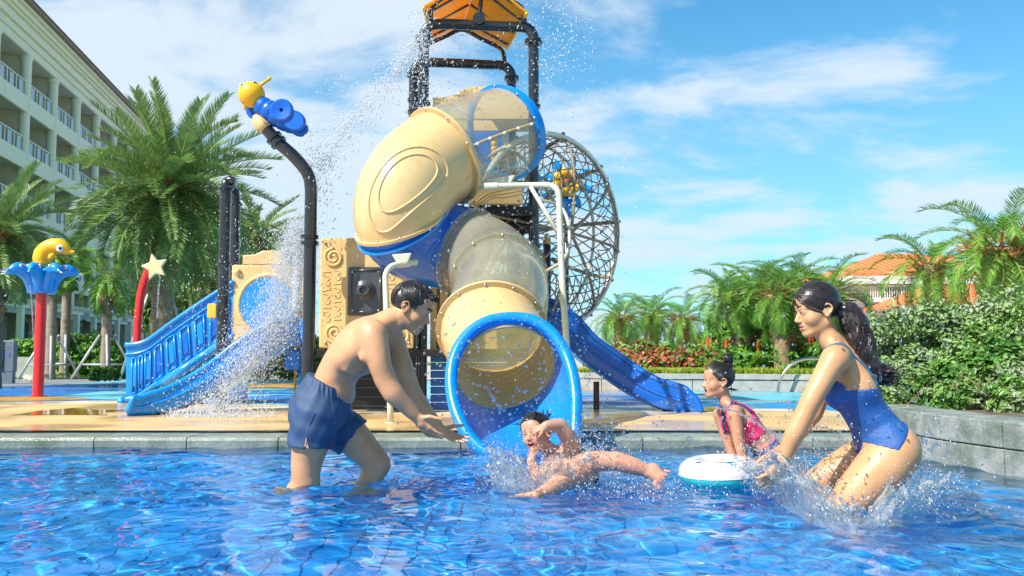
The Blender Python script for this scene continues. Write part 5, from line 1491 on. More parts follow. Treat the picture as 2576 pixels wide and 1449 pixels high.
a, c = P(2190, 718, 35.2), P(2330, 718, 35.2); b.bar(P(2190, 719, 35.2), P(2330, 719, 35.2), .06, .06); b.build('railing', m_vw, vl)
# ------------------------------------------------------------------ organic bodies from smooth distance fields
def smin(a, b, k):
    h = np.clip(.5 + .5 * (b - a) / k, 0, 1); return b * (1 - h) + a * h - k * h * (1 - h)
class Body:
    def __init__(self, lo, hi, h):
        self.lo = np.array(lo, float); self.h = h
        self.n = np.ceil((np.array(hi) - self.lo) / h).astype(int) + 1
        self.D = np.full(self.n, .3, np.float32)
    def region(self, lo, hi):
        a = np.clip(np.floor((np.array(lo) - self.lo) / self.h).astype(int), 0, self.n - 1); b = np.clip(np.ceil((np.array(hi) - self.lo) / self.h).astype(int) + 1, a + 1, self.n)
        g = [self.lo[i] + np.arange(a[i], b[i]) * self.h for i in range(3)]
        X, Y, Z = np.meshgrid(*g, indexing='ij'); return tuple(slice(a[i], b[i]) for i in range(3)), X, Y, Z
    def comb(self, sl, d, k, sub):
        c = self.D[sl]
        self.D[sl] = (-smin(-c, d, k) if sub else smin(c, d, k)) if k > 0 else (np.maximum(c, -d) if sub else np.minimum(c, d))
    def cone(self, a, b, ra, rb, k=.02, flat=1.0, side=(0, 1, 0), sub=False):
        """tapered capsule; flat scales its width along `side`"""
        a, b, s = np.array(a, float), np.array(b, float), np.array(Vector(side).normalized())
        R_ = max(ra, rb) * max(1, flat) + k * 1.5 + .02
        sl, X, Y, Z = self.region(np.minimum(a, b) - R_, np.maximum(a, b) + R_)
        c = (a + b) / 2
        px, py, pz = X - c[0], Y - c[1], Z - c[2]
        if flat != 1.0:
            q = (px * s[0] + py * s[1] + pz * s[2]) * (1 / flat - 1); px = px + q * s[0]; py = py + q * s[1]; pz = pz + q * s[2]
            def sc(v): return v + s * np.dot(v, s) * (1 / flat - 1)
            a2, b2 = sc(a - c), sc(b - c)
        else: a2, b2 = a - c, b - c
        d = b2 - a2; L2 = max(np.dot(d, d), 1e-9)
        t = np.clip(((px - a2[0]) * d[0] + (py - a2[1]) * d[1] + (pz - a2[2]) * d[2]) / L2, 0, 1)
        dist = np.sqrt((px - a2[0] - t * d[0]) ** 2 + (py - a2[1] - t * d[1]) ** 2 + (pz - a2[2] - t * d[2]) ** 2) - (ra + (rb - ra) * t)
        self.comb(sl, dist, k, sub); return self
    def chain(self, pts, rs, k=.02, flat=1.0, side=(0, 1, 0), n=6):
        P_ = spline(pts, n); m = len(P_)
        for i in range(m - 1):
            def rr(j):
                t = j / n; q = int(min(t, len(rs) - 1)); return lerp(rs[q], rs[min(q + 1, len(rs) - 1)], t - q)
            self.cone(P_[i], P_[i + 1], rr(i), rr(i + 1), k if i == 0 else k * .5, flat, side)
        return self
    def ell(self, c, r, k=.02, M=None, sub=False):
        """ellipsoid with half axes r along the columns of M"""
        c = np.array(c, float); R_ = max(r) + k * 1.5 + .015; sl, X, Y, Z = self.region(c - R_, c + R_)
        X, Y, Z = X - c[0], Y - c[1], Z - c[2]
        if M is not None:
            m = np.array(M); X, Y, Z = m[0, 0] * X + m[1, 0] * Y + m[2, 0] * Z, m[0, 1] * X + m[1, 1] * Y + m[2, 1] * Z, m[0, 2] * X + m[1, 2] * Y + m[2, 2] * Z
        k0 = np.sqrt((X / r[0]) ** 2 + (Y / r[1]) ** 2 + (Z / r[2]) ** 2) + 1e-9
        k1 = np.sqrt((X / r[0] ** 2) ** 2 + (Y / r[1] ** 2) ** 2 + (Z / r[2] ** 2) ** 2) + 1e-9
        self.comb(sl, k0 * (k0 - 1) / k1, k, sub); return self
    def coords(self):
        g = [self.lo[i] + np.arange(self.n[i]) * self.h for i in range(3)]
        return np.meshgrid(*g, indexing='ij')
def surface_nets(D, lo, h):
    s = D < 0
    c = np.zeros(tuple(d - 1 for d in D.shape), np.uint8)
    for i in (0, 1):
        for j in (0, 1):
            for k in (0, 1): c += s[i:s.shape[0] - 1 + i, j:s.shape[1] - 1 + j, k:s.shape[2] - 1 + k]
    act = (c > 0) & (c < 8); idx = np.full(c.shape, -1, np.int64); ii = np.argwhere(act); idx[act] = np.arange(len(ii))
    acc = np.zeros((len(ii), 3)); cnt = np.zeros(len(ii))
    for ax in range(3):
        o = [a for a in range(3) if a != ax]
        for p in (0, 1):
            for q in (0, 1):
                off = np.zeros(3, int); off[o[0]] = p; off[o[1]] = q; off2 = off.copy(); off2[ax] = 1
                A = D[tuple((ii + off).T)]; B = D[tuple((ii + off2).T)]; m = (A < 0) != (B < 0)
                t = A[m] / (A[m] - B[m]); pos = off[None].repeat(m.sum(), 0).astype(float); pos[:, ax] = t
                acc[m] += pos; cnt[m] += 1
    V = (ii + acc / cnt[:, None]) * h + lo
    F = []
    for ax in range(3):
        o = [(ax + 1) % 3, (ax + 2) % 3]
        sl0 = [slice(1, -1)] * 3; sl0[ax] = slice(0, -1); sl1 = list(sl0); sl1[ax] = slice(1, None)
        a = s[tuple(sl0)]; b = s[tuple(sl1)]; e = np.argwhere(a != b)
        if not len(e): continue
        flip = a[tuple(e.T)]; base = e.copy(); base[:, o[0]] += 1; base[:, o[1]] += 1
        def cell(d0, d1): q = base.copy(); q[:, o[0]] -= d0; q[:, o[1]] -= d1; return idx[tuple(q.T)]
        f = np.stack([cell(1, 1), cell(0, 1), cell(0, 0), cell(1, 0)], 1); f[~flip] = f[~flip][:, ::-1]; F.append(f)
    F = np.concatenate(F); F = F[(F >= 0).all(1)]
    return V, F
def relax(V, F, it=1, lam=.5):
    for _ in range(it):
        A = np.zeros_like(V); C_ = np.zeros(len(V))
        for k in range(4):
            np.add.at(A, F[:, k], V[F[:, (k + 1) % 4]]); np.add.at(A, F[:, k], V[F[:, (k + 3) % 4]]); np.add.at(C_, F[:, k], 2)
        V = V + lam * (A / C_[:, None] - V)
    return V
def skin_obj(name, body, m, parent, it=1, paint=None, D=None, label=None):
    V, F = surface_nets(body.D if D is None else D, body.lo, body.h); V = relax(V, F, it)
    mi = None
    if paint is not None:
        c = V[F].mean(1); mi = paint(c)
    return npmesh(name, V, F, m, parent, smooth=True, midx=mi, label=label)
def frame(fwd, side):
    """columns: fwd, side, up"""
    f = Vector(fwd).normalized(); s = Vector(side); s = (s - f * s.dot(f)).normalized(); u = f.cross(s); return Matrix((f, s, u)).transposed()
class Head:
    """head frame: x face, y side, z crown; origin under the chin; H chin to crown"""
    def __init__(self, chin, up, face, H):
        u = Vector(up).normalized(); f = Vector(face); f = (f - u * f.dot(u)).normalized(); s = u.cross(f)
        self.M = Matrix((f, s, u)).transposed(); self.o = Vector(chin); self.H = H
    def p(self, x, y, z): return self.o + self.M @ Vector((x, y, z)) * self.H
    def loc(self, X, Y, Z):
        X, Y, Z = X - self.o.x, Y - self.o.y, Z - self.o.z; m = np.array(self.M); H = self.H
        return ((m[0, 0] * X + m[1, 0] * Y + m[2, 0] * Z) / H, (m[0, 1] * X + m[1, 1] * Y + m[2, 1] * Z) / H, (m[0, 2] * X + m[1, 2] * Y + m[2, 2] * Z) / H)
    def build(self, B, smile=0, mouth_open=0, child=False, eyes_shut=False):
        H = self.H; M = self.M
        B.ell(self.p(-.07, 0, .64), (.405 * H, .325 * H, .36 * H), .02, M)
        B.ell(self.p(.10, 0, .40), (.26 * H, .27 * H, .33 * H), .02, M)
        B.ell(self.p(.20, 0, .72), (.16 * H, .24 * H, .16 * H), .03, M)      # forehead
        for s in (-1, 1):
            B.cone(self.p(-.08, .20 * s, .24), self.p(.24, .05 * s, .085), .075 * H, .065 * H, .02)
            B.ell(self.p(.20, .17 * s, .36), (.10 * H, .09 * H, .10 * H), .02, M)     # cheek
        B.ell(self.p(.30, 0, .085), (.07 * H, .09 * H, .065 * H), .015, M)             # chin
        B.ell(self.p(.335, 0, .215), (.055 * H, .11 * H, .085 * H), .012, M)
        # nose
        nb = .33 if not child else .33
        B.cone(self.p(.335, 0, .53), self.p(.435, 0, .36), .028 * H, .040 * H, .012)
        for s in (-1, 1): B.ell(self.p(.395, .045 * s, .335), (.035 * H, .028 * H, .028 * H), .008, M)
        # eye sockets and lids
        for s in (-1, 1):
            B.ell(self.p(.385, .135 * s, .50), (.055 * H, .085 * H, .045 * H), .012, M, sub=True)
            B.ell(self.p(.285, .13 * s, .495), (.075 * H, .075 * H, .06 * H), .006, M)
            B.cone(self.p(.345, .06 * s, .575), self.p(.30, .20 * s, .58), .022 * H, .018 * H, .015)
        # lips
        if mouth_open:
            B.ell(self.p(.40, 0, .205), (.10 * H, .085 * H, .055 * H), .006, M, sub=True)
            B.cone(self.p(.375, -.06, .262), self.p(.375, .06, .262), .018 * H, .018 * H, .006)
            B.cone(self.p(.355, -.05, .150), self.p(.355, .05, .150), .020 * H, .020 * H, .006)
        else:
            B.cone(self.p(.385, -.055, .248), self.p(.385, .055, .248), .018 * H, .018 * H, .006)
            B.cone(self.p(.375, -.05, .195), self.p(.375, .05, .195), .022 * H, .022 * H, .006)
            B.ell(self.p(.40, 0, .222), (.05 * H, (.10 + .05 * smile) * H, .010 * H), .004, M, sub=True)
            if smile:
                for s in (-1, 1): B.cone(self.p(.31, .13 * s, .255), self.p(.33, .10 * s, .215), .010 * H, .008 * H, .008, sub=True)
        # ears
        for s in (-1, 1):
            B.ell(self.p(-.055, .315 * s, .44), (.085 * H, .030 * H, .135 * H), .008, M)
            pts = [self.p(-.02 + .0, .335 * s, .36), self.p(-.12, .365 * s, .42), self.p(-.135, .375 * s, .51), self.p(-.06, .36 * s, .57), self.p(.01, .335 * s, .52)]
            B.chain(pts, [.016 * H, .019 * H, .021 * H, .020 * H, .014 * H], .004, n=3)
            B.ell(self.p(-.035, .35 * s, .345), (.03 * H, .02 * H, .035 * H), .006, M)
            B.ell(self.p(-.04, .355 * s, .46), (.04 * H, .02 * H, .06 * H), .006, M, sub=True)
    def shell(self, B, t, regions):
        """thickened skull cut to the hair area; regions: half planes (nx, nz, c) in head x-z, keep where nx*x+nz*z-c > 0"""
        X, Y, Z = B.coords(); x, y, z = self.loc(X, Y, Z)
        r = 1e3 * np.ones_like(x)
        d = (np.sqrt(((x + .045) / .440) ** 2 + (y / .345) ** 2 + ((z - .635) / .383) ** 2) - 1) * .35
        d = d - t
        cut = -1e3
        for nx, nz, c in regions: cut = np.maximum(cut, -(nx * x + nz * z - c))
        return x, y, z, np.maximum(d, cut) * self.H
def hand(B, wrist, dirv, palm, size, curl=(.5, .5, .5, .5), thumb_side=1, spread=.10, thumb_curl=.3, thumb_out=.8, fr=.046):
    """palm: direction the palm faces; thumb_side picks the side of the thumb"""
    d = Vector(dirv).normalized(); n = Vector(palm); n = (n - d * n.dot(d)).normalized(); s = d.cross(n) * thumb_side; L_ = size
    w = Vector(wrist)
    B.cone(w, w + d * .22 * L_, .135 * L_, .17 * L_, .012, .70, n)
    for o in (-.13, -.045, .045, .13):
        B.cone(w + d * .10 * L_ + s * o * .7 * L_, w + d * .44 * L_ + s * o * L_, .075 * L_, .062 * L_, .008, .9, n)
    for i, (o, ln) in enumerate(((.15, .40), (.05, .45), (-.05, .42), (-.145, .33))):
        r = w + d * (.45 - .02 * abs(i - 1)) * L_ + s * o * L_
        a = o * spread * 8; dd = (d * math.cos(a) + s * math.sin(a)).normalized(); c = curl[i]
        p = r; ang = c * .45
        for j, (fl_, q) in enumerate(((.46, 1.0), (.30, .92), (.24, .80))):
            v = (dd * math.cos(ang) + n * math.sin(ang)); e = p + v * ln * fl_ * L_
            B.cone(p, e, fr * q * L_, fr * q * .90 * L_, .003); p = e; ang += c * .55
    tb = w + d * .12 * L_ + s * .12 * L_
    tv = (d * (1 - thumb_out * .6) + s * thumb_out + n * .25).normalized(); m1 = tb + tv * .24 * L_
    B.cone(tb, m1, .075 * L_, .056 * L_, .010)
    tv2 = (tv * .8 + d * .55 + n * thumb_curl).normalized(); m2 = m1 + tv2 * .17 * L_
    B.cone(m1, m2, .052 * L_, .046 * L_, .004); tv3 = (tv2 + d * .2 + n * thumb_curl * .6).normalized()
    B.cone(m2, m2 + tv3 * .13 * L_, .046 * L_, .036 * L_, .003)
def skinmat(name, c1, c2, rough=.36):
    m = mat(name, c1, rough, c2, 7, .14, 160, sss=.05, coat=.07, detail=3, spec=.4)
    b = m.node_tree.nodes['Principled BSDF']; b.inputs['Coat Roughness'].default_value = .22
    return m
m_skin = skinmat('skin_warm', (.58, .275, .13), (.66, .335, .175))
m_skinw = skinmat('skin_golden', (.57, .285, .13), (.65, .35, .17))
m_sking = skinmat('skin_tan', (.50, .235, .13), (.57, .28, .16))
m_skinb = skinmat('skin_child', (.60, .31, .19), (.64, .30, .19))
m_lip = mat('lip', (.50, .14, .12), .35, (.55, .18, .14), 10)
m_hair = mat('black_wet_hair', (.010, .009, .009), .36, (.022, .016, .014), 60, spec=.5, coat=.15)
m_hairw = mat('black_brown_hair', (.012, .009, .008), .3, (.035, .022, .018), 40, spec=.6)
m_eyew = mat('eye_white', (.7, .68, .65), .2)
m_teeth = mat('teeth', (.75, .72, .66), .25)
def snap(B_, p, d=.002):
    """move a point onto the skin"""
    p = np.array(tuple(p)); h = B_.h
    def at(q):
        f = (q - B_.lo) / h; i = np.clip(f.astype(int), 0, B_.n - 2); t = f - i; s = 0
        for a in (0, 1):
            for b in (0, 1):
                for c in (0, 1): s += B_.D[i[0] + a, i[1] + b, i[2] + c] * (t[0] if a else 1 - t[0]) * (t[1] if b else 1 - t[1]) * (t[2] if c else 1 - t[2])
        return s
    for _ in range(10):
        v = at(p); g = np.array([at(p + e) - at(p - e) for e in np.eye(3) * h]); g /= (np.linalg.norm(g) + 1e-9); p = p - g * (v - d) * .8
    return Vector(p)
def strands(b, paths, r, n=5):
    for p in paths: b.tube(p, [r * .7] + [r] * (len(p) - 2) + [r * .15], n, cap=False)
def scalp_path(hd, p0, p1, lift=.02, n=8, jit=None):
    """great-circle like path over the skull between two head-frame points (x, y, z)"""
    out = []; c = Vector((-.045, 0, .635)); R3 = (.442, .345, .383)
    a = Vector([(p0[i] - c[i]) / R3[i] for i in range(3)]).normalized(); e = Vector([(p1[i] - c[i]) / R3[i] for i in range(3)]).normalized()
    for k in range(n):
        t = k / (n - 1); v = a.slerp(e, t) if a.dot(e) > -.98 else a.lerp(e, t).normalized()
        l_ = 1 + lift + (jit or 0) * math.sin(k * 1.7)
        out.append(hd.p(c.x + v.x * R3[0] * l_, c.y + v.y * R3[1] * l_, c.z + v.z * R3[2] * l_))
    return out
# ------------------------------------------------------------------ the man, bending forward towards the slide
MY = 4.55                                   # depth of his middle; near side 4.43, far side 4.68
def m_(u, v, dy=0): return P(u, v, MY + dy)
man = thing('person', (m_(860, 1212).x, MY, 0), 'bare chested person in navy swim shorts bending forward with both hands held out', 'person')
B = Body((-1.12, 4.12, -.46), (-.18, 4.98, 1.02), .0052)
hipn, hipf = m_(800, 1038, -.10), m_(818, 1040, .10)
# torso: from pelvis over belly and ribcage to the shoulders, wide across (y)
tor = [m_(808, 1030), m_(832, 975), m_(858, 925), m_(888, 885), m_(918, 852), m_(945, 832)]
B.chain(tor, [.100, .088, .094, .104, .100, .070], .03, 1.38, (0, 1, 0), 5)
B.ell(m_(905, 872), (.135, .165, .105), .03, frame(m_(930, 840) - m_(890, 885), (0, 1, 0)))      # ribcage
B.ell(m_(930, 905, 0), (.085, .13, .055), .03, frame(m_(955, 880) - m_(910, 925), (0, 1, 0)))      # chest muscle
B.ell(m_(852, 985), (.07, .12, .085), .03, frame(m_(875, 950) - m_(840, 1000), (0, 1, 0)))
B.ell(m_(795, 1018, -.05), (.10, .09, .105), .03); B.ell(m_(800, 1020, .06), (.10, .09, .105), .03)  # seat
for s in (-1, 1):                         # shoulder blades, side muscle, spine groove
    B.ell(m_(900, 838, .085 * s), (.075, .05, .035), .03, frame(m_(930, 820) - m_(880, 870), (0, 1, 0)))
    B.cone(m_(868, 905, .12 * s), m_(915, 868, .15 * s), .055, .06, .03)
B.cone(m_(832, 902), m_(905, 822), .012, .012, .03, sub=True)
# ribs read as soft ridges on the near flank
for k in range(5):
    B.cone(m_(872 + k * 9, 930 - k * 13, -.150), m_(892 + k * 8, 944 - k * 13, -.128), .008, .006, .030)
# neck and head
hd = Head(m_(1010, 829, 0), Vector((.43, 0, .90)), Vector((.90, -.08, -.43)), .243)
B.chain([m_(935, 838), m_(962, 818), m_(988, 806), m_(1012, 798)], [.070, .060, .058, .056], .025, 1.0, n=4)
B.cone(m_(950, 828, -.10), m_(990, 802, -.03), .042, .034, .03); B.cone(m_(950, 828, .10), m_(990, 802, .03), .042, .034, .03)
B.cone(m_(972, 850, -.03), m_(1008, 812, -.045), .020, .018, .012)
hd.build(B, smile=1)
# near arm
sn, en, wn = m_(938, 842, -.175), m_(970, 958, -.20), m_(1046, 1047, -.16)
B.ell(sn, (.072, .065, .075), .03)
B.chain([m_(928, 838, -.14), sn, m_(948, 885, -.20), m_(958, 925, -.205), en], [.060, .062, .056, .049, .043], .025, n=4)
B.ell(m_(934, 862, -.205), (.042, .036, .06), .02)
B.ell(m_(955, 900, -.215), (.028, .03, .055), .015)
B.ell(m_(938, 892, -.205), (.037, .037, .068), .02, frame(Vector((.3, 0, -1)), (0, 1, 0)))
B.chain([en, m_(990, 990, -.20), m_(1018, 1018, -.18), wn], [.045, .047, .036, .028], .02, n=4)
hand(B, wn, m_(1100, 1112, -.14) - wn, Vector((.55, .75, .35)), .190, (.35, .40, .50, .55), 1, .12, .1, .95)
# far arm, palm up
sf_, ef, wf_ = m_(985, 850, .17), m_(1035, 985, .16), m_(1104, 1078, .10)
B.ell(sf_, (.065, .06, .07), .03)
B.chain([m_(955, 842, .12), sf_, m_(1004, 900, .18), m_(1022, 945, .17), ef], [.06, .058, .052, .046, .041], .025, n=4)
B.chain([ef, m_(1056, 1018, .15), m_(1082, 1050, .12), wf_], [.043, .044, .034, .027], .02, n=4)
hand(B, wf_, m_(1180, 1122, .04) - wf_, Vector((.25, -.45, .85)), .190, (.22, .18, .22, .35), -1, .14, .15, .9)
# legs
kn, kf = m_(768, 1214, -.10), m_(948, 1166, .12)
an, af = m_(640, 1240, -.12), m_(905, 1330, .13)
B.chain([hipn, m_(786, 1100, -.11), m_(772, 1160, -.10), kn], [.100, .088, .070, .058], .03, n=4)
B.ell(kn + Vector((.018, 0, -.005)), (.052, .052, .055), .02)
B.chain([kn, kn + Vector((-.12, 0, -.14)), kn + Vector((-.27, .0, -.27)), kn + Vector((-.38, 0, -.34))], [.056, .056, .042, .034], .02, n=4)
fn = kn + Vector((-.38, 0, -.34)); B.chain([fn, fn + Vector((-.02, 0, -.04)), fn + Vector((.10, 0, -.065)), fn + Vector((.19, 0, -.068))], [.038, .040, .032, .020], .02, 1.15, n=3)
B.chain([hipf, m_(868, 1082, .11), m_(915, 1130, .12), kf], [.105, .092, .074, .062], .03, n=4)
B.ell(kf + Vector((.012, 0, -.01)), (.055, .054, .06), .02)
ank = kf + Vector((-.10, .02, -.40)); B.chain([kf, kf + Vector((-.045, .0, -.13)), kf + Vector((-.08, .01, -.27)), ank], [.056, .060, .045, .036], .02, n=4)
B.chain([ank, ank + Vector((-.02, 0, -.03)), ank + Vector((.10, 0, -.05)), ank + Vector((.18, 0, -.055))], [.04, .042, .034, .022], .02, 1.15, n=3)
lipc = hd.p(.385, 0, .222)
def paint_man(c):
    mi = np.zeros(len(c), np.int32); x, y, z = hd.loc(c[:, 0], c[:, 1], c[:, 2])
    lip = (x > .355) & (np.abs(y) < .095) & (z > .168) & (z < .270); mi[lip] = 1
    teeth = (x > .33) & (np.abs(y) < .12) & (z > .212) & (z < .233) & (x < .39); mi[teeth] = 2
    return mi
bodyo = skin_obj('body', B, [m_skin, m_lip, m_teeth], man, 1, paint_man)
bodyo.cycles.is_caustics_receiver = True
# face marks: brows, closed smiling eye lines
b = MB()
for s in (-1, 1):
    b.tube(spline([hd.p(.392, .05 * s, .600), hd.p(.365, .12 * s, .622), hd.p(.30, .205 * s, .605)], 4), [.0035] * 3 + [.0045] * 4 + [.002] * 2, 6)
    b.tube(spline([hd.p(.362, .07 * s, .490), hd.p(.358, .12 * s, .500), hd.p(.318, .185 * s, .488)], 4), .0022, 5)
b.build('brow', m_hair, bodyo, smooth=True)
# nipple and navel are skin toned marks on the near side
# hair: shell plus combed wet strands
Bh = Body(tuple(hd.p(-.1, 0, .6) - Vector((.20, .17, .20))), tuple(hd.p(-.1, 0, .6) + Vector((.22, .17, .22))), .0042)
x, y, z, D = hd.shell(Bh, .006, [(-1.0, 1, .43), (-.30, 1, .33)])
D += (np.sin(x * 34 + y * 25 + 3 * np.sin(z * 9)) * .0016 + np.sin(x * 60 - y * 44 + z * 10) * .001).astype(np.float32) 
D = D.astype(np.float32)
hair = skin_obj('hair', Bh, m_hair, man, 2, D=D)
rh = random.Random(2); b = MB(); paths = []
for k in range(430):
    a = rh.uniform(-PI, PI)
    # whorl near the crown back, ends round the hair line
    st0 = (-.24 + rh.uniform(-.10, .10), rh.uniform(-.14, .14), .93)
    e_y = rh.uniform(-.33, .33); mode = rh.random()
    if mode < .42: e = (.30 + rh.uniform(-.05, .05), e_y * .8, .86 + rh.uniform(-.02, .05))       # over the forehead
    elif mode < .75: e = (rh.uniform(-.10, .16), math.copysign(.32, e_y), rh.uniform(.50, .66))       # sides
    else: e = (-.44, e_y, rh.uniform(.30, .55))
    pth = scalp_path(hd, st0, e, .03 + rh.uniform(-.01, .03), 7, .004)
    if mode < .42:
        last = pth[-1]; pth.append(last + hd.M @ Vector((.014, rh.uniform(-.01, .01), rh.uniform(-.002, .010)))); pth.append(pth[-1] + hd.M @ Vector((.010, rh.uniform(-.008, .008), rh.uniform(-.012, .006))))
    paths.append(pth)
for k in range(14):       # sideburn wisps in front of the ear
    s = -1 if k % 3 else 1; p0 = hd.p(.05 + .008 * k, .325 * s, .60); paths.append([p0, p0 + hd.M @ Vector((-.002, 0, -.018)), p0 + hd.M @ Vector((-.004, 0, -.036 + .01 * rh.random()))])
strands(b, paths, .0021, 4); b.build('hair_strands', m_hair, hair, smooth=True, kind='stuff')

# shorts: loose cloth round pelvis and thighs with folds
def cloth(B_, name, m, parent, t=0, wr=None, **kw): return None
Bs = Body((-1.12, 4.12, -.02), (-.62, 4.98, .66), .0048)
Bs.chain([m_(806, 1040), m_(815, 1000), m_(824, 968)], [.140, .128, .108], .02, 1.28, (0, 1, 0), 5)
Bs.ell(m_(786, 1030, -.04), (.115, .10, .13), .03); Bs.ell(m_(786, 1030, .06), (.115, .10, .13), .03)
Bs.cone(m_(795, 1052, -.11), m_(776, 1142, -.105), .116, .112, .03, .98)
Bs.cone(m_(812, 1048, .10), m_(900, 1108, .11), .112, .108, .03, .95)
X, Y, Z = Bs.coords()
D = Bs.D.copy()
# cut planes: waist, near hem, far hem
def plane(p, n):
    n = Vector(n).normalized(); return ((X - p.x) * n.x + (Y - p.y) * n.y + (Z - p.z) * n.z).astype(np.float32)
waist = plane(m_(826, 960), m_(855, 905) - m_(820, 975))
cut_n = plane(m_(776, 1122, -.10), m_(770, 1180, -.10) - m_(780, 1080, -.10))
cut_f = plane(m_(888, 1100, .11), m_(940, 1128, .11) - m_(860, 1065, .11))
nearw = Y < MY - .0
hem = np.where(Y < MY + .005, cut_n, cut_f)
D = np.maximum(np.maximum(D, waist), hem)
# folds: elastic gathers near the waist, long drags from the crotch
s_along = waist
ang = np.arctan2(Y - MY, (X - m_(815, 1000).x))
D = D + (np.sin(ang * 46) * .0028 * np.exp(-((waist + .022) / .022) ** 2) + np.sin(Z * 60 + X * 34 + np.sin(Y * 22) * 2 + 1.5 * np.sin(X * 17)) * .0030 * np.clip((-waist) / .12, 0, 1)
         + np.sin(X * 88 - Z * 44 + Y * 20) * .0013).astype(np.float32)
D = np.maximum(D, -(Bs.D + .004) if False else D)
m_navy = mat('navy_cloth', (.022, .058, .135), .6, (.028, .070, .165), 14, .12, 300)
sho = skin_obj('swim_shorts', Bs, m_navy, man, 1, D=D.astype(np.float32))
# waistband and hem stitching, side slit
b = MB(); b.tube(spline([m_(845, 1075, -.222), m_(838, 1030, -.218), m_(832, 990, -.182)], 5), .0022, 5)
b.tube(spline([m_(792, 1040, -.222), m_(776, 1080, -.221), m_(771, 1118, -.218)], 5), .0020, 5); b.build('seam', mat('dark_navy_seam', (.012, .03, .11), .6), sho, smooth=True)
b = MB(); b.prism([m_(764, 1128, -.216), m_(770, 1098, -.222), m_(777, 1128, -.216)], (0, .004, 0)); b.build('side_slit', m_skin, sho)
# ------------------------------------------------------------------ the woman, wading forward bent towards the float
WY = 3.88
def w_(u, v, dy=0): return P(u, v, WY + dy)
wom = thing('person', (w_(2180, 1270).x, WY, 0), 'person in blue swimsuit with long dark ponytail wading with arms reaching down', 'person')
BW = Body((.92, 3.42, -.46), (1.88, 4.32, 1.02), .0052)
# trunk: hips, waist, ribcage, shoulders
BW.chain([w_(2238, 1130), w_(2205, 1080), w_(2172, 1030), w_(2148, 980), w_(2132, 935), w_(2118, 905)], [.098, .082, .076, .084, .074, .050], .03, 1.34, (0, 1, 0), 5)
BW.ell(w_(2146, 975), (.105, .135, .080), .03, frame(w_(2118, 905) - w_(2172, 1030), (0, 1, 0)))
for s in (-1, 1):
    BW.ell(w_(2252, 1128, .075 * s), (.095, .085, .10), .035)           # seat
    BW.ell(w_(2106, 995, .062 * s), (.050, .052, .052), .025)           # bust
    BW.ell(w_(2140, 925, .07 * s), (.045, .04, .03), .03, frame(w_(2118, 905) - w_(2172, 1030), (0, 1, 0)))
BW.ell(w_(2200, 1108), (.07, .12, .08), .03)
# neck and head
hw = Head(w_(2068, 843), Vector((-.20, 0, .975)), Vector((-.975, -.12, -.20)), .224)
BW.chain([w_(2122, 902), w_(2108, 880), w_(2090, 856), w_(2072, 828)], [.060, .048, .044, .045], .022, 1.0, n=4)
for s in (-1, 1): BW.cone(w_(2118, 900, .11 * s), w_(2092, 862, .03 * s), .034, .028, .03)
hw.build(BW, smile=1)
# near arm (left), straight down and forward to the float
sn, en, wn = w_(2100, 905, -.150), w_(2016, 1058, -.17), w_(1968, 1165, -.15)
BW.ell(sn, (.056, .052, .058), .03)
BW.chain([w_(2112, 900, -.10), sn, w_(2072, 950, -.16), w_(2042, 1005, -.17), en], [.048, .050, .043, .039, .035], .022, n=4)
BW.chain([en, w_(2000, 1090, -.17), w_(1984, 1125, -.16), wn], [.036, .037, .030, .024], .018, n=4)
hand(BW, wn, w_(1915, 1226, -.10) - wn, Vector((-.5, .8, -.2)), .170, (.25, .30, .35, .45), 1, .16, .1, .8)
sf_, ef, wf_ = w_(2112, 905, .150), w_(2046, 1040, .17), w_(1972, 1128, .12)
BW.ell(sf_, (.055, .05, .055), .03)
BW.chain([sf_, w_(2080, 960, .17), ef], [.050, .042, .035], .022, n=5)
BW.chain([ef, w_(2010, 1085, .15), wf_], [.036, .034, .025], .018, n=5)
hand(BW, wf_, w_(1890, 1166, .05) - wf_, Vector((-.2, -.2, -.9)), .165, (.2, .2, .25, .3), -1, .14, .1, .8)
# legs: thighs forward and down, shins back under the water
hn, hf = w_(2250, 1140, -.095), w_(2240, 1130, .095)
kn, kf = w_(2112, 1290, -.10), w_(2060, 1215, .10)
BW.chain([hn, w_(2215, 1180, -.11), w_(2160, 1238, -.11), kn], [.098, .096, .082, .062], .03, n=5)
BW.chain([kn, kn + Vector((.02, 0, -.10)), kn + Vector((.12, 0, -.22)), kn + Vector((.24, 0, -.26))], [.060, .055, .044, .034], .02, n=4)
BW.chain([hf, w_(2190, 1150, .10), w_(2120, 1182, .10), kf], [.098, .092, .078, .060], .03, n=5)
BW.chain([kf, kf + Vector((-.01, 0, -.10)), kf + Vector((.03, 0, -.24)), kf + Vector((.05, 0, -.36))], [.058, .056, .044, .034], .02, n=4)
BW.chain([kf + Vector((.05, 0, -.36)), kf + Vector((-.06, 0, -.40))], [.036, .024], .02, n=3)
def paint_w(c):
    mi = np.zeros(len(c), np.int32); x, y, z = hw.loc(c[:, 0], c[:, 1], c[:, 2])
    mi[(x > .355) & (np.abs(y) < .09) & (z > .17) & (z < .268)] = 1; return mi
bw = skin_obj('body', BW, [m_skinw, m_lip], wom, 1, paint_w); bw.cycles.is_caustics_receiver = True
b = MB()
for s in (-1, 1):
    b.tube(spline([hw.p(.388, .05 * s, .600), hw.p(.362, .12 * s, .618), hw.p(.30, .195 * s, .600)], 4), .0024, 5)
    b.tube(spline([hw.p(.362, .07 * s, .492), hw.p(.356, .12 * s, .500), hw.p(.318, .18 * s, .490)], 4), .0020, 5)
b.build('brow', m_hairw, bw, smooth=True)
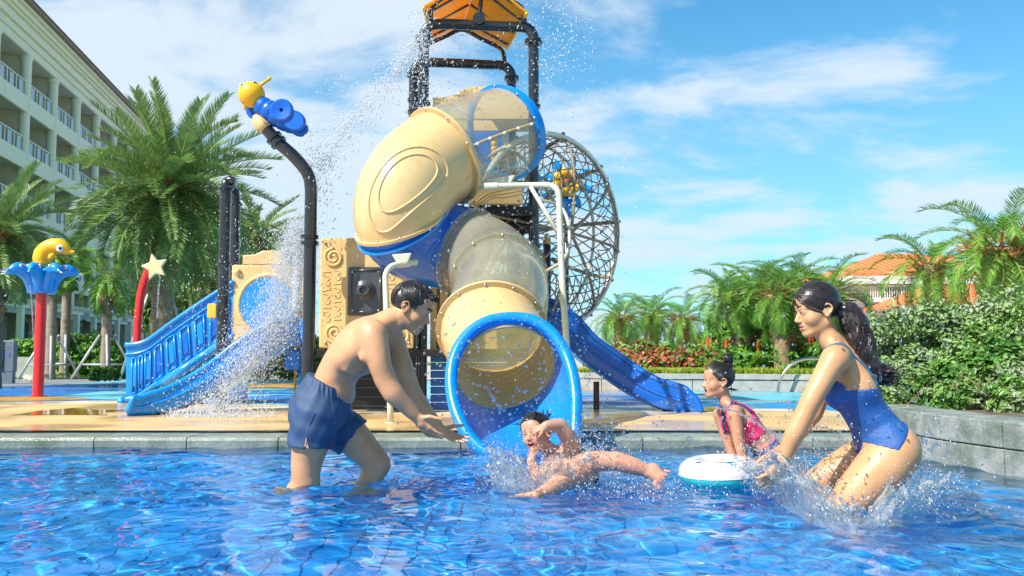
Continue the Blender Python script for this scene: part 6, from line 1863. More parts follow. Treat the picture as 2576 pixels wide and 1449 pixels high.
# swimsuit: a thin skin over the trunk, cut at the back, the leg openings and the neckline
Bt = Body((.92, 3.42, -.46), (1.88, 4.32, 1.02), .0052)
Bt.chain([w_(2238, 1130), w_(2205, 1080), w_(2172, 1030), w_(2148, 980), w_(2132, 935), w_(2118, 905)], [.098, .082, .076, .084, .074, .050], .03, 1.34, (0, 1, 0), 5)
Bt.ell(w_(2146, 975), (.105, .135, .080), .03, frame(w_(2118, 905) - w_(2172, 1030), (0, 1, 0)))
for s in (-1, 1):
    Bt.ell(w_(2252, 1128, .075 * s), (.095, .085, .10), .035); Bt.ell(w_(2106, 995, .062 * s), (.050, .052, .052), .025)
Bt.ell(w_(2200, 1108), (.07, .12, .08), .03)
Bt.cone(hn, w_(2225, 1170, -.11), .100, .10, .03); Bt.cone(hf, w_(2200, 1145, .10), .10, .10, .03)
X, Y, Z = Bt.coords()
def plw(p, q, inside):
    """vertical-in-depth plane through two photo points, positive on the side of the third"""
    a, c, i_ = w_(*p), w_(*q), w_(*inside); d = c - a; n = Vector((-d.z, 0, d.x)).normalized()
    if (i_ - a).dot(n) < 0: n = -n
    return (X - a.x) * n.x + (Z - a.z) * n.z
top = plw((2076, 982), (2246, 968), (2150, 1050))         # straight top edge across the back
front = plw((2105, 955), (2118, 985), (2080, 1000))
top = np.maximum(top, np.minimum(plw((2070, 935), (2125, 990), (2080, 1000)), plw((2090, 1000), (2120, 950), (2070, 990)) + .0))
leg_n = plw((2172, 1168), (2212, 1122), (2180, 1050)); leg_b = plw((2212, 1122), (2306, 1146), (2230, 1060))
leg = np.minimum(leg_n, leg_b)
leg_c = np.where(np.abs(Y - WY) < .05, plw((2150, 1185), (2300, 1200), (2200, 1100)), leg)
D = np.maximum(BW.D - .0038, Bt.D - .012) + (np.sin(X * 40 + Z * 60) * .0008)
D = np.maximum(D, -top); D = np.maximum(D, -leg_c)
# keep clear of the legs where they run forward
m_suit = mat('cobalt_swim_fabric', (.008, .075, .27), .5, (.014, .10, .35), 9, .25, 420, spec=.6)
suit = skin_obj('swimsuit', Bt, m_suit, wom, 2, D=D.astype(np.float32))
for s in (-1, 1):      # shoulder straps following the skin
    pth = spline([w_(2096, 962, .085 * s), w_(2080, 925, .11 * s), w_(2086, 885, .115 * s), w_(2100, 868, .10 * s), w_(2128, 876, .10 * s), w_(2158, 900, .10 * s), w_(2186, 934, .10 * s), w_(2208, 972, .10 * s)], 6)
    b = MB(); b.tube([snap(BW, p, .003) for p in pth], .0048, 6); b.build('strap', mat('teal_strap', (.02, .14, .28), .45), wom, smooth=True)
# hair: pulled back tight, with the tie and a long wavy ponytail
Bh = Body(tuple(hw.p(-.1, 0, .6) - Vector((.18, .16, .18))), tuple(hw.p(-.1, 0, .6) + Vector((.20, .16, .20))), .0042)
x, y, z, D = hw.shell(Bh, .012, [(-1.0, 1, .42), (-.34, 1, .36)])
X, Y, Z = Bh.coords()
D = (D + np.sin(np.arctan2(z - .5, np.abs(y) + .05) * 60) * .0008).astype(np.float32)
hairw = skin_obj('hair', Bh, m_hairw, wom, 2, D=D)
tie = w_(2117, 778)
rh = random.Random(4); b = MB(); paths = []
tl = hw.M.transposed() @ (tie - hw.o) / hw.H
for k in range(420):
    e = (tl.x, tl.y + rh.uniform(-.03, .03), tl.z + rh.uniform(-.04, .04))
    mode = rh.random(); sg = rh.choice((-1, 1))
    if mode < .5: a = (.33 - rh.uniform(0, .08), sg * rh.uniform(0, .28), .82 - rh.uniform(0, .04))
    elif mode < .8: a = (lerp(.06, .22, rh.random()), sg * .33, rh.uniform(.60, .74))
    else: a = (-.30 + rh.uniform(-.1, .1), sg * rh.uniform(.05, .3), rh.uniform(.30, .38))
    paths.append(scalp_path(hw, a, e, .025 + rh.uniform(-.008, .014), 8))
strands(b, paths, .0018, 4); b.build('hair_strands', m_hairw, hairw, smooth=True, kind='stuff')
b = MB(); dt = Vector((.9, 0, -.45)).normalized(); Mt = dt.to_track_quat('Z', 'Y').to_matrix()
b.lathe(tie, [(.018, -.014), (.024, -.008), (.025, 0), (.024, .008), (.018, .014)], 14, Mt); b.build('hair_tie', mat('black_elastic', (.015, .018, .022), .7), hairw, smooth=True)
ctr = spline([w_(2117, 778), w_(2140, 792, .0), w_(2156, 828, -.02), w_(2166, 868, -.03), w_(2182, 905, -.04), w_(2198, 935, -.05), w_(2208, 958, -.05)], 5)
Bp = Body(tuple(w_(2100, 980, -.14)), tuple(w_(2260, 765, .12)), .0048)
for i in range(len(ctr) - 1): 
    t = i / (len(ctr) - 1); r_ = .020 + .032 * math.sin(PI * min(1, .18 + t * .75)) - .012 * t
    o = Vector((.006 * math.sin(i * .9), .006 * math.cos(i * 1.3), 0)); Bp.cone(ctr[i] + o, ctr[i + 1] + o, r_, r_, .012, .9)
X, Y, Z = Bp.coords(); D = (Bp.D + np.sin(X * 260 - Z * 90 + 4 * np.sin(Z * 24)) * .0016 + np.sin(X * 120 + Y * 190 + 3 * np.sin(Z * 30)) * .0018).astype(np.float32)
skin_obj('ponytail', Bp, m_hairw, wom, 2, D=D)
b = MB(); paths = []
for k in range(360):
    a0 = rh.uniform(0, 2 * PI); ph = rh.uniform(0, 6); rr_ = rh.uniform(.55, 1.12); p = []
    i1 = rh.randint(16, len(ctr) - 1)
    for i in range(0, i1 + 1, 2):
        t = i / (len(ctr) - 1); r_ = (.018 + .036 * math.sin(PI * min(1, .18 + t * .75)) - .010 * t) * rr_; a = a0 + .9 * math.sin(t * 5 + ph)
        p.append(ctr[i] + Vector((math.cos(a) * r_ + .008 * math.sin(t * 15 + ph * .3), math.sin(a) * r_, .006 * math.sin(t * 12 + ph))))
    # the end kicks out behind her
    if i1 > 22: 
        q = rh.uniform(.5, 1.0); p += [p[-1] + Vector((.02, rh.uniform(-.02, .02), -.012)) * q, p[-1] + Vector((.055, rh.uniform(-.03, .03), -.014 + rh.uniform(-.02, .02))) * q, p[-1] + Vector((.10, rh.uniform(-.04, .04), .0 + rh.uniform(-.03, .035))) * q]
    paths.append(p)
strands(b, paths, .0023, 4); b.build('ponytail_strands', m_hairw, wom, smooth=True, kind='stuff')
b = MB(); b.tube([hw.p(-.12, -.36, .55), hw.p(-.20, -.335, .72)], .0012, 4); b.build('hair_clip', mat('dull_metal', (.1, .09, .09), .3, metal=.8), hairw)
# ------------------------------------------------------------------ the girl leaning on the float
GY = 4.62
def g_(u, v, dy=0): return P(u, v, GY + dy)
girl = thing('person', (g_(1880, 1170).x, GY, 0), 'small person with top knot in pink and navy swimsuit leaning on the float', 'person')
BG = Body((.82, 4.34, -.40), (1.52, 4.95, .68), .0044)
BG.chain([g_(1936, 1140), g_(1912, 1108), g_(1886, 1078), g_(1866, 1048), g_(1856, 1032)], [.066, .056, .056, .058, .038], .02, 1.28, (0, 1, 0), 5)
BG.ell(g_(1874, 1062), (.060, .082, .052), .02, frame(g_(1856, 1030) - g_(1890, 1085), (0, 1, 0)))
for s in (-1, 1): BG.ell(g_(1944, 1140, .038 * s), (.06, .05, .062), .025)
hg = Head(g_(1806, 1001), Vector((.0, 0, 1)), Vector((-.99, -.12, .0)), .174)
BG.chain([g_(1850, 1034), g_(1832, 1020), g_(1822, 1000), g_(1818, 985)], [.038, .030, .028, .030], .015, 1.0, n=4)
for s in (-1, 1): BG.cone(g_(1852, 1034, .07 * s), g_(1826, 1012, .02 * s), .020, .018, .02)
hg.build(BG, mouth_open=1, child=True)
sn, en, wn = g_(1848, 1040, -.092), g_(1858, 1106, -.10), g_(1872, 1160, -.10)
BG.ell(sn, (.036, .034, .038), .015); BG.chain([g_(1856, 1036, -.06), sn, g_(1854, 1075, -.10), en], [.030, .033, .029, .025], .015, n=4)
BG.chain([en, g_(1864, 1130, -.10), wn], [.026, .025, .019], .01, n=4)
hand(BG, wn, Vector((-.75, -.15, -.45)), Vector((-.1, 0, -1)), .115, (.15, .15, .15, .15), -1, .12, .1, .8, .05)
sf_, ef, wf_ = g_(1812, 1040, .085), g_(1832, 1112, .08), g_(1848, 1164, .05)
BG.ell(sf_, (.034, .032, .036), .015); BG.chain([g_(1846, 1036, .05), sf_, g_(1820, 1076, .09), ef], [.028, .031, .027, .024], .015, n=4)
BG.chain([ef, g_(1840, 1138, .07), wf_], [.025, .024, .018], .01, n=4)
hand(BG, wf_, Vector((-.8, -.1, -.4)), Vector((-.1, 0, -1)), .110, (.15, .15, .15, .15), 1, .12, .1, .8, .05)
for s in (-1, 1):
    h0 = g_(1944, 1146, .05 * s); k0 = h0 + Vector((-.07 - .03 * s, 0, -.17)); f0 = k0 + Vector((.12, 0, -.15))
    BG.chain([h0, (h0 + k0) / 2, k0], [.062, .054, .042], .02, n=4); BG.chain([k0, (k0 + f0) / 2, f0], [.041, .036, .026], .015, n=4)
def paint_g(c):
    mi = np.zeros(len(c), np.int32); x, y, z = hg.loc(c[:, 0], c[:, 1], c[:, 2])
    mi[(x > .335) & (np.abs(y) < .09) & (z > .125) & (z < .285)] = 1
    mi[(x > .26) & (x < .37) & (np.abs(y) < .08) & (z > .17) & (z < .245)] = 2; return mi
bg_ = skin_obj('body', BG, [m_sking, m_lip, mat('mouth_dark', (.12, .02, .02), .4)], girl, 1, paint_g); bg_.cycles.is_caustics_receiver = True
b = MB(); e_ = MB(); ir = MB()
for s in (-1, 1):
    b.tube(spline([hg.p(.385, .05 * s, .600), hg.p(.358, .12 * s, .618), hg.p(.30, .19 * s, .600)], 4), .0018, 5)
    b.tube(spline([hg.p(.364, .08 * s, .506), hg.p(.360, .12 * s, .516), hg.p(.325, .18 * s, .500)], 4), .0016, 5)
    e_.ball(hg.p(.318, .128 * s, .494), .0088, 10); ir.ball(hg.p(.345, .128 * s, .495), .0045, 8)
b.build('brow', m_hair, bg_, smooth=True); e_.build('eyeball', m_eyew, bg_, smooth=True); ir.build('iris', m_hair, bg_, smooth=True)
# top and skirted bottom
Bt = Body((.82, 4.34, -.40), (1.52, 4.95, .68), .0044)
Bt.chain([g_(1936, 1140), g_(1912, 1108), g_(1886, 1078), g_(1866, 1048), g_(1856, 1032)], [.066, .056, .056, .058, .038], .02, 1.28, (0, 1, 0), 5)
Bt.ell(g_(1874, 1062), (.060, .082, .052), .02, frame(g_(1856, 1030) - g_(1890, 1085), (0, 1, 0)))
for s in (-1, 1): Bt.ell(g_(1944, 1140, .038 * s), (.06, .05, .062), .025)
X, Y, Z = Bt.coords()
def plg(p, q, inside):
    a, c, i_ = g_(*p), g_(*q), g_(*inside); d = c - a; n = Vector((-d.z, 0, d.x)).normalized()
    if (i_ - a).dot(n) < 0: n = -n
    return (X - a.x) * n.x + (Z - a.z) * n.z
m_pink = mat('hot_pink_fabric', (.78, .02, .13), .45, (.85, .04, .18), 9, .15, 300)
m_nv = mat('navy_print_fabric', (.012, .02, .10), .45, (.03, .05, .20), 60, .15, 300)
D = np.maximum(np.maximum(BG.D - .0036, Bt.D - .008), -np.minimum(plg((1862, 1068), (1892, 1030), (1890, 1075)), plg((1880, 1116), (1934, 1068), (1880, 1060))))
topg = skin_obj('swim_top', Bt, m_pink, girl, 2, D=D.astype(np.float32))
D = np.maximum(np.maximum(BG.D - .004, Bt.D - .02), -np.minimum(plg((1892, 1134), (1955, 1096), (1935, 1140)), plg((1898, 1185), (1990, 1130), (1920, 1120)))) 
skin_obj('swim_bottom', Bt, m_nv, girl, 2, D=D.astype(np.float32))
b = MB(); 
bandp = [g_(1905 + 0, 1122, 0)]
ctrw = g_(1922, 1116); axw = (g_(1856, 1032) - g_(1936, 1140)).normalized(); q1 = Vector((0, 1, 0)); q2 = axw.cross(q1)
b.tube([ctrw + q1 * math.cos(a) * .083 + q2 * math.sin(a) * .066 for a in [2 * PI * k / 32 for k in range(32)]], .006, 6, closed=True); b.build('waistband', m_pink, girl, smooth=True)
for s in (-1, 1):
    pth = spline([g_(1826 if s > 0 else 1842, 1088, .055 * s), g_(1818 if s > 0 else 1834, 1062, .068 * s), g_(1822 if s > 0 else 1838, 1032, .055 * s), g_(1845, 1010, .042 * s), g_(1868, 1018, .050 * s), g_(1890, 1040, .06 * s)], 5)
    pth = [snap(BG, p, .002) for p in pth]
    b = MB(); b.tube(pth, .0085, 8); b.build('strap', m_nv, girl, smooth=True)
    for o in (-.009, .009):
        b = MB(); b.tube([p + Vector((o, 0, o * .4)) for p in pth], .0042, 6); b.build('strap_trim', m_pink, girl, smooth=True)
# front of the top between the straps
Bh = Body(tuple(hg.p(-.1, 0, .6) - Vector((.14, .13, .14))), tuple(hg.p(-.1, 0, .6) + Vector((.15, .13, .18))), .0036)
x, y, z, D = hg.shell(Bh, .014, [(-1.0, 1, .44), (-.30, 1, .34)])
hairg = skin_obj('hair', Bh, m_hair, girl, 2, D=(D + np.sin(np.arctan2(x + .1, y) * 40) * .0006).astype(np.float32))
bun = g_(1832, 902)
Bb = Body(tuple(bun - Vector((.05, .05, .06))), tuple(bun + Vector((.05, .05, .05))), .0034); Bb.ell(bun, (.027, .027, .024), .005); Bb.cone(bun, g_(1834, 920), .014, .02, .01)
X, Y, Z = Bb.coords(); skin_obj('top_knot', Bb, m_hair, girl, 1, D=(Bb.D + np.sin(np.arctan2(Z - bun.z, X - bun.x) * 5 + (Y + X) * 200) * .0022).astype(np.float32))
rh = random.Random(9); b = MB(); paths = []; tl = hg.M.transposed() @ (g_(1834, 918) - hg.o) / hg.H
for k in range(260):
    sg = rh.choice((-1, 1)); mode = rh.random()
    if mode < .45: a = (.28 - rh.uniform(0, .1), sg * rh.uniform(0, .28), .80 - rh.uniform(0, .05))
    elif mode < .75: a = (.08 + rh.uniform(-.1, .1), sg * .33, rh.uniform(.52, .68))
    else: a = (-.38 + rh.uniform(-.06, .1), sg * rh.uniform(0, .3), rh.uniform(.26, .36))
    paths.append(scalp_path(hg, a, (tl.x, tl.y, min(tl.z, .98)), .03 + rh.uniform(-.008, .014), 8))
for k in range(30):
    a = rh.uniform(-.6, .6); c = hg.p(-.38 + rh.uniform(-.05, .08), a * .3, .28); paths.append([c, c + Vector((.01, 0, -.008)), c + Vector((.022 + rh.uniform(-.01, .01), rh.uniform(-.01, .01), -.018 * rh.random()))])
strands(b, paths, .0015, 4); b.build('hair_strands', m_hair, hairg, smooth=True, kind='stuff')

# float: white top, turquoise underside, printed strokes
flt = thing('pool_float', (P(1812, 1200, 4.47).x, 4.47, 0), 'inflatable ring float, white above and turquoise below, with black and blue strokes', 'float')
fc_ = Vector((P(1812, 1200, 4.47).x, 4.47, .062)); RA, RB = .128, .072
tilt = Matrix.Rotation(-.05, 3, 'Y') @ Matrix.Rotation(.03, 3, 'X')
def fpt(a, t, off=0): 
    r_ = RA + (RB + off) * math.cos(t) ; return fc_ + tilt @ Vector((math.cos(a) * r_, math.sin(a) * r_ * 1.05, math.sin(t) * (RB * .92 + off)))
def band(name, t0, t1, m, off=0, a0=0, a1=2 * PI, na=64, nt_=14):
    V = []; F = []
    for i in range(na + 1):
        for j in range(nt_ + 1): V.append(fpt(a0 + (a1 - a0) * i / na, t0 + (t1 - t0) * j / nt_, off))
    for i in range(na):
        for j in range(nt_): k = i * (nt_ + 1) + j; F.append((k, k + nt_ + 1, k + nt_ + 2, k + 1))
    b = MB(); b.add(V, F); return b.build(name, m, flt, smooth=True)
m_fw = mat('white_vinyl', (.60, .56, .55), .22, (.64, .6, .58), 4, .05, 18, coat=.4); m_ft = mat('turquoise_vinyl', (.02, .52, .56), .2, (.04, .6, .62), 4, .05, 14, coat=.5)
band('upper_shell', -.08, PI + .25, m_fw); band('lower_shell', PI + .25, 2 * PI - .08, m_ft)
b = MB(); b.tube([fpt(2 * PI * k / 64, -.08) for k in range(64)], .0022, 5, closed=True); b.build('weld', mat('vinyl_seam', (.5, .62, .62), .3), flt, smooth=True)
m_ink = mat('black_print', (.02, .02, .025), .3); m_inkb = mat('cyan_print', (.02, .40, .62), .3)
def stroke(a0, t0, a1, t1, m, w_=.05):
    V = []; F = []
    for k in range(9):
        u = k / 8; wd = w_ * math.sin(PI * (.08 + .84 * u)); a, t = lerp(a0, a1, u), lerp(t0, t1, u) + .12 * math.sin(PI * u)
        V += [fpt(a - wd * .3, t - wd, .0012), fpt(a + wd * .3, t + wd, .0012)]
    for k in range(8): F.append((2 * k, 2 * k + 2, 2 * k + 3, 2 * k + 1))
    b = MB(); b.add(V, F); b.build('printed_stroke', m, flt)
F_ = -PI / 2
stroke(F_ - .55, 1.75, F_ + .25, 1.25, m_ink, .13); stroke(F_ - .1, 1.5, F_ + .22, .75, m_inkb, .07); stroke(F_ + .1, 1.5, F_ + .28, 1.1, m_inkb, .07); stroke(F_ - 1.1, 1.0, F_ - .85, 1.25, m_ink, .1)
stroke(F_ + .7, 1.2, F_ + 1.0, 1.3, m_ink, .08); stroke(F_ + .35, 1.45, F_ + .6, 1.3, m_inkb, .05); stroke(F_ + 1.1, .9, F_ + 1.3, 1.1, m_ink, .07)

# ------------------------------------------------------------------ the boy who has just shot out of the slide
BYY = 4.52
def b_(u, v, dy=0): return P(u, v, BYY + dy)
boy = thing('person', (b_(1440, 1200).x, BYY, 0), 'small laughing person splashing below the slide mouth, one leg kicked out', 'person')
BB = Body((-.04, 3.98, -.34), (.82, 4.86, .42), .0046)
# trunk lies back, chest up, from the shoulders (left) to the hips (right)
BB.chain([b_(1398, 1150, .02), b_(1425, 1168, .02), b_(1452, 1188, .02), b_(1474, 1200, .02)], [.058, .066, .064, .060], .02, 1.25, (0, 1, 0), 5)
hb_ = Head(b_(1374, 1142, -.03), Vector((-.22, .10, .97)), Vector((-.32, -.93, -.12)), .180)
hb_ = Head(b_(1357, 1140, -.06), Vector((-.16, .20, .95)), Vector((-.50, -.85, .02)), .192)
BB.chain([b_(1402, 1150, .02), b_(1386, 1136, .0), b_(1366, 1118, .0)], [.045, .036, .036], .015, n=4)
hb_.build(BB, mouth_open=1, child=True)
# arm thrown over the brow: shoulder, elbow high, forearm across the head
s1, e1, w1 = b_(1436, 1120, -.02), b_(1408, 1072, -.09), b_(1374, 1072, -.155)
BB.ell(s1, (.042, .04, .042), .02); BB.chain([b_(1412, 1146, .02), s1, (s1 + e1) / 2 + Vector((.01, -.01, .0)), e1], [.044, .042, .038, .034], .015, n=4)
BB.chain([e1, (e1 + w1) / 2, w1], [.034, .031, .024], .01, n=4)
hand(BB, w1, Vector((-.8, .1, -.25)), Vector((.1, .7, -.7)), .10, (.8, .8, .9, .9), 1, .08, .2, .6, .055)
# other arm bent, fist by the mouth
s2_, e2, w2 = b_(1396, 1166, -.07), b_(1352, 1204, -.11), b_(1336, 1160, -.10)
BB.chain([b_(1412, 1156, -.02), s2_, (s2_ + e2) / 2, e2], [.042, .038, .034, .029], .015, n=4); BB.chain([e2, (e2 + w2) / 2, w2], [.029, .027, .022], .01, n=4)
hand(BB, w2, Vector((.05, 0, 1)), Vector((.8, .5, .1)), .095, (1.7, 1.7, 1.7, 1.7), -1, .04, .6, .4, .058)
# kicked leg
h1 = b_(1472, 1166, -.04); k1 = b_(1552, 1160, -.06); a1 = b_(1632, 1186, -.06)
BB.chain([b_(1462, 1178, -.02), h1, b_(1512, 1160, -.05), k1], [.054, .052, .046, .038], .02, n=4)
BB.chain([k1, b_(1592, 1172, -.06), a1], [.044, .040, .026], .015, n=4)
# foot with five toes
ft = frame(b_(1668, 1206, -.06) - a1, (0, 1, .2))
fd = Vector((.82, 0, -.50)).normalized()
BB.chain([a1, a1 + Vector((.018, 0, .002)), b_(1652, 1194, -.07), b_(1660, 1200, -.08)], [.028, .031, .027, .022], .012, 1.25, (.35, .5, .75), n=4)
tdir = Vector((.55, -.15, -.55))
for k in range(5):
    o = Vector((.018, -.02, .032)) * (1 - k * .5)
    o = Vector((.026 - .013 * k, -.004, .030 - .0155 * k)); p = b_(1660, 1200, -.09) + o
    q = Vector((.95, -.2, -.25)).normalized() if k < 4 else Vector((.75, -.2, -.6)).normalized()
    BB.cone(p, p + q * (.020 + (.010 if k == 4 else 0)), .0082 + (.0035 if k == 4 else 0), .0075 + (.0035 if k == 4 else 0), .004)
# other leg folded towards the pool, shin and foot just under the surface
k2 = b_(1408, 1215, -.20); f2 = Vector((P(1345, 1258, 4.14).x, 4.14, -.01))
BB.chain([b_(1466, 1195, -.02), b_(1440, 1200, -.12), k2], [.060, .052, .042], .02, n=4)
BB.chain([k2, (k2 + f2) / 2 + Vector((0, 0, -.005)), f2], [.041, .036, .025], .015, n=4)
BB.chain([f2, f2 + Vector((-.05, 0, -.004)), f2 + Vector((-.105, 0, -.008))], [.026, .022, .014], .012, 1.3, (0, 1, 0), n=4)
BB.ell(b_(1432, 1168, -.03), (.080, .075, .052), .03)
def paint_b(c):
    mi = np.zeros(len(c), np.int32); x, y, z = hb_.loc(c[:, 0], c[:, 1], c[:, 2])
    mi[(x > .335) & (np.abs(y) < .10) & (z > .125) & (z < .285)] = 1; mi[(x > .26) & (x < .365) & (np.abs(y) < .09) & (z > .165) & (z < .25)] = 2; return mi
bb_ = skin_obj('body', BB, [m_skinb, m_lip, mat('mouth_dark', (.12, .02, .02), .4)], boy, 1, paint_b); bb_.cycles.is_caustics_receiver = True
b = MB(); t_ = MB()
for s in (-1, 1):
    b.tube(spline([hb_.p(.385, .05 * s, .600), hb_.p(.362, .12 * s, .608), hb_.p(.30, .19 * s, .590)], 4), .0018, 5)
    b.tube(spline([hb_.p(.364, .07 * s, .498), hb_.p(.360, .12 * s, .490), hb_.p(.325, .18 * s, .500)], 4), .0016, 5)
b.build('brow', m_hair, bb_, smooth=True)

t_.tube(spline([hb_.p(.352, -.055, .248), hb_.p(.372, 0, .250), hb_.p(.352, .055, .248)], 5), .0030, 6); t_.build('teeth', m_teeth, bb_, smooth=True)
Bh = Body(tuple(hb_.p(-.1, 0, .6) - Vector((.15, .15, .15))), tuple(hb_.p(-.1, 0, .6) + Vector((.16, .15, .16))), .0038)
x, y, z, D = hb_.shell(Bh, .028, [(-1.0, 1, .46), (-.30, 1, .34)])
hairb = skin_obj('hair', Bh, m_hair, boy, 1, D=(D + np.sin(x * 40 + y * 30 + z * 20) * .0018).astype(np.float32))
b = MB(); paths = []
for k in range(420):
    a = (rh.uniform(-.45, .34), rh.uniform(-.30, .30), .9); L_ = rh.uniform(.02, .06); 
    p0 = scalp_path(hb_, a, (a[0] + rh.uniform(-.25, .1), a[1] + rh.uniform(-.2, .2), .8), .04, 4)
    out = (p0[-1] - hb_.p(-.07, 0, .6)).normalized(); sw = Vector((rh.uniform(-1, 1), rh.uniform(-1, 1), rh.uniform(-.3, 1)))
    if rh.random() < .14: p0 += [p0[-1] + out * L_ * .35 + sw * L_ * .12, p0[-1] + out * L_ * .6 + sw * L_ * .4, p0[-1] + out * L_ * .6 + sw * L_ * .8]
    paths.append(p0)
strands(b, paths, .0021, 4); b.build('hair_strands', m_hair, hairb, smooth=True, kind='stuff')
# his dark teal trunks, mostly hidden by water
Bt = Body((.2, 4.2, -.34), (.62, 4.86, .30), .0046); Bt.chain([b_(1448, 1186, .02), b_(1474, 1200, .02)], [.064, .064], .02, 1.28, (0, 1, 0), 3)
skin_obj('swim_trunks', Bt, mat('dark_teal_fabric', (.01, .06, .09), .5, (.02, .09, .13), 20), boy, 1)
# ------------------------------------------------------------------ water in the air
rp2 = np.random.default_rng(77)
m_drop = glassy('water_drop', tint=(1, 1, 1), ior=1.33, mixt=.42)
m_mist = mat('white_spray', (.86, .90, .94), .25, transl=.45)
def sphere_lp(n):
    b = MB(); b.ball((0, 0, 0), 1, n); V = np.array([tuple(v) for v in b.V]); F = []
    for f in b.F: F += [f] if len(f) == 3 else [(f[0], f[1], f[2]), (f[0], f[2], f[3])]
    return V, np.array(F)
OCT = (np.array([(1, 0, 0), (-1, 0, 0), (0, 1, 0), (0, -1, 0), (0, 0, 1), (0, 0, -1)], float), np.array([(0, 2, 4), (2, 1, 4), (1, 3, 4), (3, 0, 4), (2, 0, 5), (1, 2, 5), (3, 1, 5), (0, 3, 5)]))
SP6, SP8 = sphere_lp(6), sphere_lp(8)
def drops(name, P_, r, m, base=OCT, vel=None, stretch=1.0):
    V0, F0 = base; k = len(P_); P_ = np.asarray(P_); r = np.asarray(r)
    sc = np.stack([r * rp2.uniform(.8, 1.2, k), r * rp2.uniform(.8, 1.2, k), r * rp2.uniform(.8, 1.2, k)], 1)
    V = V0[None] * sc[:, None, :]
    if vel is not None:
        v = np.asarray(vel, float); v = v / np.linalg.norm(v, axis=-1, keepdims=True)
        if v.ndim == 1: v = np.repeat(v[None], k, 0)
        dt = (V * v[:, None, :]).sum(-1, keepdims=True); V = V + v[:, None, :] * dt * (stretch - 1)
    V = V + P_[:, None, :]
    F = F0[None] + (np.arange(k) * len(V0))[:, None, None]
    return V.reshape(-1, 3), F.reshape(-1, 3)
def emit(name, sets, m, label, cat='water spray'):
    Vs, Fs, n = [], [], 0
    for V, F in sets: Vs.append(V); Fs.append(F + n); n += len(V)
    return tag(npmesh(name, np.concatenate(Vs), np.concatenate(Fs), m, None, smooth=True, kind='stuff'), label, cat)
def sized(k, lo, hi, p=3.0): return lo + (hi - lo) * rp2.random(k) ** p
def boxpts(k, u0, u1, v0, v1, Y0, Y1, du=None):
    out = []
    for _ in range(k): out.append(tuple(P(rp2.uniform(u0, u1), rp2.uniform(v0, v1), rp2.uniform(Y0, Y1))))
    return np.array(out)
def along(pts, k, spread, w0=.3, w1=1.0):
    pp = spline(pts, 12); a = np.array([tuple(p) for p in pp]); t = rp2.random(k) * (len(a) - 1.001); i = t.astype(int); f = (t - i)[:, None]
    c = a[i] * (1 - f) + a[i + 1] * f; s = spread * (w0 + (w1 - w0) * (t / len(a)))[:, None]
    # clumps
    cl_ = np.sin(t * 1.9)[:, None] * .4 + 1
    return c + rp2.normal(size=(k, 3)) * s * cl_ * .5
# plume between the bee pole and the left slide
fine, mist = [], []
def plume(k, pts, spr, w0, w1): return along([P(*q) for q in pts], k, spr, w0, w1)
a = np.concatenate([plume(26000, ((748, 560, 8.7), (735, 620, 8.7), (712, 700, 8.7), (690, 790, 8.7), (660, 860, 8.7), (615, 930, 8.6)), .27, .35, 1.1),
                    plume(9000, ((762, 570, 8.6), (752, 680, 8.6), (735, 780, 8.6), (700, 850, 8.7)), .22, .5, 1.0),
                    plume(11000, ((660, 850, 8.6), (600, 930, 8.5), (560, 1000, 8.3), (520, 1048, 8.1), (600, 1052, 8.0)), .26, .8, 1.1),
                    plume(6000, ((420, 1046, 8.1), (500, 1052, 8.0), (600, 1050, 8.0), (690, 1052, 8.0)), .10, .8, 1.0),
                    plume(2200, ((740, 560, 8.6), (640, 640, 8.6), (560, 760, 8.6), (480, 860, 8.6)), .8, .6, 1.2)])
a = a[a[:, 2] > PZ]
mist.append(drops('', a, sized(len(a), .0011, .0058, 3.6), m_mist, vel=(-.3, 0, -1), stretch=1.9))
emit('slide_spray', mist, m_mist, 'dense white spray plume falling beside the bent black pole onto the left slide')
a2 = a[rp2.random(len(a)) < .05] + rp2.normal(size=(int(1e9) if False else 1, 3)) * 0
emit('slide_spray', [drops('', a2 + rp2.normal(size=a2.shape) * .12, sized(len(a2), .003, .010, 3), m_drop, SP6)], m_drop, 'larger clear drops scattered round the white plume over the left slide')
# thrown arc from the roof down to the left, droplets over the tower
sets = []
a = np.concatenate([along([P(1060, 95, 8.6), P(1020, 150, 8.6), P(985, 200, 8.6), P(930, 262, 8.5), P(870, 320, 8.5), P(828, 375, 8.4), P(800, 430, 8.4), P(780, 560, 8.4)], 2600, .16, .5, 1.3),
                    boxpts(260, 760, 1050, 60, 560, 8.0, 8.8), along([P(1062, 20, 8.5), P(1066, 200, 8.5), P(1050, 420, 8.5)], 700, .14, .8, 1.1),
                    along([P(1380, -20, 8.5), P(1420, 60, 8.5), P(1400, 130, 8.5), P(1372, 180, 8.5)], 300, .30, .8, 1.0), boxpts(160, 1340, 1500, 0, 340, 8.2, 8.8),
                    boxpts(260, 1060, 1330, 60, 230, 8.6, 9.4), boxpts(120, 1360, 1640, 340, 700, 7, 9)])
h_ = a[::4]; sets.append(drops('', h_, sized(len(h_), .003, .009, 3), m_drop, SP6))
emit('falling_drops', sets, m_drop, 'clear drops flung from the yellow roof in an arc to the left')
a = np.concatenate([a, a + rp2.normal(size=a.shape) * .03])
emit('falling_drops', [drops('', a + rp2.normal(size=a.shape) * .02, sized(len(a), .0022, .0085, 3), m_mist, OCT, vel=(-.3, 0, -1), stretch=1.5)], m_mist, 'fine white drops flung with the clear ones from the yellow roof')
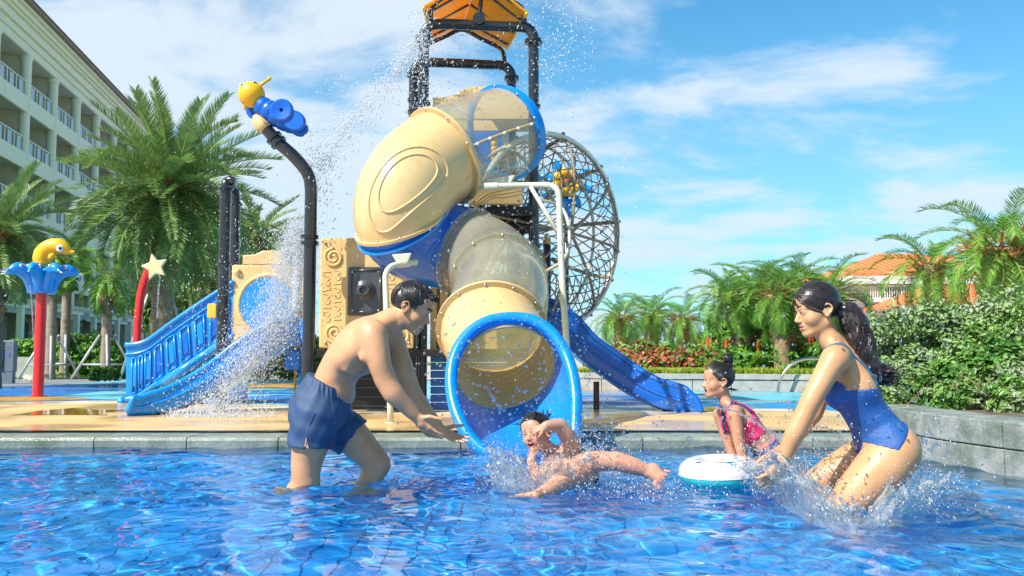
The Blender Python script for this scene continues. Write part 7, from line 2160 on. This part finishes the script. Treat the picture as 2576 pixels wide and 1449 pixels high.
# beads between the slide mouth, the boy and the man
a = np.concatenate([boxpts(420, 1080, 1480, 520, 1080, 5.0, 6.0), boxpts(380, 1140, 1480, 800, 1120, 4.8, 5.9), boxpts(220, 1400, 1760, 930, 1180, 4.6, 5.6), boxpts(120, 1700, 2300, 760, 1150, 3.7, 5.2), boxpts(90, 950, 1140, 820, 1080, 4.8, 5.6)])
emit('flying_drops', [drops('', a, sized(len(a), .0018, .0085, 2.6), m_drop, SP8, vel=(.35, -.5, .6), stretch=1.35)], m_drop, 'clear water beads flying in front of the tube slide mouth')
a = np.concatenate([boxpts(350, 1120, 1480, 560, 1100, 5.0, 6.0), boxpts(160, 1440, 1900, 900, 1180, 4.6, 5.6)])
emit('flying_drops', [drops('', a, sized(len(a), .0012, .004, 2.6), m_mist, OCT)], m_mist, 'fine white specks of water in front of the tube slide mouth')

# splash sheets: wavy films of water thrown up in tongues
m_film = glassy('water_film', tint=(.97, .99, 1), rough=.02, ior=1.33, gloss=.14)
def film(base, out, up, cols, rows, seed, curl=.4, thick=.003, jag=.6, fold=.012):
    """base: list of points on the water; out/up: throw distance and height"""
    rf = np.random.default_rng(seed); bb = spline(base, cols // (len(base) - 1)); nb_ = len(bb)
    h = np.ones(nb_); 
    for f_ in (2.3, 5.1, 11.7, 19.0): h += jag * .35 / (f_ / 4 + .6) * np.sin(np.linspace(0, 2 * PI * f_, nb_) + rf.uniform(0, 6))
    h = np.clip(h, .25, 1.8) * np.sin(np.linspace(.12, PI - .12, nb_)) ** .5
    V = []
    for side in (0, 1):
        for i, p in enumerate(bb):
            for j in range(rows + 1):
                t = j / rows
                q = Vector((out[0], out[1], 0)) * (t ** 1.1 * h[i]) + Vector((0, 0, up * h[i] * math.sin(min(1.0, t) * PI * (.5 + curl * .25))))
                w_ = fold * t
                q += Vector((w_ * math.sin(i * .9 + j * .8 + seed), w_ * math.cos(i * .7 - j * .9), w_ * .6 * math.sin(i * 1.3 + j * .5)))
                q += Vector((0, thick * side * (1 - t * .7), 0)); V.append(tuple(p + q))
    m = rows + 1; tot = nb_ * m; F = []
    for i in range(nb_ - 1):
        for j in range(rows):
            # torn holes towards the lip
            if j > rows * .55 and rf.random() < .30 * (j / rows): continue
            k = i * m + j; F.append((k, k + m, k + m + 1, k + 1)); F.append((k + tot, k + 1 + tot, k + m + 1 + tot, k + m + tot))
    tips = np.array([V[i * m + rows] for i in range(nb_)])
    return np.array(V), np.array(F), tips
def splash(name, specs, extra, kinds):
    Vs, Fs, n, tips = [], [], 0, []
    for sp in specs:
        V, F, t = film(*sp); Vs.append(V); Fs.append(F + n); n += len(V); tips.append(t)
    tag(npmesh(name, np.concatenate(Vs), np.concatenate(Fs), m_film, None, smooth=True, kind='stuff'), 'torn clear sheets of water thrown up ' + kinds, 'splash')
    tips = np.concatenate(tips); k = 9
    pp = np.repeat(tips, k, 0) + rp2.normal(size=(len(tips) * k, 3)) * np.array([.028, .028, .030]) + np.array([0, 0, .012])
    pts = np.concatenate([pp] + extra); pts = pts[pts[:, 2] > -.005]
    q = rp2.random(len(pts)) < .62
    emit(name, [drops('', pts[q], sized(q.sum(), .0012, .0062, 3.0), m_drop, SP8, vel=rp2.normal(size=(q.sum(), 3)) * .7 + np.array([-.5, 0, 1.5]), stretch=2.3)], m_drop, 'clear streaking drops of the splash ' + kinds, 'splash')
    emit(name, [drops('', pts[~q], sized((~q).sum(), .0009, .0036, 2.5), m_mist, OCT, vel=np.array([-.4, 0, 1.]), stretch=1.8)], m_mist, 'fine white drops of the splash ' + kinds, 'splash')
def W(u, v): return G(u, v, 0.0)
def cloudpts(k, u, v, Y, s): c = P(u, v, Y); return np.array(tuple(c)) + rp2.normal(size=(k, 3)) * np.array(s)
splash('splash', [
    ([W(1235, 1215), W(1262, 1225), W(1300, 1232), W(1345, 1235)], (-.05, -.03), .17, 36, 10, 1, .5),
    ([W(1255, 1232), W(1300, 1240), W(1350, 1238)], (-.07, -.05), .12, 30, 9, 2, .6),
    ([W(1340, 1222), W(1390, 1232), W(1440, 1230)], (.02, -.04), .15, 34, 10, 3, .3),
    ([W(1385, 1212), W(1440, 1222), W(1500, 1216)], (.06, -.02), .13, 34, 9, 4, .5),
    ([W(1470, 1205), W(1530, 1212), W(1600, 1208)], (.10, .02), .045, 30, 7, 5, .7)],
    [cloudpts(900, 1270, 1180, 4.45, (.09, .12, .07)), cloudpts(900, 1420, 1150, 4.4, (.12, .12, .08)), cloudpts(700, 1520, 1165, 4.5, (.12, .14, .05)), cloudpts(1200, 1560, 1225, 4.3, (.24, .12, .022)), cloudpts(700, 1640, 1240, 4.1, (.2, .12, .014)), cloudpts(500, 1330, 1200, 4.2, (.14, .1, .04)),
     cloudpts(400, 1480, 1100, 4.7, (.12, .1, .05))], 'round the small person below the slide mouth')
splash('splash', [
    ([W(1950, 1262), W(2010, 1300), W(2080, 1330), W(2150, 1335)], (-.13, -.02), .22, 48, 12, 11, .2, .003, .5, .014),
    ([W(1965, 1250), W(2030, 1280), W(2120, 1295)], (-.20, .03), .15, 44, 12, 12, .35, .003, .5, .014),
    ([W(2060, 1318), W(2150, 1345), W(2240, 1338)], (-.05, -.05), .10, 40, 9, 13, .5),
    ([W(2170, 1325), W(2250, 1330), W(2330, 1310)], (.06, -.02), .15, 44, 11, 14, .4),
    ([W(2240, 1300), W(2310, 1290), W(2370, 1270)], (.12, .02), .12, 34, 9, 15, .5),
    ([W(1915, 1240), W(1950, 1255), W(1990, 1272)], (-.06, -.04), .07, 24, 7, 16, .6)],
    [cloudpts(540, 1960, 1170, 3.9, (.08, .1, .07)), cloudpts(660, 2040, 1200, 3.85, (.12, .12, .07)), cloudpts(600, 2330, 1230, 3.8, (.09, .14, .08)), cloudpts(480, 2300, 1290, 3.7, (.16, .12, .035)), cloudpts(540, 2110, 1310, 3.65, (.2, .12, .02)), cloudpts(300, 2340, 1120, 3.9, (.07, .1, .10)), cloudpts(180, 2060, 1090, 3.8, (.12, .08, .06)), cloudpts(156, 2200, 1000, 3.7, (.12, .05, .14)),
     cloudpts(210, 1900, 1120, 4.2, (.1, .1, .06))], 'round the legs of the person in blue')
# thin ropes of water flung from her arms
def rope(pts, r, seed):
    rf = random.Random(seed); pp = spline([P(*q) for q in pts], 10); b = MB(); b.tube(pp, [r * rf.uniform(.35, 1.5) for _ in pp], 6)
    for p in pp:
        for _ in range(2): b.ball(p + Vector([rf.uniform(-.012, .012) for _ in range(3)]), r * rf.uniform(.5, 1.8), 6)
    return b
RL = ('rope of water flung past the small person in pink', 'curling ribbon of water above the float side hand of the person in blue', 'ribbon of water before the knees of the person in blue', 'looping ribbon of water behind the person in blue', 'short streak of water inside the slide mouth')
for k, (pts, r) in enumerate((([(1800, 1026, 4.3), (1850, 1035, 4.2), (1905, 1065, 4.1), (1960, 1105, 4.0), (2010, 1160, 3.9)], .0042), ([(1945, 1100, 3.95), (2000, 1085, 3.9), (2060, 1075, 3.85), (2110, 1095, 3.85), (2140, 1150, 3.8)], .003),
                              ([(2000, 1180, 3.8), (2050, 1240, 3.75), (2090, 1290, 3.7), (2120, 1330, 3.65)], .004), ([(2300, 1230, 3.8), (2340, 1180, 3.8), (2375, 1210, 3.8), (2390, 1280, 3.75)], .0032), ([(1400, 870, 5.6), (1225, 975, 5.5), (1245, 1010, 5.45)][1:] + [(1262, 1030, 5.4)], .003))):
    tag(rope(pts, r, k).build('water_ribbon', m_drop, None, smooth=True, kind='stuff', org=P(*pts[0])), RL[k], 'water ribbon')
